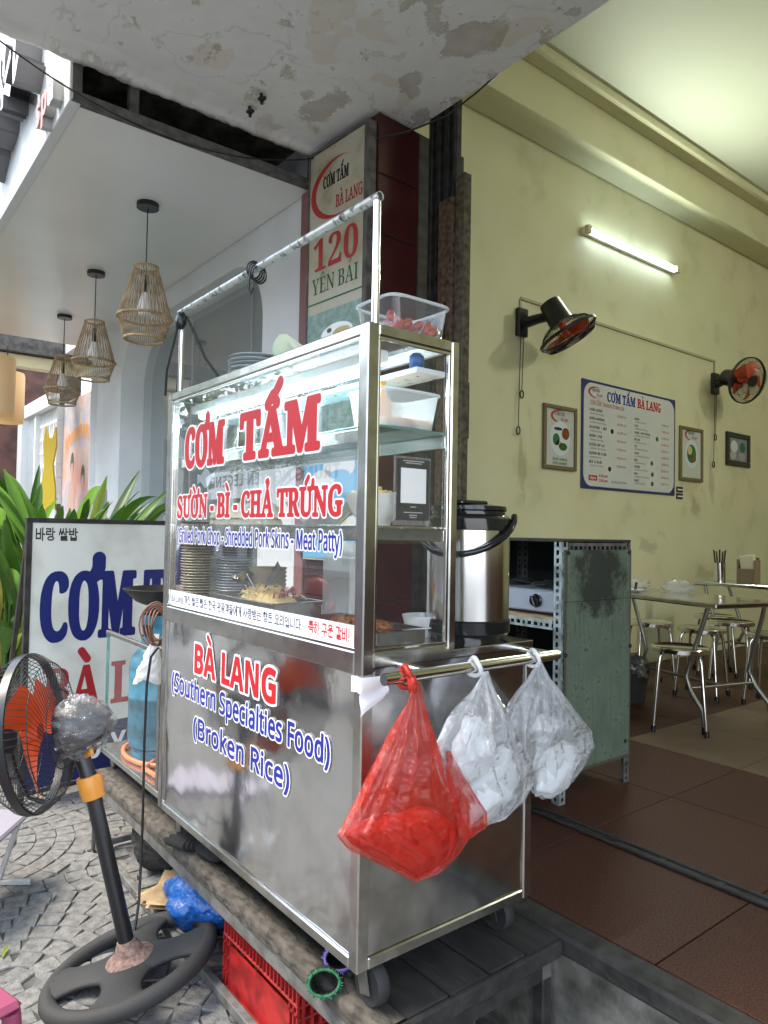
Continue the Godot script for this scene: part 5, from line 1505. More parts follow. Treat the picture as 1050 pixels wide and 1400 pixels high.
func build_fan():
	var s: Sh
	var up := V(-.105, .66, .135).normalized()
	var xx := V(1, 0, 0); xx = (xx - up * xx.dot(up)).normalized()
	var zz := xx.cross(up)
	var o := thing("pedestal_fan", "black pedestal fan with orange blades and wheel shaped base", "fan", V(-2.215, .055, -.785))
	o.basis = Basis(xx, up, zz)
	var R := .24
	# base: ring with four spokes and a domed hub
	s = Sh.new()
	var ring := []
	for i in 56: ring.append(V(cos(TAU * i / 56) * R, 0, sin(TAU * i / 56) * R))
	s.tube(ring, .0255, 12, true)
	var hub := [Vector2(0, .022), Vector2(.05, .022), Vector2(.075, .014), Vector2(.085, -.004), Vector2(.07, -.018), Vector2(0, -.018)]
	s.lathe(hub, 32)
	for i in 4:
		var a := TAU * i / 4.0 + .5
		var d := V(cos(a), 0, sin(a)); var n := V(-sin(a), 0, cos(a))
		s.sheet(func(u, v):
			var r: float = lerpf(.05, R, u); var wd: float = .085 + .075 * pow(absf(u - .45) / .55, 2.0)
			var b: float = v * TAU
			return d * r + n * cos(b) * wd * .72 + Vector3.UP * (sin(b) * .018 + .006), 10, 14)
	part(s, "base", M.black_matte, o)
	s = Sh.new(); s.lathe([Vector2(.075, .018), Vector2(.07, .026), Vector2(.045, .038), Vector2(.034, .06), Vector2(.028, .075), Vector2(0, .076)], 28); part(s, "base_cap", mat("cap_rust", lin(.34, .24, .22), .9, 0, {"tex": M.rust.albedo_texture, "scale": 5.0}), o)
	s = Sh.new(); s.rod(V(0, .07, 0), V(0, .57, 0), .0235, 20); part(s, "pole", M.black, o)
	s = Sh.new(); s.lathe([Vector2(.028, .52), Vector2(.034, .523), Vector2(.036, .55), Vector2(.038, .585), Vector2(.034, .592), Vector2(.026, .593)], 18); part(s, "height_collar", M.orange_knob, o)
	s = Sh.new(); s.tube([V(0, .58, 0), V(-.004, .64, .004), V(-.02, .69, .012), V(-.045, .725, .02)], [.024, .024, .026, .022], 14); part(s, "neck", M.black, o)
	s = Sh.new(); s.rod(V(.02, .655, .0), V(.045, .665, -.01), .008, 8); s.box(V(.05, .667, -.012), V(.012, .026, .012), .003); part(s, "tilt_screw", M.orange_knob, o)
	# head: everything below in a frame whose +Y is the fan axis
	var inv := o.global_transform.affine_inverse()
	var ax := V(-.53, -.15, .83).normalized()
	var hc := V(-2.385, .765, -.525)
	var bx := V(0, 1, 0); bx = (bx - ax * bx.dot(ax)).normalized()
	var H := Transform3D(Basis(bx, ax, bx.cross(ax)), hc)
	var L := inv * H
	s = Sh.new(); s.x = L
	var GR := .235
	for i in 72:
		var a := TAU * i / 72.0
		var c := V(cos(a), 0, sin(a)); var tw := V(cos(a + .35), 0, sin(a + .35))
		s.tube([tw * .05 + V(0, -.085, 0), tw * .12 + V(0, -.082, 0), c * (GR - .03) + V(0, -.06, 0), c * GR + V(0, -.02, 0), c * GR + V(0, .0, 0)], .0013, 4, false, false)
		s.tube([c * GR, c * GR + V(0, .025, 0), c * (GR - .025) + V(0, .055, 0), tw * .12 + V(0, .075, 0), tw * .045 + V(0, .078, 0)], .0013, 4, false, false)
	for q in [[.12, -.082], [GR - .03, -.06], [GR - .025, .055], [.12, .075]]:
		var rr := []
		for i in 40: rr.append(V(cos(TAU * i / 40) * q[0], q[1], sin(TAU * i / 40) * q[0]))
		s.tube(rr, .0018, 4, true)
	part(s, "guard", M.black, o)
	s = Sh.new(); s.x = L
	s.lathe([Vector2(GR - .004, -.012), Vector2(GR + .005, -.012), Vector2(GR + .005, .012), Vector2(GR - .004, .012), Vector2(GR - .004, -.012)], 56)
	for a in [.2, 1.77, 3.34, 4.91]:
		var c := V(cos(a), 0, sin(a))
		s.tube([c * .05 + V(0, .079, 0), c * .13 + V(0, .075, 0), c * (GR - .022) + V(0, .055, 0), c * GR + V(0, .012, 0)], .006, 6)
	part(s, "guard_rim", M.black, o)
	s = Sh.new(); s.x = L; s.lathe([Vector2(0, .082), Vector2(.045, .082), Vector2(.05, .076), Vector2(.05, .07), Vector2(0, .07)], 24); part(s, "guard_badge", M.black, o)
	for i in 3:
		s = Sh.new(); s.x = L
		var a0 := TAU * i / 3.0 + .5
		s.sheet(func(u, v):
			var r: float = lerpf(.025, .20, u); var a: float = a0 + (v - .5) * (1.0 - .25 * u) + u * .45
			return V(cos(a) * r, (v - .5) * .07 * (1.0 - .2 * u) + .003, sin(a) * r), 10, 8)
		part(s, "blade", M.orange, o)
	s = Sh.new(); s.x = L; s.lathe([Vector2(0, .035), Vector2(.02, .034), Vector2(.028, .02), Vector2(.028, -.02), Vector2(0, -.02)], 20); part(s, "blade_hub", M.orange, o)
	s = Sh.new(); s.x = L; s.lathe([Vector2(0, -.08), Vector2(.075, -.08), Vector2(.08, -.095), Vector2(.072, -.14), Vector2(.058, -.20), Vector2(.04, -.225), Vector2(0, -.23)], 28); part(s, "motor", M.black, o)
	# clear bag over the motor
	s = Sh.new()
	var nz := noise(2.6, 44, 3)
	s.x = H
	s.sheet(func(u, v):
		var a: float = u * TAU
		var r: float = [.082, .092, .094, .086, .07, .045, .006][int(round(v * 12)) / 2] if int(round(v * 12)) % 2 == 0 else ([.082, .092, .094, .086, .07, .045, .006][int(round(v * 12)) / 2] + [.082, .092, .094, .086, .07, .045, .006][int(round(v * 12)) / 2 + 1]) * .5
		r *= 1.0 + .34 * nz.get_noise_3d(cos(a) * .9, v * 1.2, sin(a) * .9) + .05 * sin(a * 13.0 + 4.0 * nz.get_noise_2d(a, 3.0)) * (.4 + v)
		return V(cos(a) * r, -.085 - .165 * v, sin(a) * r), 44, 12, true)
	solo(s, "motor_bag", mat("bag_grey", lin(.75, .75, .74), .14, 0, {"alpha": .06, "bump": M.bag_clear.heightmap_texture, "scale": 6.0, "depth": 3.0}), "clear crinkled plastic bag wrapped over the fan motor", "bag")

func bag_shape(s: Sh, prof: Array, thick: float, sd: int, x0: float, fold := .022, v0 := 0.0):
	# prof: [y, z left, z right] rows from the knot down; a loop in the y/z plane swept with a lens section
	var nz := noise(1.5, sd, 3)
	var at := func(v: float):
		var f: float = v * (prof.size() - 1); var i: int = mini(int(f), prof.size() - 2); var k: float = f - i
		var p = prof[i]; var q = prof[i + 1]
		return [lerpf(p[0], q[0], k), lerpf(p[1], q[1], k), lerpf(p[2], q[2], k)]
	var n := 72
	s.sheet(func(u, v):
		var a: float = u * TAU
		var r = at.call(lerpf(v0, 1.0, v))
		var vv: float = lerpf(v0, 1.0, v)
		var c: float = (r[1] + r[2]) * .5; var h: float = (r[1] - r[2]) * .5
		var th: float = thick * sin(PI * pow(clampf(vv, .02, .985), .75)) * clampf(absf(h) / .05, .15, 1.0)
		var fd: float = fold * (1.0 - .55 * vv) * clampf(absf(h) / .08, .1, 1.0)
		var rp: float = fd * sin(a * 11.0 + 3.0 * nz.get_noise_2d(a, 1.0)) * .55 + fd * sin(a * 23.0 + sd) * .3 + .05 * absf(h) * nz.get_noise_2d(cos(a) * 2.0 + vv * 2.0, sin(a) * 2.0)
		return V(x0 + sin(a) * (th + rp), r[0] + .06 * absf(h) * nz.get_noise_2d(cos(a) * 3.0, 7.0) * vv, c + cos(a) * (h + rp * .5)), n, 40, true)
func build_bags():
	var s: Sh
	var rb := thing("red_bag", "translucent red plastic bag hanging from the side bar", "bag", V(-1.12, .7, -.96))
	s = Sh.new()
	bag_shape(s, [[1.095, -.950, -.966], [1.06, -.938, -.974], [1.0, -.900, -.992], [.95, -.866, -1.012], [.90, -.828, -1.036], [.86, -.795, -1.066], [.832, -.770, -1.10], [.805, -.792, -1.125], [.775, -.838, -1.128], [.745, -.885, -1.115], [.715, -.93, -1.085], [.69, -.965, -1.03]], .042, 3, -1.10, .02)
	wp(s, "film", M.bag_red, rb)
	s = Sh.new()
	var kn := []
	for i in 16: kn.append(V(-1.135 + cos(TAU * i / 16) * .02, 1.10 + sin(TAU * i / 16) * .022, -.957 + .006 * sin(TAU * i / 8)))
	s.tube(kn, .006, 6, true); s.lump(V(-1.112, 1.088, -.958), V(.012, .02, .012), 5, .3, 10); wp(s, "knot", M.bag_red_full, rb)
	s = Sh.new()
	bag_shape(s, [[.845, -.84, -.95], [.832, -.785, -1.0], [.808, -.80, -1.04], [.778, -.845, -1.07], [.748, -.89, -1.075], [.72, -.932, -1.06], [.698, -.965, -1.02]], .036, 9, -1.10, .008)
	wp(s, "filled_bottom", M.bag_red_full, rb)
	s = Sh.new()
	bag_shape(s, [[.95, -1.02, -1.03], [.90, -1.025, -1.065], [.85, -1.04, -1.10], [.80, -1.055, -1.14], [.77, -1.06, -1.145], [.755, -1.07, -1.10]], .02, 17, -1.075, .014)
	wp(s, "loose_flap", M.bag_red, rb)
	var q := thing("clear_bag", "clear plastic bag with white boxes hanging in the middle of the bar", "bag", V(-1.12, .76, -1.15))
	s = Sh.new()
	bag_shape(s, [[1.095, -1.152, -1.168], [1.05, -1.125, -1.182], [1.0, -1.075, -1.205], [.95, -1.03, -1.24], [.91, -1.02, -1.275], [.87, -1.04, -1.31], [.83, -1.085, -1.32], [.79, -1.135, -1.29], [.755, -1.17, -1.23]], .05, 21, -1.10, .026)
	wp(s, "film", M.bag_clear, q)
	s = Sh.new()
	var k2 := []
	for i in 16: k2.append(V(-1.135 + cos(TAU * i / 16) * .019, 1.10 + sin(TAU * i / 16) * .02, -1.16 + .005 * sin(TAU * i / 8)))
	s.tube(k2, .0055, 6, true); wp(s, "knot", M.bag_white, q)
	var f1 := thing("foam_boxes", "white wrapped bundle inside the middle clear bag", "parcel", V(-1.1, .78, -1.15))
	s = Sh.new(); s.lump(V(-1.10, .842, -1.185), V(.032, .062, .098), 61, .16, 26, Basis.from_euler(V(.55, .05, .05))); s.lump(V(-1.10, .925, -1.13), V(.026, .075, .06), 62, .16, 22, Basis.from_euler(V(.3, .1, 0))); wp(s, "wrapping", M.crumple, f1)
	var c := thing("thin_bag", "thin clear plastic bag hanging at the far end of the bar", "bag", V(-1.12, .76, -1.4))
	s = Sh.new()
	bag_shape(s, [[1.095, -1.353, -1.369], [1.05, -1.325, -1.395], [1.0, -1.275, -1.445], [.95, -1.25, -1.50], [.90, -1.265, -1.555], [.86, -1.29, -1.57], [.82, -1.32, -1.53], [.785, -1.345, -1.49], [.762, -1.38, -1.45]], .045, 31, -1.115, .026)
	wp(s, "film", M.bag_clear, c)
	s = Sh.new()
	var k3 := []
	for i in 16: k3.append(V(-1.135 + cos(TAU * i / 16) * .019, 1.10 + sin(TAU * i / 16) * .02, -1.361 + .005 * sin(TAU * i / 8)))
	s.tube(k3, .005, 6, true); wp(s, "knot", M.bag_white, c)
	s = Sh.new()
	bag_shape(s, [[.985, -1.30, -1.32], [.955, -1.29, -1.40], [.93, -1.30, -1.36], [.90, -1.30, -1.345], [.86, -1.28, -1.33]], .02, 41, -1.07, .01)
	wp(s, "loose_flap", M.bag_clear, c)
	var f2 := thing("white_parcel", "crumpled white parcel at the bottom of the far clear bag", "parcel", V(-1.1, .78, -1.42))
	s = Sh.new(); s.lump(V(-1.115, .825, -1.43), V(.032, .050, .092), 63, .15, 24, Basis.from_euler(V(.35, .1, .1))); wp(s, "wrapping", M.crumple, f2)

func build_board():
	# free-standing sign board facing along the pavement
	var a := V(-3.93, 0, -.80); var b := V(-4.06, 0, -2.0)
	var d := (b - a).normalized()
	var wd := a.distance_to(b)
	var o := thing("sign_board", "white standing board with blue and red Vietnamese lettering", "sign board", a)
	o.basis = Basis(d, Vector3.UP, d.cross(Vector3.UP))
	var s := Sh.new(); s.bb(.02, wd - .02, .06, 1.42, -.012, 0.0); var pn := part(s, "panel", M.board_white, o)
	for q in [[0, .028, .0, 1.44], [wd - .028, wd, .0, 1.44]]:
		s = Sh.new(); s.bb(q[0], q[1], q[2], q[3], -.02, .008, .002); part(s, "frame", M.dark_iron, o)
	for q in [[.028, wd - .028, 1.415, 1.44], [.028, wd - .028, .04, .062]]:
		s = Sh.new(); s.bb(q[0], q[1], q[2], q[3], -.02, .008, .002); part(s, "frame", M.dark_iron, o)
	for xx in [.01, wd - .03]:
		s = Sh.new(); s.box(V(xx + .01, .7, -.22), V(.022, 1.46, .022), .002, Basis(Vector3.RIGHT, .28)); part(s, "back_leg", M.dark_iron, o)
	s = Sh.new(); s.bb(.03, wd - .03, .065, .345, 0.0, .0012); var bd := part(s, "blue_band", M.navy_print, pn)
	var X := o.global_transform
	var W := func(x, y): return X * XF(V(x, y, .0006))
	print_line(pn, "lettering", hangul("바랑 쌀밥", .062, .215, .13), W.call(.045, 1.325), M.black_print)
	print_line(pn, "lettering", text_tris("CƠM TẤM", "sb", .34, 1.06, .011, 15.0), W.call(.075, .81), mat("board_blue", lin(.008, .016, .13), .4))
	print_line(pn, "lettering", text_tris("BÀ LANG", "sb", .22, .98, .004, 15.0), W.call(.10, .44), mat("board_red", lin(.36, .02, .025), .4))
	print_line(bd, "lettering", text_tris("120 Yên Bái", "nb", .12, .86, .0), W.call(.16, .16), M.white_print, .0016)

func slotted(s: Sh, a: Vector3, b: Vector3, f1: Vector3, f2: Vector3, w := .036):
	# slotted angle iron from a to b: two flanges, each a ladder of strips and rungs
	var ln := a.distance_to(b); var d := (b - a) / ln
	for f in [f1, f2]:
		var n: Vector3 = d.cross(f).normalized()
		var bs := Basis(d, f, n)
		s.box(a + d * ln * .5 + f * .006, V(ln, .012, .0022), 0, bs)
		s.box(a + d * ln * .5 + f * (w - .005), V(ln, .010, .0022), 0, bs)
		var k := 0.0
		while k < ln - .012:
			s.box(a + d * (k + .0065) + f * (w * .5), V(.013, w - .022, .0022), 0, bs)
			k += .032 if int(k * 100.0) % 3 else .026
func stool(label: String, at: Vector3, turn: float):
	if has_node("steel_stool"): return copy(get_node("steel_stool"), at, turn, label)
	var o := thing("steel_stool", label, "stool", at, turn, "round steel stools at the tables")
	var s := Sh.new(); s.lathe([Vector2(0, .445), Vector2(.135, .443), Vector2(.148, .45), Vector2(.152, .445), Vector2(.152, .424), Vector2(.146, .422), Vector2(0, .425)], 36); part(s, "seat", M.chrome, o)
	for i in 4:
		var a := TAU * i / 4.0 + .78
		var c := V(cos(a), 0, sin(a))
		s = Sh.new()
		s.tube([c * .10 + V(0, .425, 0), c * .125 + V(0, .418, 0), c * .142 + V(0, .398, 0), c * .15 + V(0, .36, 0), c * .185 + V(0, .02, 0)], .0105, 10)
		var l := part(s, "leg", M.chrome, o)
		s = Sh.new(); s.rod(c * .1875 + V(0, .0, 0), c * .184 + V(0, .035, 0), .0135, 10); part(s, "rubber_foot", M.black, l)
	s = Sh.new()
	var rr := []
	for i in 24: rr.append(V(cos(TAU * i / 24) * .168, .19, sin(TAU * i / 24) * .168))
	return o
func table(label: String, at: Vector3, turn: float):
	if has_node("folding_table"): return copy(get_node("folding_table"), at, turn, label)
	var o := thing("folding_table", label, "table", at, turn, "steel tables along the yellow wall")
	var s := Sh.new(); s.bb(-.60, .60, .672, .70, -.25, .25, .006); part(s, "top", M.steel_side, o)
	for sx in [-1, 1]:
		for sz in [-1, 1]:
			s = Sh.new()
			s.tube([V(sx * .52, .672, sz * .22), V(sx * .50, .60, sz * .225), V(sx * .42, .36, sz * .24), V(sx * .40, .28, sz * .245), V(sx * .44, .20, sz * .25), V(sx * .52, .12, sz * .255), V(sx * .535, .02, sz * .255)], .0125, 10)
			var l := part(s, "leg", M.steel_dull, o)
			s = Sh.new(); s.rod(V(sx * .535, 0, sz * .255), V(sx * .535, .04, sz * .255), .016, 10); part(s, "rubber_foot", M.black, l)
		s = Sh.new(); s.rod(V(sx * .43, .22, -.25), V(sx * .43, .22, .25), .009, 8); part(s, "stretcher", M.steel_dull, o)
	s = Sh.new(); s.rod(V(-.43, .22, 0), V(.43, .22, 0), .009, 8); part(s, "stretcher", M.steel_dull, o)
	return o
func build_inside():
	var s: Sh
	# cabinet of slotted angle iron with a green side sheet
	var o := thing("stove_cabinet", "slotted angle iron cabinet with a sooty green steel side", "cabinet", V(-2.0, FLOOR, -2.5))
	var xa := -1.755; var xb := -2.36; var za := -2.27; var zb := -2.74; var yt := 1.372
	s = Sh.new(); slotted(s, V(xa, FLOOR, za), V(xa, yt, za), V(-1, 0, 0), V(0, 0, -1)); wp(s, "post", M.galv, o)
	s = Sh.new(); slotted(s, V(xb, FLOOR, za), V(xb, yt, za), V(1, 0, 0), V(0, 0, -1)); wp(s, "post", M.galv, o)
	s = Sh.new(); slotted(s, V(xa, FLOOR, zb), V(xa, yt, zb), V(-1, 0, 0), V(0, 0, 1)); wp(s, "post", M.beam_iron, o)
	s = Sh.new(); slotted(s, V(xb, FLOOR, zb), V(xb, yt, zb), V(1, 0, 0), V(0, 0, 1)); wp(s, "post", M.beam_iron, o)
	for y in [1.06, .62]:
		s = Sh.new(); slotted(s, V(xb + .04, y, za + .002), V(xa - .04, y, za + .002), V(0, -1, 0), V(0, 0, -1)); wp(s, "cross_bar", M.galv, o)
	s = Sh.new(); slotted(s, V(xa + .001, yt - .004, za - .04), V(xa + .001, yt - .004, zb + .04), V(0, -1, 0), V(-1, 0, 0)); wp(s, "cross_bar", M.beam_iron, o)
	s = Sh.new(); s.bb(xa + .003, xa + .006, .46, yt - .03, zb + .002, za - .012)
	var sp := wp(s, "green_sheet", M.green_steel, o)
	inst(uv_quad(V(xa + .0068, .461, za - .013), V(xa + .0068, yt - .031, za - .013), V(xa + .0068, yt - .031, zb + .003), V(xa + .0068, .461, zb + .003)), "painted_face", M.green_panel, sp)
	s = Sh.new(); s.bb(xa + .0070, xa + .0076, 1.135, 1.137, zb + .004, za - .014); wp(s, "sheet_seam", M.soot, sp)
	s = Sh.new()
	for q in [[1.33, -2.30], [1.33, -2.72], [.93, -2.73], [.93, -2.29], [.53, -2.3], [.53, -2.7]]: s.rod(V(xa + .005, q[0], q[1]), V(xa + .012, q[0], q[1]), .009, 8)
	wp(s, "bolt", M.dark_iron, o)
	s = Sh.new(); s.bb(xb, xa + .003, yt, yt + .012, zb, za, .002); wp(s, "top", M.dark_iron, o)
	s = Sh.new(); s.bb(xb, xa - .003, 1.061, 1.072, zb + .04, za - .004); wp(s, "shelf", M.cardboard, o)
	s = Sh.new(); s.bb(xb, xa - .003, .60, .61, zb + .04, za - .04); wp(s, "shelf", M.dark_iron, o)
	s = Sh.new(); s.bb(xb, xa - .003, .46, yt, zb - .006, zb - .003); s.bb(xb - .006, xb - .003, .46, yt, zb, za - .012); wp(s, "back_sheet", M.soot, o)
	s = Sh.new(); s.bb(xa - .006, xa + .002, .98, 1.30, za - .05, za - .038); wp(s, "wood_shim", M.yellow_strip, o)
	# stove on its shelf
	var st := thing("gas_stove", "silver gas stove with a black knob on the cabinet shelf", "stove", V(-2.05, 1.0725, -2.45))
	s = Sh.new(); s.bb(-2.33, -1.80, 1.085, 1.175, -2.64, -2.30, .006); wp(s, "body", M.stove_steel, st)
	s = Sh.new(); s.bb(-2.33, -1.80, 1.0725, 1.085, -2.62, -2.32); wp(s, "feet", M.black, st)
	s = Sh.new(); s.x = Transform3D(Basis(Vector3.RIGHT, PI / 2), V(-1.90, 1.13, -2.30)); s.lathe([Vector2(.028, 0), Vector2(.028, .008), Vector2(.024, .012), Vector2(.022, .022), Vector2(0, .022)], 20)
	var kb := wp(s, "knob", M.black_gloss, st)
	s = Sh.new(); s.box(V(-1.90, 1.13, -2.272), V(.012, .044, .012), .003, Basis(Vector3.BACK, .4)); wp(s, "knob_grip", M.black_gloss, kb)
	for xx in [-1.93, -2.18]:
		s = Sh.new(); s.x = XF(V(xx, 1.1755, -2.46)); s.lathe([Vector2(.085, 0), Vector2(.09, .004), Vector2(.05, .008), Vector2(.03, .02), Vector2(0, .02)], 24)
		var bu := wp(s, "burner", M.dark_iron, st)
		s = Sh.new()
		for i in 4:
			var a := TAU * i / 4.0 + .4
			s.box(V(xx + cos(a) * .06, 1.196, -2.46 + sin(a) * .06), V(.09, .014, .008), .002, Basis(Vector3.UP, -a))
		wp(s, "pan_support", M.dark_iron, bu)
	s = Sh.new(); s.x = Transform3D(Basis(Vector3.RIGHT, PI / 2 - .12), V(-1.97, 1.285, -2.66)); s.lathe([Vector2(0, 0), Vector2(.085, .0), Vector2(.09, .006), Vector2(0, .012)], 28)
	solo(s, "pan_lid", M.soot, "round blackened pan lid leaning behind the stove", "lid")
	# small trolley with steel box left of it, seen below the shelf
	var kb2 := thing("steel_bin", "dull steel box standing on the floor behind the hanging bags", "box", V(-1.95, FLOOR, -2.0))
	s = Sh.new(); s.bb(-2.25, -1.72, FLOOR, .92, -2.05, -1.80, .006); wp(s, "body", M.steel_side, kb2)
	# tables and stools
	table("steel table nearest the green cabinet, set square against the yellow wall", V(-2.385, FLOOR, -4.10), -.25)
	table("steel table farther from the green cabinet, at the right edge", V(-2.35, FLOOR, -5.75), .08)
	stool("steel stool in front of the nearest table, closest to camera", V(-2.07, FLOOR, -3.72), .5)
	stool("steel stool tucked between the nearest table and the yellow wall", V(-2.80, FLOOR, -4.62), .9)
	stool("steel stool right of the nearest table standing on buff tiles", V(-2.02, FLOOR, -4.75), .1)
	stool("steel stool half hidden behind the green cabinet", V(-2.52, FLOOR, -3.22), .7)
	stool("steel stool farthest back, near the yellow wall", V(-2.50, FLOOR, -5.2), .35)
	stool("steel stool behind the near edge of the first table", V(-2.42, FLOOR, -4.62), .2)
	stool("steel stool under the left side of the far table", V(-2.75, FLOOR, -5.45), .6)
	stool("steel stool at the right edge before the far table", V(-1.85, FLOOR, -5.35), .8)
	# condiments
	var y := FLOOR + .701
	var bt := thing("sauce_bottle", "dark sauce bottle with steel cap on the nearest table", "bottle", V(-2.72, y, -4.02))
	s = Sh.new(); s.lathe([Vector2(0, 0), Vector2(.035, 0), Vector2(.036, .01), Vector2(.034, .09), Vector2(.028, .10)], 20); part(s, "body", mat("soy", lin(.05, .015, .006), .1), bt)
	s = Sh.new(); s.lathe([Vector2(.031, .10), Vector2(.031, .145), Vector2(.012, .17), Vector2(.004, .19), Vector2(0, .19)], 20); part(s, "cap", M.chrome, bt)
	var ds := thing("sauce_dish", "small white saucer with toothpicks on the nearest table", "dish", V(-2.55, y, -4.03))
	s = Sh.new(); s.lathe([Vector2(0, 0), Vector2(.035, 0), Vector2(.06, .014), Vector2(.058, .016), Vector2(.033, .005), Vector2(0, .004)], 22); part(s, "dish", M.ceramic, ds)
	s = Sh.new(); s.rod(V(0, .004, 0), V(.01, .06, 0), .004, 6); s.rod(V(.015, .004, .01), V(.025, .06, .01), .004, 6); part(s, "sticks", M.wood_edge, ds)
	var y2 := y
	var sh := thing("chopstick_holder", "perforated steel holder of black chopsticks on the far table", "holder", V(-2.80, y2, -5.62))
	s = Sh.new(); s.lathe([Vector2(0, 0), Vector2(.045, 0), Vector2(.045, .15), Vector2(.042, .15), Vector2(.042, .005), Vector2(0, .005)], 22); part(s, "cup", M.chrome, sh)
	for i in 12:
		s = Sh.new(); var a := TAU * i / 12.0
		s.rod(V(cos(a) * .02, .006, sin(a) * .02), V(cos(a) * .045, .235 + .01 * (i % 3), sin(a) * .045), .0035, 5); part(s, "chopstick", M.black, sh)
	var nb := thing("wooden_caddy", "brown wooden napkin caddy beside the black chopsticks", "caddy", V(-2.62, y2, -5.72))
	s = Sh.new(); s.bb(-.07, .07, 0, .008, -.05, .05); s.bb(-.07, -.062, .008, .18, -.05, .05, .002); s.bb(.062, .07, .008, .18, -.05, .05, .002); s.bb(-.062, .062, .008, .20, -.05, -.043, .002); s.bb(-.062, .062, .008, .11, .043, .05, .002); part(s, "case", M.brown_cloth, nb)
	s = Sh.new(); s.box(V(0, .13, 0), V(.11, .17, .05), .006, Basis(Vector3.BACK, .15)); part(s, "napkins", M.cream_beam, nb)
	var jr := thing("spice_jar", "small jar of chilli with black lid on the far table", "jar", V(-2.34, y2, -5.70))
	s = Sh.new(); s.lathe([Vector2(0, 0), Vector2(.038, 0), Vector2(.04, .01), Vector2(.04, .08), Vector2(.032, .088)], 20); part(s, "jar", M.orange_knob, jr)
	s = Sh.new(); s.lathe([Vector2(.036, .088), Vector2(.036, .11), Vector2(0, .11)], 20); part(s, "lid", M.black, jr)
	# dark basket with a grey bag under the nearest table
	var bk := thing("dark_basket", "dark basket with a grey plastic bag under the nearest table", "basket", V(-2.66, FLOOR, -4.05))
	s = Sh.new(); s.lathe([Vector2(0, .003), Vector2(.15, .003), Vector2(.18, .20), Vector2(.176, .20), Vector2(.146, .008), Vector2(0, .008)], 28); part(s, "basket", M.black_matte, bk)
	s = Sh.new(); s.lump(V(0, .20, 0), V(.16, .09, .16), 71, .35, 18); part(s, "grey_bag", mat("bag_dark", lin(.10, .10, .10), .25, 0, {"alpha": .75}), bk)
	var pb := thing("plastic_wrap", "crumpled clear plastic on the nearest table by the wall", "plastic", V(-2.62, y, -4.22))
	s = Sh.new(); s.lump(V(-.05, .03, 0), V(.10, .035, .07), 72, .4, 16); part(s, "film", M.bag_clear, pb)
	s = Sh.new(); s.lump(V(.22, .03, -.05), V(.10, .04, .06), 73, .4, 16); part(s, "film", M.bag_clear, pb)

func wall_fan(called: String, label: String, base: Vector3, ax: Vector3, bracket: Vector3):
	var o := thing(called, label, "fan", base, 0.0, "black wall fans with orange blades")
	var s := Sh.new()
	s.bb(0, .04, -.10, .10, -.05, .05, .006); part(s, "wall_plate", M.black, o)
	s = Sh.new(); s.tube([V(.03, -.01, 0), bracket * .5, bracket], [.04, .035, .035], 12); part(s, "arm", M.black, o)
	ax = ax.normalized()
	var bx := Vector3.UP; bx = (bx - ax * bx.dot(ax)).normalized()
	var L := Transform3D(Basis(bx, ax, bx.cross(ax)), bracket + ax * .16)
	s = Sh.new(); s.x = L; s.lathe([Vector2(0, -.264), Vector2(.066, -.262), Vector2(.075, -.25), Vector2(.085, -.10), Vector2(.09, -.09), Vector2(0, -.09)], 28); part(s, "motor", M.black, o)
	var GR := .205
	s = Sh.new(); s.x = L
	for i in 60:
		var a := TAU * i / 60.0
		var c := V(cos(a), 0, sin(a)); var tw := V(cos(a + .3), 0, sin(a + .3))
		s.tube([tw * .09 + V(0, -.09, 0), c * (GR - .04) + V(0, -.05, 0), c * GR], .0016, 4, false, false)
		s.tube([c * GR, c * (GR - .03) + V(0, .05, 0), tw * .05 + V(0, .065, 0)], .0016, 4, false, false)
	for q in [[.14, -.072], [GR - .03, .05], [.12, .06]]:
		var rr := []
		for i in 40: rr.append(V(cos(TAU * i / 40) * q[0], q[1], sin(TAU * i / 40) * q[0]))
		s.tube(rr, .002, 4, true)
	part(s, "guard", M.black, o)
	s = Sh.new(); s.x = L; s.lathe([Vector2(GR - .004, -.01), Vector2(GR + .006, -.01), Vector2(GR + .006, .01), Vector2(GR - .004, .01), Vector2(GR - .004, -.01)], 48); part(s, "guard_rim", M.black, o)
	s = Sh.new(); s.x = L; s.lathe([Vector2(0, .068), Vector2(.05, .068), Vector2(.05, .06), Vector2(0, .06)], 20); part(s, "guard_badge", M.black, o)
	for i in 5:
		s = Sh.new(); s.x = L
		var a0 := TAU * i / 5.0
		s.sheet(func(u, v):
			var r: float = lerpf(.03, .17, u); var a: float = a0 + (v - .5) * .75 + u * .35
			return V(cos(a) * r, (v - .5) * .05, sin(a) * r), 8, 6)
		part(s, "blade", M.orange, o)
	s = Sh.new(); s.x = L; s.lathe([Vector2(0, .03), Vector2(.028, .025), Vector2(.03, -.09), Vector2(0, -.09)], 16); part(s, "blade_hub", M.orange, o)
	# pull cords
	s = Sh.new()
	var k := 0
	for q in [[-.012, -.48], [.02, -.74]]:
		s.rod(V(.03, -.09, q[0]), V(.022, q[1], q[0] + .004), .003, 5)
		var rr := []
		for i in 14: rr.append(V(.022, q[1] - .03 + sin(TAU * i / 14) * .028, q[0] + .004 + cos(TAU * i / 14) * .018))
		s.tube(rr, .005, 6, true)
	part(s, "pull_cord", M.black, o)
	return o
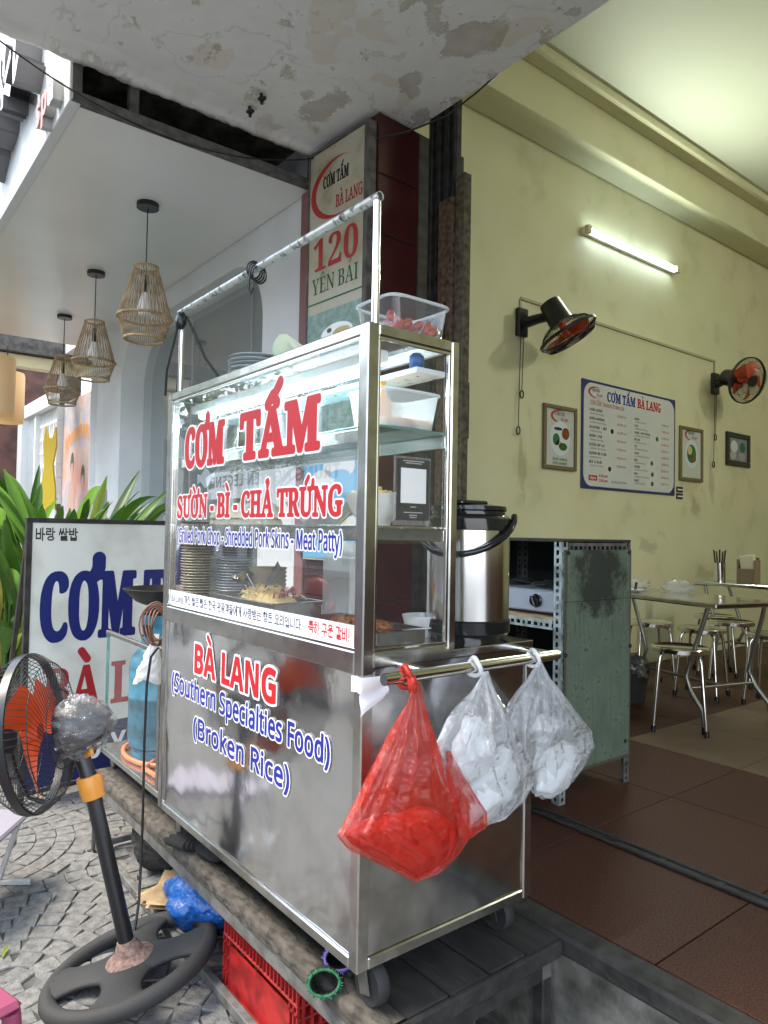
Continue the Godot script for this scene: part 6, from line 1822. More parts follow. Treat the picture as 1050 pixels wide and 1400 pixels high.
func framed(called: String, label: String, category: String, y0, y1, z0, z1, fm: Material, fw: float, pic: Material) -> MeshInstance3D:
	var o := thing(called, label, category, V(XW, y0, (z0 + z1) * .5))
	var s := Sh.new()
	for q in [[y0, y0 + fw, z0, z1], [y1 - fw, y1, z0, z1], [y0 + fw, y1 - fw, z0, z0 - fw], [y0 + fw, y1 - fw, z1 + fw, z1]]: s.bb(XW + .001, XW + .025, q[0], q[1], q[2], q[3], .004)
	wp(s, "frame", fm, o)
	s = Sh.new(); s.bb(XW + .002, XW + .012, y0 + fw, y1 - fw, z0 - fw, z1 + fw)
	return wp(s, "picture", pic, o)
func wall_text(p: Node3D, txt: String, k: String, h: float, w: float, y: float, z: float, m: Material, x := XW + .0125, grow := 0.0):
	return print_line(p, "lettering", text_tris(txt, k, h, w, grow), Transform3D(Basis(Vector3.UP, PI / 2), V(x, y, z)), m)
func disc(p: Node3D, called: String, x: float, y: float, z: float, rz: float, ry: float, m: Material):
	var s := Sh.new(); s.x = Transform3D(Basis(Vector3.UP, PI / 2), V(x, y, z))
	var pp := []
	for i in 22: pp.append(Vector2(cos(TAU * i / 22) * rz, sin(TAU * i / 22) * ry))
	s.poly(pp); return wp(s, called, m, p)
func crescent(p: Node3D, x: float, y: float, z: float, k: float):
	var cr := Sh.new(); cr.x = Transform3D(Basis(Vector3.UP, PI / 2), V(x, y, z))
	var A := []; var B := []
	for i in 21:
		var a := lerpf(0.12 * PI, 1.72 * PI, i / 20.0); var wd := 0.05 * sin(PI * i / 20.0) + .002
		A.append(Vector2(cos(a) * .215, sin(a) * .1) * k); B.append(Vector2(cos(a) * .215 + wd, sin(a) * (.1 - wd * .45)) * k)
	for i in 20: cr.quad(V(A[i].x, A[i].y, 0), V(B[i].x, B[i].y, 0), V(B[i + 1].x, B[i + 1].y, 0), V(A[i + 1].x, A[i + 1].y, 0))
	wall_text(p, "CƠM TẤM", "sb", .055 * k, .22 * k, y + .01 * k, z + .11 * k, M.black_print, x)
	wall_text(p, "BÀ LANG", "sb", .045 * k, .17 * k, y - .065 * k, z - .03 * k, M.red_dull, x)
	return wp(cr, "crescent", M.red_dull, p)
func build_wall_things():
	var s: Sh
	# fluorescent fitting
	var o := thing("wall_tube_light", "lit white fluorescent tube fitting high on the yellow wall", "light", V(XW, 3.75, -5.2))
	s = Sh.new(); s.bb(XW + .001, XW + .035, 3.735, 3.785, -4.53, -5.87, .004); wp(s, "fitting", M.white_print, o)
	s = Sh.new(); s.bb(XW + .036, XW + .075, 3.73, 3.79, -4.53, -4.58, .004); wp(s, "end_cap", M.cream_beam, o)
	s = Sh.new(); s.bb(XW + .036, XW + .075, 3.73, 3.79, -5.82, -5.87, .004); wp(s, "end_cap", M.cream_beam, o)
	s = Sh.new(); s.rod(V(XW + .058, 3.76, -4.585), V(XW + .058, 3.76, -5.815), .017, 12); wp(s, "tube", M.tube_glow, o)
	var al := AreaLight3D.new()
	al.name = "wall_tube_area_light"; add_child(al)
	al.area_size = Vector2(1.2, .035); al.light_energy = 0.75; al.light_color = Color(.97, 1.0, .93); al.shadow_enabled = true; al.area_range = 15.0
	al.look_at_from_position(V(XW + .08, 3.76, -5.2), V(0, 3.2, -5.2), Vector3.UP)
	# a second lamp of the room, on the ceiling out of the frame
	var c2 := thing("ceiling_tube_light", "fluorescent ceiling fitting deeper in the shop, lighting the yellow wall", "light", V(.8, 4.6, -6.2))
	s = Sh.new(); s.bb(.76, .84, 4.585, 4.619, -6.85, -5.55, .004); wp(s, "fitting", M.white_print, c2)
	s = Sh.new(); s.rod(V(.8, 4.56, -6.8), V(.8, 4.56, -5.6), .017, 12); wp(s, "tube", M.tube_glow, c2)
	s = Sh.new(); s.bb(.775, .825, 4.53, 4.584, -6.85, -6.80, .004); s.bb(.775, .825, 4.53, 4.584, -5.60, -5.55, .004); wp(s, "tube_holders", M.cream_beam, c2)
	var a2 := AreaLight3D.new()
	a2.name = "ceiling_tube_area_light"; add_child(a2)
	a2.area_size = Vector2(1.2, .035); a2.light_energy = 1.5; a2.light_color = Color(1.0, 1.0, .92); a2.shadow_enabled = true; a2.area_range = 15.0
	a2.look_at_from_position(V(.8, 4.53, -6.2), V(-.6, 2.6, -6.2), Vector3.BACK)
	# wall fans
	wall_fan("wall_fan", "black wall fan tilted down, nearer the maroon pillar", V(XW + .001, 2.90, -3.84), V(.35, -.80, -.30), V(.26, .02, -.08))
	wall_fan("wall_fan", "black wall fan facing forward at the right edge, farther back", V(XW + .001, 2.86, -6.60), V(.85, -.28, .25), V(.20, .02, .02))
	s = Sh.new()
	s.bb(XW + .001, XW + .014, 3.07, 3.09, -3.84, -6.62)
	s.bb(XW + .001, XW + .012, 2.96, 3.069, -6.60, -6.62)
	s.bb(XW + .001, XW + .012, 2.99, 3.069, -3.83, -3.845)
	solo(s, "wire_conduit", mat("conduit", lin(.40, .38, .24), .5), "thin conduit running along the yellow wall between the fans", "conduit")
	# menu board
	var m := thing("menu_board", "large white menu board with blue border on yellow wall", "menu", V(XW, 1.76, -5.24))
	var y0 := 1.765; var y1 := 2.615; var z0 := -4.56; var z1 := -5.91
	s = Sh.new(); s.bb(XW + .001, XW + .012, y0, y1, z0, z1, .002)
	var bd := wp(s, "border", mat("menu_blue", lin(.02, .03, .14), .4), m)
	s = Sh.new(); s.x = Transform3D(Basis(Vector3.UP, PI / 2), V(XW + .0128, (y0 + y1) * .5, (z0 + z1) * .5))
	var pp := []
	for c in [[1, 1], [-1, 1], [-1, -1], [1, -1]]:
		for i in 7:
			var a: float = atan2(c[1], c[0]) - PI / 4 + PI / 2 * i / 6.0
			pp.append(Vector2(c[0] * (.655 - .10), c[1] * (.405 - .10)) + Vector2(cos(a), sin(a)) * .10)
	s.poly(pp)
	var sheet := wp(s, "sheet", mat("menu_white", lin(.60, .62, .60), .4), m)
	var xs := XW + .0132
	s = Sh.new()
	for i in 60:
		for yy in [y0 + .022, y1 - .022]:
			s.x = Transform3D(Basis(Vector3.UP, PI / 2), V(xs - .0012, yy, z0 - .05 - i * .0212)); s.poly([Vector2(-.006, 0), Vector2(0, -.006), Vector2(.006, 0), Vector2(0, .006)])
	for i in 36:
		for zz in [z0 - .022, z1 + .022]:
			s.x = Transform3D(Basis(Vector3.UP, PI / 2), V(xs - .0012, y0 + .05 + i * .0212, zz)); s.poly([Vector2(-.006, 0), Vector2(0, -.006), Vector2(.006, 0), Vector2(0, .006)])
	wp(s, "border_pattern", M.white_print, bd)
	crescent(sheet, xs, 2.525, z0 - .17, .45)
	wall_text(sheet, "CƠM TẤM", "sb", .075, .40, 2.475, z0 - .32, M.blue_print, xs, .002)
	wall_text(sheet, "BÀ LANG", "sb", .075, .36, 2.475, z0 - .75, M.red_print, xs, .002)
	wall_text(sheet, "CƠM TẤM / Steamed Broken rice", "s", .034, .46, 2.425, z0 - .10, M.red_dull, xs)
	for i in 7:
		var yy := 2.375 - i * .068
		wall_text(sheet, ["CƠM SƯỜN", "SƯỜN NƯỚNG", "SƯỜN - BÌ", "SƯỜN - CHẢ", "SƯỜN ỐP LA", "SƯỜN BÌ CHẢ", "BÌ CHẢ"][i].replace("Ố", "O").replace("Ớ", "Ơ"), "nb", .020, .17 + .03 * (i % 3), yy, z0 - .09, M.black_print, xs)
		wall_text(sheet, "Grilled Pork Chop", "n", .013, .15 + .03 * ((i + 1) % 3), yy - .026, z0 - .10, M.beam_iron, xs)
		wall_text(sheet, "%d,000 vnd" % [35 + 5 * (i % 4)], "n", .017, .13, yy - .012, z0 - .46, M.red_dull, xs)
	for i in 10:
		var yy := 2.37 - i * .057
		wall_text(sheet, ["SƯỜN", "CHẢ", "SƯỜN - CHẢ TRỨNG", "BÌ CHẢ", "CÁ", "CANH", "SỮA", "TRỨNG", "RAU", "NƯỚC"][i].replace("Ố", "O").replace("Á", "A").replace("Ữ", "U").replace("Ớ", "Ơ"), "nb", .018, .0, yy, z0 - .71, M.black_print if i != 5 else M.red_dull, xs)
		wall_text(sheet, "Grilled Pork Skins", "n", .012, .16 + .03 * (i % 3), yy - .022, z0 - .72, M.beam_iron, xs)
		wall_text(sheet, "%d,000 vnd" % [10 + 5 * (i % 5)], "n", .016, .12, yy - .010, z0 - 1.12, M.red_dull, xs)
	for q in [[2.235, .39], [1.93, .36], [2.235, 1.05], [2.02, .97], [1.925, .98], [1.845, .98]]:
		disc(sheet, "printed_dish", xs + .0002, q[0], z0 - q[1], .042, .036, M.ceramic); disc(sheet, "printed_dish", xs + .0006, q[0] + .004, z0 - q[1] - .004, .022, .02, M.green_print if q[1] > .9 else M.black_print)
	s = Sh.new(); s.bb(xs, xs + .0008, 1.83, 1.872, z0 - .09, z0 - .20); wp(s, "open_tab", M.red_dull, sheet)
	wall_text(sheet, "Open", "nb", .022, .08, 1.841, z0 - .105, M.white_print, xs + .0012)
	wall_text(sheet, "6:30 am", "nb", .022, .12, 1.862, z0 - .22, M.red_dull, xs); wall_text(sheet, "2:00 pm", "nb", .022, .12, 1.825, z0 - .22, M.red_dull, xs)
	wall_text(sheet, "Da Nang, Viet Nam", "n", .018, .22, 1.825, z0 - .39, M.green_print, xs)
	# framed dish pictures
	var p1 := framed("framed_print", "framed print of a dish, left of the menu board", "picture", 1.885, 2.365, -4.10, -4.49, M.frame_olive, .03, mat("paper", lin(.55, .56, .53), .4))
	crescent(p1, XW + .0125, 2.285, -4.29, .5)
	for q in [[2.12, -4.30, .12, .13, "sticker"], [2.16, -4.36, .045, .045, "pork"], [2.11, -4.25, .04, .045, "green_print"], [2.06, -4.33, .05, .03, "leaf1"], [2.19, -4.27, .05, .012, "navy_print"], [2.085, -4.28, .03, .02, "shred"]]: disc(p1, "printed_dish", XW + .0126 + (.0 if q[4] == "sticker" else .0006), q[0], q[1], q[2], q[3], M[q[4]])
	wall_text(p1, "Pork cooked", "sb", .022, .17, 1.955, -4.21, M.green_print); wall_text(p1, "with caramel", "sb", .022, .17, 1.925, -4.21, M.green_print)
	var p2 := framed("framed_print", "framed print of a dish, right of the menu board", "picture", 1.91, 2.40, -5.985, -6.385, M.frame_olive, .03, M.paper)
	crescent(p2, XW + .0125, 2.33, -6.18, .5)
	for q in [[2.16, -6.19, .12, .13, "sticker"], [2.16, -6.19, .08, .085, "green_print"], [2.19, -6.16, .04, .04, "shred"], [2.12, -6.23, .04, .035, "pork"]]: disc(p2, "printed_dish", XW + .0126 + (.0 if q[4] == "sticker" else (.0005 if q[4] == "green_print" else .001)), q[0], q[1], q[2], q[3], M[q[4]])
	var p3 := framed("photo_frame", "small dark framed photo at the right edge of wall", "picture", 2.11, 2.435, -6.84, -7.32, M.black, .05, mat("photo_grey", lin(.22, .25, .26), .4))
	for q in [[2.30, -7.0, .07, .06, "sticker"], [2.30, -7.17, .06, .05, "green_print"], [2.21, -6.98, .06, .04, "silver_grey"], [2.21, -7.16, .07, .04, "photo_pink"]]: disc(p3, "printed_patch", XW + .0128, q[0], q[1], q[2], q[3], M[q[4]])
	framed("pink_notice", "black framed pink notice on the wall behind the case", "notice", 2.025, 2.40, -3.08, -3.33, M.black, .022, M.photo_pink)
	# switch boxes
	var sw := thing("switch_box", "pair of small black labelled sockets under the right print", "switch", V(XW, 1.75, -5.99))
	for yy in [1.80, 1.74]:
		s = Sh.new(); s.bb(XW + .001, XW + .012, yy, yy + .05, -5.95, -6.05, .003); wp(s, "plate", M.black, sw)
		s = Sh.new(); s.bb(XW + .0121, XW + .013, yy + .018, yy + .03, -5.955, -6.045); wp(s, "label_strip", M.white_print, sw)
	# dirty marks on the paint, where the photograph shows them
	for q in [[2.0, -3.92, .10, .42], [2.02, -6.62, .12, .36], [1.72, -6.35, .18, .18], [1.35, -5.6, .30, .12], [1.22, -4.9, .26, .12], [1.1, -6.6, .4, .14]]:
		inst(uv_quad(V(XW + .0006, q[0] - q[3], q[1] + q[2]), V(XW + .0006, q[0] + q[3], q[1] + q[2]), V(XW + .0006, q[0] + q[3], q[1] - q[2]), V(XW + .0006, q[0] - q[3], q[1] - q[2])), "dirt_mark", M.wall_stain, get_node("wall_left"))

func blade(s: Sh, base: Vector3, dir: Vector3, len: float, wd: float, droop: float, tw := 0.0):
	var side := dir.cross(Vector3.UP)
	if side.length() < .05: side = V(1, 0, 0)
	side = side.normalized().rotated(dir.normalized(), tw)
	s.sheet(func(u, v):
		var p: Vector3 = base + dir * len * u + V(0, -droop * u * u * len, 0)
		var w: float = wd * pow(sin(PI * clampf(.06 + u * .93, 0, 1)), .75)
		var k: float = (v - .5) * 2.0
		return p + side * w * k + dir.cross(side).normalized() * absf(k) * w * -.28, 8, 4)
func leafy_plant(label: String, at: Vector3, n: int, h: float, sd: int, mats: Array):
	var o := thing("leafy_plant", label, "plant", at, 0.0, "green leafy plants beyond the sign board")
	var r := RandomNumberGenerator.new(); r.seed = sd
	for i in n:
		var a := r.randf() * TAU; var d := r.randf() * .16
		var s := Sh.new()
		var b := V(cos(a) * d, 0, sin(a) * d)
		var dir := V(cos(a) * r.randf_range(.05, .38), 1.0, sin(a) * r.randf_range(.05, .38)).normalized()
		var st := h * r.randf_range(.25, .6)
		s.tube([b, b + dir * st * .6, b + dir * st], [.010, .008, .006], 6, false, false)
		blade(s, b + dir * st, (dir + V(cos(a), 0, sin(a)) * .25).normalized(), h * r.randf_range(.42, .70), r.randf_range(.026, .048), r.randf_range(.1, .5), r.randf_range(-.9, .9))
		part(s, "leaf", M[mats[r.randi() % mats.size()]], o)
	return o
func build_left_far():
	var s: Sh
	var px := thing("planter", "pale concrete planter box holding the green plants", "planter", V(-4.8, 0, -1.05))
	s = Sh.new(); s.bb(-5.3, -4.35, 0, .50, -1.30, -.74, .012); wp(s, "box", M.concrete, px)
	s = Sh.new(); s.bb(-5.28, -4.37, .50, .505, -1.28, -.76); wp(s, "soil", M.granite_dark, px)
	leafy_plant("tall leafy plant directly behind the sign board's left corner", V(-4.75, .5, -1.05), 34, 1.15, 3, ["leaf0", "leaf1", "leaf0"])
	leafy_plant("bright leafy plant at the left edge of the picture", V(-4.72, .5, -.88), 34, .98, 4, ["leaf0", "leaf2", "leaf0", "leaf1", "leaf3"])
	leafy_plant("young leafy plant lower down at the left edge", V(-4.6, .5, -.84), 30, .5, 5, ["leaf2", "leaf0"])
	leafy_plant("dark leafy plant farthest behind the sign board", V(-5.15, .5, -1.02), 28, 1.2, 6, ["leaf1", "leaf0"])
	leafy_plant("tall broad leaved plant showing above the board's top edge", V(-4.95, .5, -1.24), 34, 1.42, 13, ["leaf0", "leaf1", "leaf2"])
	leafy_plant("slender leafy plant right of the others behind the board", V(-5.1, .5, -1.27), 26, 1.35, 14, ["leaf1", "leaf0"])
	leafy_plant("upright plant with long blades in front of the poster", V(-5.6, 0.0, -1.5), 18, 1.95, 8, ["leaf1", "leaf0", "leaf1"])
	leafy_plant("bushy plant behind the planter near the white post", V(-5.9, 0.0, -1.15), 22, 1.75, 9, ["leaf0", "leaf2"])
	# grey gate post of the glass door
	var gp := thing("door_post", "short grey steel gate post beside the white wall corner", "post", V(-6.35, 0, -1.85))
	s = Sh.new(); s.bb(-6.42, -6.26, 0, 1.72, -1.90, -1.78, .004); wp(s, "post", M.silver_grey, gp)
	s = Sh.new(); s.bb(-6.255, -6.245, 1.3, 1.34, -1.86, -1.82); wp(s, "latch", M.beam_iron, gp)
	s = Sh.new(); s.bb(-7.62, -7.22, 0, 3.26, -2.30, -2.16, .004)
	solo(s, "dark_post", M.dark_paint, "tall black post between the poster and white wall", "post")
	# poster panels
	var po := thing("poster_panel", "tall poster panel with two small figures and orange lettering", "poster", V(-8.2, 0, -2.1))
	s = Sh.new(); s.bb(-8.88, -7.64, 0.1, 2.84, -2.22, -2.17, .004); var pp := wp(s, "panel", mat("poster_base", lin(.58, .53, .50), .5, 0, {"tex": ntex(noise(.005, 99, 3), [[0.0, Color(.95, .70, .68)], [.45, Color(.95, .90, .88)], [.7, Color(.80, .84, .95)], [1.0, Color(1, .95, .85)]], 256), "scale": .9}), po)
	mat("poster_orange", lin(.60, .26, .08), .5)
	for i in 9:
		s = Sh.new(); s.x = Transform3D(Basis(Vector3.BACK, .32 - .06 * i), V(-8.72 + i * .115, 2.30 + .13 * sin(PI * (i + .6) / 11.0) + .01 * (i % 2), -2.1688))
		s.poly([Vector2(-.045, -.08), Vector2(-.02, -.085), Vector2(-.018, -.02), Vector2(.02, -.018), Vector2(.024, -.08), Vector2(.048, -.07), Vector2(.045, .07), Vector2(.0, .09), Vector2(-.045, .06)])
		wp(s, "orange_letter", M.poster_orange, pp)
	for q in [[-8.45, 2.06], [-8.02, 1.90]]:
		for e in [[0, .04, .075, .13, "beam_iron"], [0, -.03, .052, .085, "poster_skin"], [0, -.42, .15, .30, "poster_skin" if q[0] < -8.2 else "photo_pink"], [.02, -.95, .19, .3, "poster_orange"]]:
			s = Sh.new(); s.x = XF(V(q[0] + e[0], q[1] + e[1], -2.1688 + (.001 if e[1] == -.03 else 0.0)))
			var pg := []
			for i in 20: pg.append(Vector2(cos(TAU * i / 20) * e[2], sin(TAU * i / 20) * e[3]))
			s.poly(pg); wp(s, "printed_figure", M[e[4]], pp)
	# perforated block screen: every block a part
	var bs := thing("block_screen", "white screen wall of perforated square blocks next to poster", "screen wall", V(-9.3, 0, -2.15))
	var blk := Sh.new()
	var k := .083
	for q in [[-k, k, k - .016, k], [-k, k, -k, -k + .016], [-k, -k + .016, -k + .016, k - .016], [k - .016, k, -k + .016, k - .016], [-.008, .008, -k + .016, k - .016]]: blk.bb(q[0], q[1], q[2], q[3], -.05, .05, .002)
	var bmesh := blk.mesh()
	for i in 5:
		for j in 16: inst(bmesh, "block", M.white_render, bs, XF(V(-.36 + i * .172, .20 + j * .168, 0)))
	s = Sh.new(); s.bb(-10.6, -8.9, 0, 2.9, -2.6, -2.55); solo(s, "screen_backing", mat("shade_brown", lin(.32, .25, .20), .7), "dull brown wall behind the perforated block screen", "wall")
	# yellow shaped sign
	var ys := thing("yellow_sign", "bright yellow cut-out sign projecting from the block screen", "sign", V(-7.6, 1.3, -1.75))
	s = Sh.new(); s.x = Transform3D(Basis(Vector3.UP, PI / 2 - .45) * Basis.from_scale(V(.48, .74, .4)), V(-7.62, 1.52, -1.74))
	s.poly([Vector2(-.12, 0), Vector2(-.16, .3), Vector2(-.10, .62), Vector2(-.13, .95), Vector2(-.09, 1.18), Vector2(-.03, 1.02), Vector2(.04, 1.02), Vector2(.10, 1.18), Vector2(.12, .92), Vector2(.06, .66), Vector2(.12, .35), Vector2(.14, .05), Vector2(.04, .12)], .16)
	wp(s, "cut_out", M.yellow_sign, ys)
	s = Sh.new(); s.rod(V(-7.62, 0, -1.84), V(-7.62, 1.62, -1.84), .02, 8); wp(s, "bracket", M.beam_iron, ys)
	# next house: cream beam, red wood gable, white door frame, paper lantern
	var h := thing("far_shop", "farther shop front with dark red gable and cream beam", "building", V(-11, 0, -1.5))
	s = Sh.new(); s.bb(-8.62, -8.50, 3.12, 3.26, -2.6, 1.2, .01); wp(s, "cream_beam", M.cream_beam, h)
	s = Sh.new(); s.bb(-8.60, -8.42, 3.27, 3.5, -2.6, 1.2); wp(s, "roof_edge", M.beam_iron, h)
	s = Sh.new(); s.bb(-11.2, -11.1, 1.6, 4.2, -2.6, .9); wp(s, "gable", M.red_wood, h)
	s = Sh.new()
	s.bb(-10.54, -10.30, 0, 2.98, -2.2, -2.0, .005); s.bb(-10.3, -8.9, 2.80, 2.97, -2.12, -2.02, .005); s.bb(-9.80, -9.74, 0, 2.80, -2.12, -2.05, .004)
	wp(s, "door_frame", M.white_render, h)
	s = Sh.new(); s.bb(-10.28, -9.82, .1, 2.79, -2.09, -2.083); wp(s, "door_glass", M.shop_glass, h)
	s = Sh.new(); s.bb(-16, -11.3, 0, 5.0, -3.0, -2.6); wp(s, "rear_wall", M.wood_edge, h)
	for q in [[-7.5, -1.20, "large pale paper lantern hanging at the left edge of picture", .19, .55], [-8.2, -1.44, "second paper lantern partly hidden behind the large one", .17, .52]]:
		var l := thing("paper_lantern", q[2], "lantern", V(q[0], 2.98, q[1]), 0.0, "paper lanterns at the far shop")
		s = Sh.new(); s.lathe([Vector2(q[3] * .95, 0), Vector2(q[3], -.03), Vector2(q[3], -q[4] + .03), Vector2(q[3] * .96, -q[4])], 28); part(s, "shade", M.lantern_paper, l)
		s = Sh.new(); s.rod(V(0, .0, 0), V(0, .28, 0), .006, 6); s.rod(V(-q[3] * .9, -.02, 0), V(q[3] * .9, -.02, 0), .005, 6); part(s, "hanger", M.black, l)
		s = Sh.new(); s.lump(V(0, -.2, 0), V(.05, .06, .05), 2, .0, 12); part(s, "bulb", M.bulb, l)
	# utility pole, signs far down the street
	tree("street_tree", "grey street tree far down the pavement at the left", V(-12.5, 0, -1.35), 6.5, 1.6, 1600, 15)
	var bsn := thing("blue_sign", "blue street sign with green and red bands far left", "sign", V(-14, 0, -.4))
	for q in [[1.75, 2.6, "tarp_blue"], [1.40, 1.74, "green_print"], [1.0, 1.39, "red_print"]]:
		s = Sh.new(); s.bb(-14.05, -14.0, q[0], q[1], -.75, .4); wp(s, "band", M[q[2]], bsn)
	s = Sh.new(); s.bb(-14.12, -14.06, 0, 2.7, -.5, -.42); wp(s, "post", M.beam_iron, bsn)
	print_line(bsn, "lettering", text_tris("erc", "nb", .22, .0, .0), Transform3D(Basis(Vector3.UP, PI / 2), V(-13.998, 2.0, .30)), M.white_print)

func tree(called: String, label: String, at: Vector3, h: float, r: float, n: int, sd: int):
	var o := thing(called, label, "tree", at)
	var g := RandomNumberGenerator.new(); g.seed = sd
	var s := Sh.new()
	s.tube([V(0, 0, 0), V(.05, h * .3, .04), V(.0, h * .55, 0), V(.1, h * .8, 0)], [.26, .2, .13, .04], 12)
	for i in 7:
		var a := TAU * i / 7.0
		s.tube([V(0, h * (.42 + .04 * i), 0), V(cos(a) * r * .4, h * (.55 + .04 * i), sin(a) * r * .4), V(cos(a) * r * .75, h * (.62 + .045 * i), sin(a) * r * .75)], [.06, .04, .015], 6)
	part(s, "trunk", M.bark, o)
	s = Sh.new()
	for i in n:
		var cl := i % 34
		var rg := RandomNumberGenerator.new(); rg.seed = sd * 100 + cl
		var cc := V(rg.randfn(0, .42), rg.randfn(0, .30), rg.randfn(0, .42)) * r
		var p := V(0, h * .82, 0) + cc + V(g.randfn(0, 1), g.randfn(0, .8), g.randfn(0, 1)) * r * .17
		var d := V(g.randfn(0, 1), g.randfn(0, .6), g.randfn(0, 1)).normalized(); var e := d.cross(V(g.randf(), 1, g.randf())).normalized()
		var k := g.randf_range(.05, .10)
		s.quad(p - d * k, p + e * k * .45, p + d * k, p - e * k * .45)
	part(s, "crown", M.leaf_far, o)
func motorbike(label: String, at: Vector3, turn: float, body: Material):
	var o := thing("motorbike", label, "motorbike", at, turn, "motorbikes parked on the pavement")
	var s: Sh
	for xx in [-.62, .62]:
		s = Sh.new(); s.x = Transform3D(Basis(Vector3.RIGHT, PI / 2), V(xx, .28, 0))
		var rr := []
		for i in 28: rr.append(V(cos(TAU * i / 28) * .235, 0, sin(TAU * i / 28) * .235))
		s.tube(rr, .045, 10, true); var w := part(s, "wheel", M.black_matte, o)
		s = Sh.new(); s.x = Transform3D(Basis(Vector3.RIGHT, PI / 2), V(xx, .28, 0)); s.lathe([Vector2(0, -.05), Vector2(.05, -.05), Vector2(.06, -.015), Vector2(.2, -.01), Vector2(.2, .01), Vector2(.06, .015), Vector2(.05, .05), Vector2(0, .05)], 20); part(s, "rim", M.steel_dull, w)
	s = Sh.new(); s.tube([V(-.72, .62, 0), V(-.45, .66, 0), V(-.1, .52, 0), V(.12, .36, 0), V(.36, .40, 0), V(.50, .80, 0)], [.09, .14, .13, .10, .11, .10], 14); part(s, "body", body, o)
	s = Sh.new(); s.tube([V(-.70, .76, 0), V(-.35, .80, 0), V(.0, .74, 0), V(.16, .66, 0)], [.08, .13, .12, .05], 14); part(s, "seat", M.black_matte, o)
	s = Sh.new(); s.tube([V(.62, .28, .06), V(.52, .78, .05), V(.46, 1.0, .0)], .022, 8); s.tube([V(.62, .28, -.06), V(.52, .78, -.05), V(.46, 1.0, .0)], .022, 8); part(s, "fork", M.steel_dull, o)
	s = Sh.new(); s.tube([V(.36, 1.02, -.33), V(.44, 1.03, -.12), V(.46, 1.0, 0), V(.44, 1.03, .12), V(.36, 1.02, .33)], .016, 8); part(s, "handlebar", M.black, o)
	s = Sh.new(); s.lump(V(.56, .92, 0), V(.09, .11, .11), 3, .0, 14); part(s, "headlamp", body, o)
	for sg in [-1, 1]:
		s = Sh.new(); s.rod(V(.40, 1.03, sg * .22), V(.42, 1.20, sg * .28), .006, 6); s.lump(V(.43, 1.23, sg * .29), V(.02, .05, .07), 4, .0, 10); part(s, "mirror", M.black, o)
	s = Sh.new(); s.rod(V(-.05, .3, .12), V(-.05, .01, .24), .012, 6); part(s, "stand", M.steel_dull, o)
func build_street():
	# what the glass and steel mirror: houses over the road, trees, parked motorbikes
	var s: Sh
	var names := [[-62.0, -47.2, 7.6, "house_cream", "cream house over the road, farthest left"], [-47.0, -32.2, 7.0, "house_white", "pale house over the road left of the coffee shop"], [-32.0, -18.2, 7.4, "house_white", "coffee shop house over the road mirrored in the glass"], [-18.0, -6.2, 7.6, "house_cream", "cream house over the road behind the parked motorbikes"], [-6.0, 9.0, 7.2, "house_white", "wide pale house over the road, rightmost"]]
	for q in names:
		var o := thing("opposite_house", q[4], "house", V((q[0] + q[1]) * .5, 0, 12.1), 0.0, "houses over the road")
		s = Sh.new(); s.bb(q[0], q[1], 0, q[2], 12.1, 18.0, .02); wp(s, "wall", M[q[3]], o)
		var n := 6
		for f in 3:
			for i in n:
				var cx: float = lerpf(q[0], q[1], (i + .5) / n); var yy: float = .2 if f == 0 else 1.1 + f * 3.2
				var hh := 2.4 if f == 0 else 1.6
				if yy + hh > q[2]: continue
				s = Sh.new(); s.bb(cx - .62, cx + .62, yy, yy + hh, 12.02, 12.09, .01); var fr := wp(s, "window", M.beam_iron, o)
				s = Sh.new(); s.bb(cx - .55, cx - .02, yy + .07, yy + hh - .07, 12.0, 12.015); s.bb(cx + .02, cx + .55, yy + .07, yy + hh - .07, 12.0, 12.015); wp(s, "pane", M.black_gloss, fr)
	var sg := thing("coffee_sign", "white coffee shop sign board over the road", "sign", V(-25, 3.1, 12.0))
	s = Sh.new(); s.bb(-31.0, -19.0, 2.7, 3.9, 11.8, 12.0, .01); wp(s, "board", M.white_print, sg)
	print_line(sg, "lettering", text_tris("TRUNG NGUYÊN LEGEND", "nb", .5, 10.4, .0), Transform3D(Basis(Vector3.UP, PI), V(-19.8, 3.22, 11.79)), M.black_print)
	print_line(sg, "lettering", text_tris("COFFEE", "nb", .22, 3.4, .0), Transform3D(Basis(Vector3.UP, PI), V(-23.3, 2.84, 11.79)), M.black_print)
	tree("street_tree", "leafy street tree at the kerb, left of the cart's mirror image", V(-9.3, 0, 2.1), 4.4, 1.7, 3200, 5)
	tree("street_tree", "leafy street tree at the kerb, second along the pavement", V(-14.5, 0, 2.1), 5.0, 1.9, 3200, 6)
	tree("street_tree", "leafy street tree over the road before the coffee shop", V(-22.0, 0, 10.4), 5.5, 1.9, 2600, 7)
	motorbike("blue motorbike parked at the kerb facing the road", V(-3.9, 0, 1.75), 1.2, M.tarp_blue)
	motorbike("red motorbike parked at the kerb beside the blue one", V(-4.9, 0, 1.75), 1.3, M.crate_red)
	motorbike("white motorbike parked at the kerb, third in row", V(-2.9, 0, 1.8), 1.25, M.ceramic_grey)
	# overhead wires
	s = Sh.new()
	for i in 5:
		var pts := []
		for k in 17: pts.append(V(lerpf(-30, 12, k / 16.0), 5.0 + .22 * i - 1.2 * sin(PI * k / 16.0) * .5, 2.3 + .07 * i))
		s.tube(pts, .018, 5)
	solo(s, "overhead_wires", M.black, "bundle of black overhead wires along the kerb", "wires")

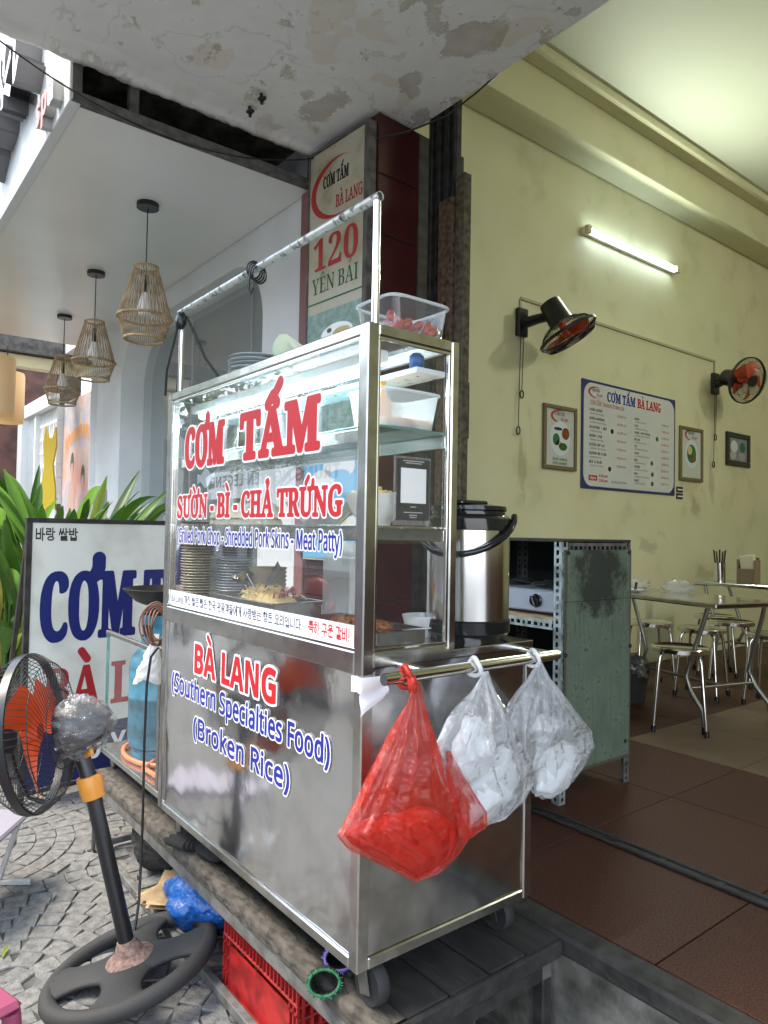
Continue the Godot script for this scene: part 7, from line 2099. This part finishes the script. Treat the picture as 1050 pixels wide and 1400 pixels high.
func build_small():
	var s: Sh
	# rope and hooks on the overhead pole
	var r := thing("pole_rope", "black ropes knotted round the left end of the pole", "rope", V(-2.36, 2.1, -.95))
	for q in [[V(-2.35, 2.13, -.94), V(-2.42, 1.95, -.925), V(-2.44, 1.865, -.93)], [V(-2.35, 2.13, -.95), V(-2.40, 1.95, -.96), V(-2.41, 1.865, -.96)], [V(-2.34, 2.13, -.96), V(-2.27, 1.98, -1.0), V(-2.19, 1.865, -1.05)]]:
		s = Sh.new(); s.tube(q, .0045, 6); wp(s, "strand", M.black, r)
	s = Sh.new(); s.lump(V(-2.352, 2.115, -.945), V(.018, .03, .018), 4, .35, 12); wp(s, "knot", M.black, r)
	var hk := thing("wire_hooks", "black wire hooks hanging round the middle of the pole", "hooks", V(-1.83, 2.13, -.95))
	for i in 4:
		s = Sh.new()
		var ring := []
		for k in 14: ring.append(V(-1.84 + .012 * i + .004 * sin(TAU * k / 14), 2.15 - .008 * i + sin(TAU * k / 14) * .024, -.952 + cos(TAU * k / 14) * .022))
		s.tube(ring, .0028, 5, true); wp(s, "loop", M.black, hk)
	s = Sh.new(); s.tube([V(-1.82, 2.13, -.93), V(-1.815, 2.08, -.925), V(-1.80, 2.065, -.925), V(-1.79, 2.08, -.925)], .003, 5); wp(s, "hook", M.black, hk)
	# low bench at the left and pink stool in the corner
	var b := thing("low_bench", "low bench with a purple grey seat and steel trestle legs", "bench", V(-3.10, 0, -.69))
	b.rotation.y = -.61
	s = Sh.new(); s.bb(0, .46, .25, .272, .0, .24, .008); part(s, "seat", M.grey_plastic, b)
	for xx in [.05, .42]:
		s = Sh.new(); s.box(V(xx, .125, .17), V(.018, .27, .018), .002, Basis(Vector3.RIGHT, .3)); s.box(V(xx, .125, .07), V(.018, .27, .018), .002, Basis(Vector3.RIGHT, -.3)); s.bb(xx - .009, xx + .009, .0, .018, -.02, .26, .002)
		part(s, "leg", M.silver_grey, b)
	s = Sh.new(); s.bb(.05, .42, .10, .116, .112, .128); part(s, "stretcher", M.silver_grey, b)
	var p := thing("pink_stool", "pink plastic stool cut off by the lower left corner", "stool", V(-1.90, 0, -.22), .3)
	s = Sh.new(); s.bb(-.14, .14, .285, .31, -.14, .14, .018); part(s, "seat", M.pink_plastic, p)
	for sx in [-1, 1]:
		for sz in [-1, 1]:
			s = Sh.new(); s.tube([V(sx * .12, .286, sz * .12), V(sx * .145, .0, sz * .145)], [.022, .016], 8); part(s, "leg", M.pink_plastic, p)
	# fallen leaves
	for q in [[-3.05, -.98, .09, "cardboard", "brown dry leaf lying on the pavement by the board"], [-2.62, -.52, .05, "leaf2", "small yellow leaf lying on the pavement at left"], [-2.90, -.735, .05, "white_print", "white scrap of paper by the bench foot"]]:
		s = Sh.new(); blade(s, V(q[0], .006, q[1]), V(.8, .04, .5).normalized(), q[2], q[2] * .3, .0, 1.5)
		solo(s, "fallen_leaf" if q[3] != "white_print" else "paper_scrap", M[q[3]], q[4], "leaf" if q[3] != "white_print" else "paper")
	# cable clipped along the top of the pillar
	s = Sh.new(); s.tube([V(-2.70, 3.30, -2.04), V(-2.60, 3.33, -2.15), V(-2.45, 3.38, -2.26), V(-2.30, 3.44, -2.31), V(-2.15, 3.56, -2.40)], .0045, 6)
	solo(s, "pillar_cable", M.black, "thick black cable crossing the top of the maroon pillar", "cable")
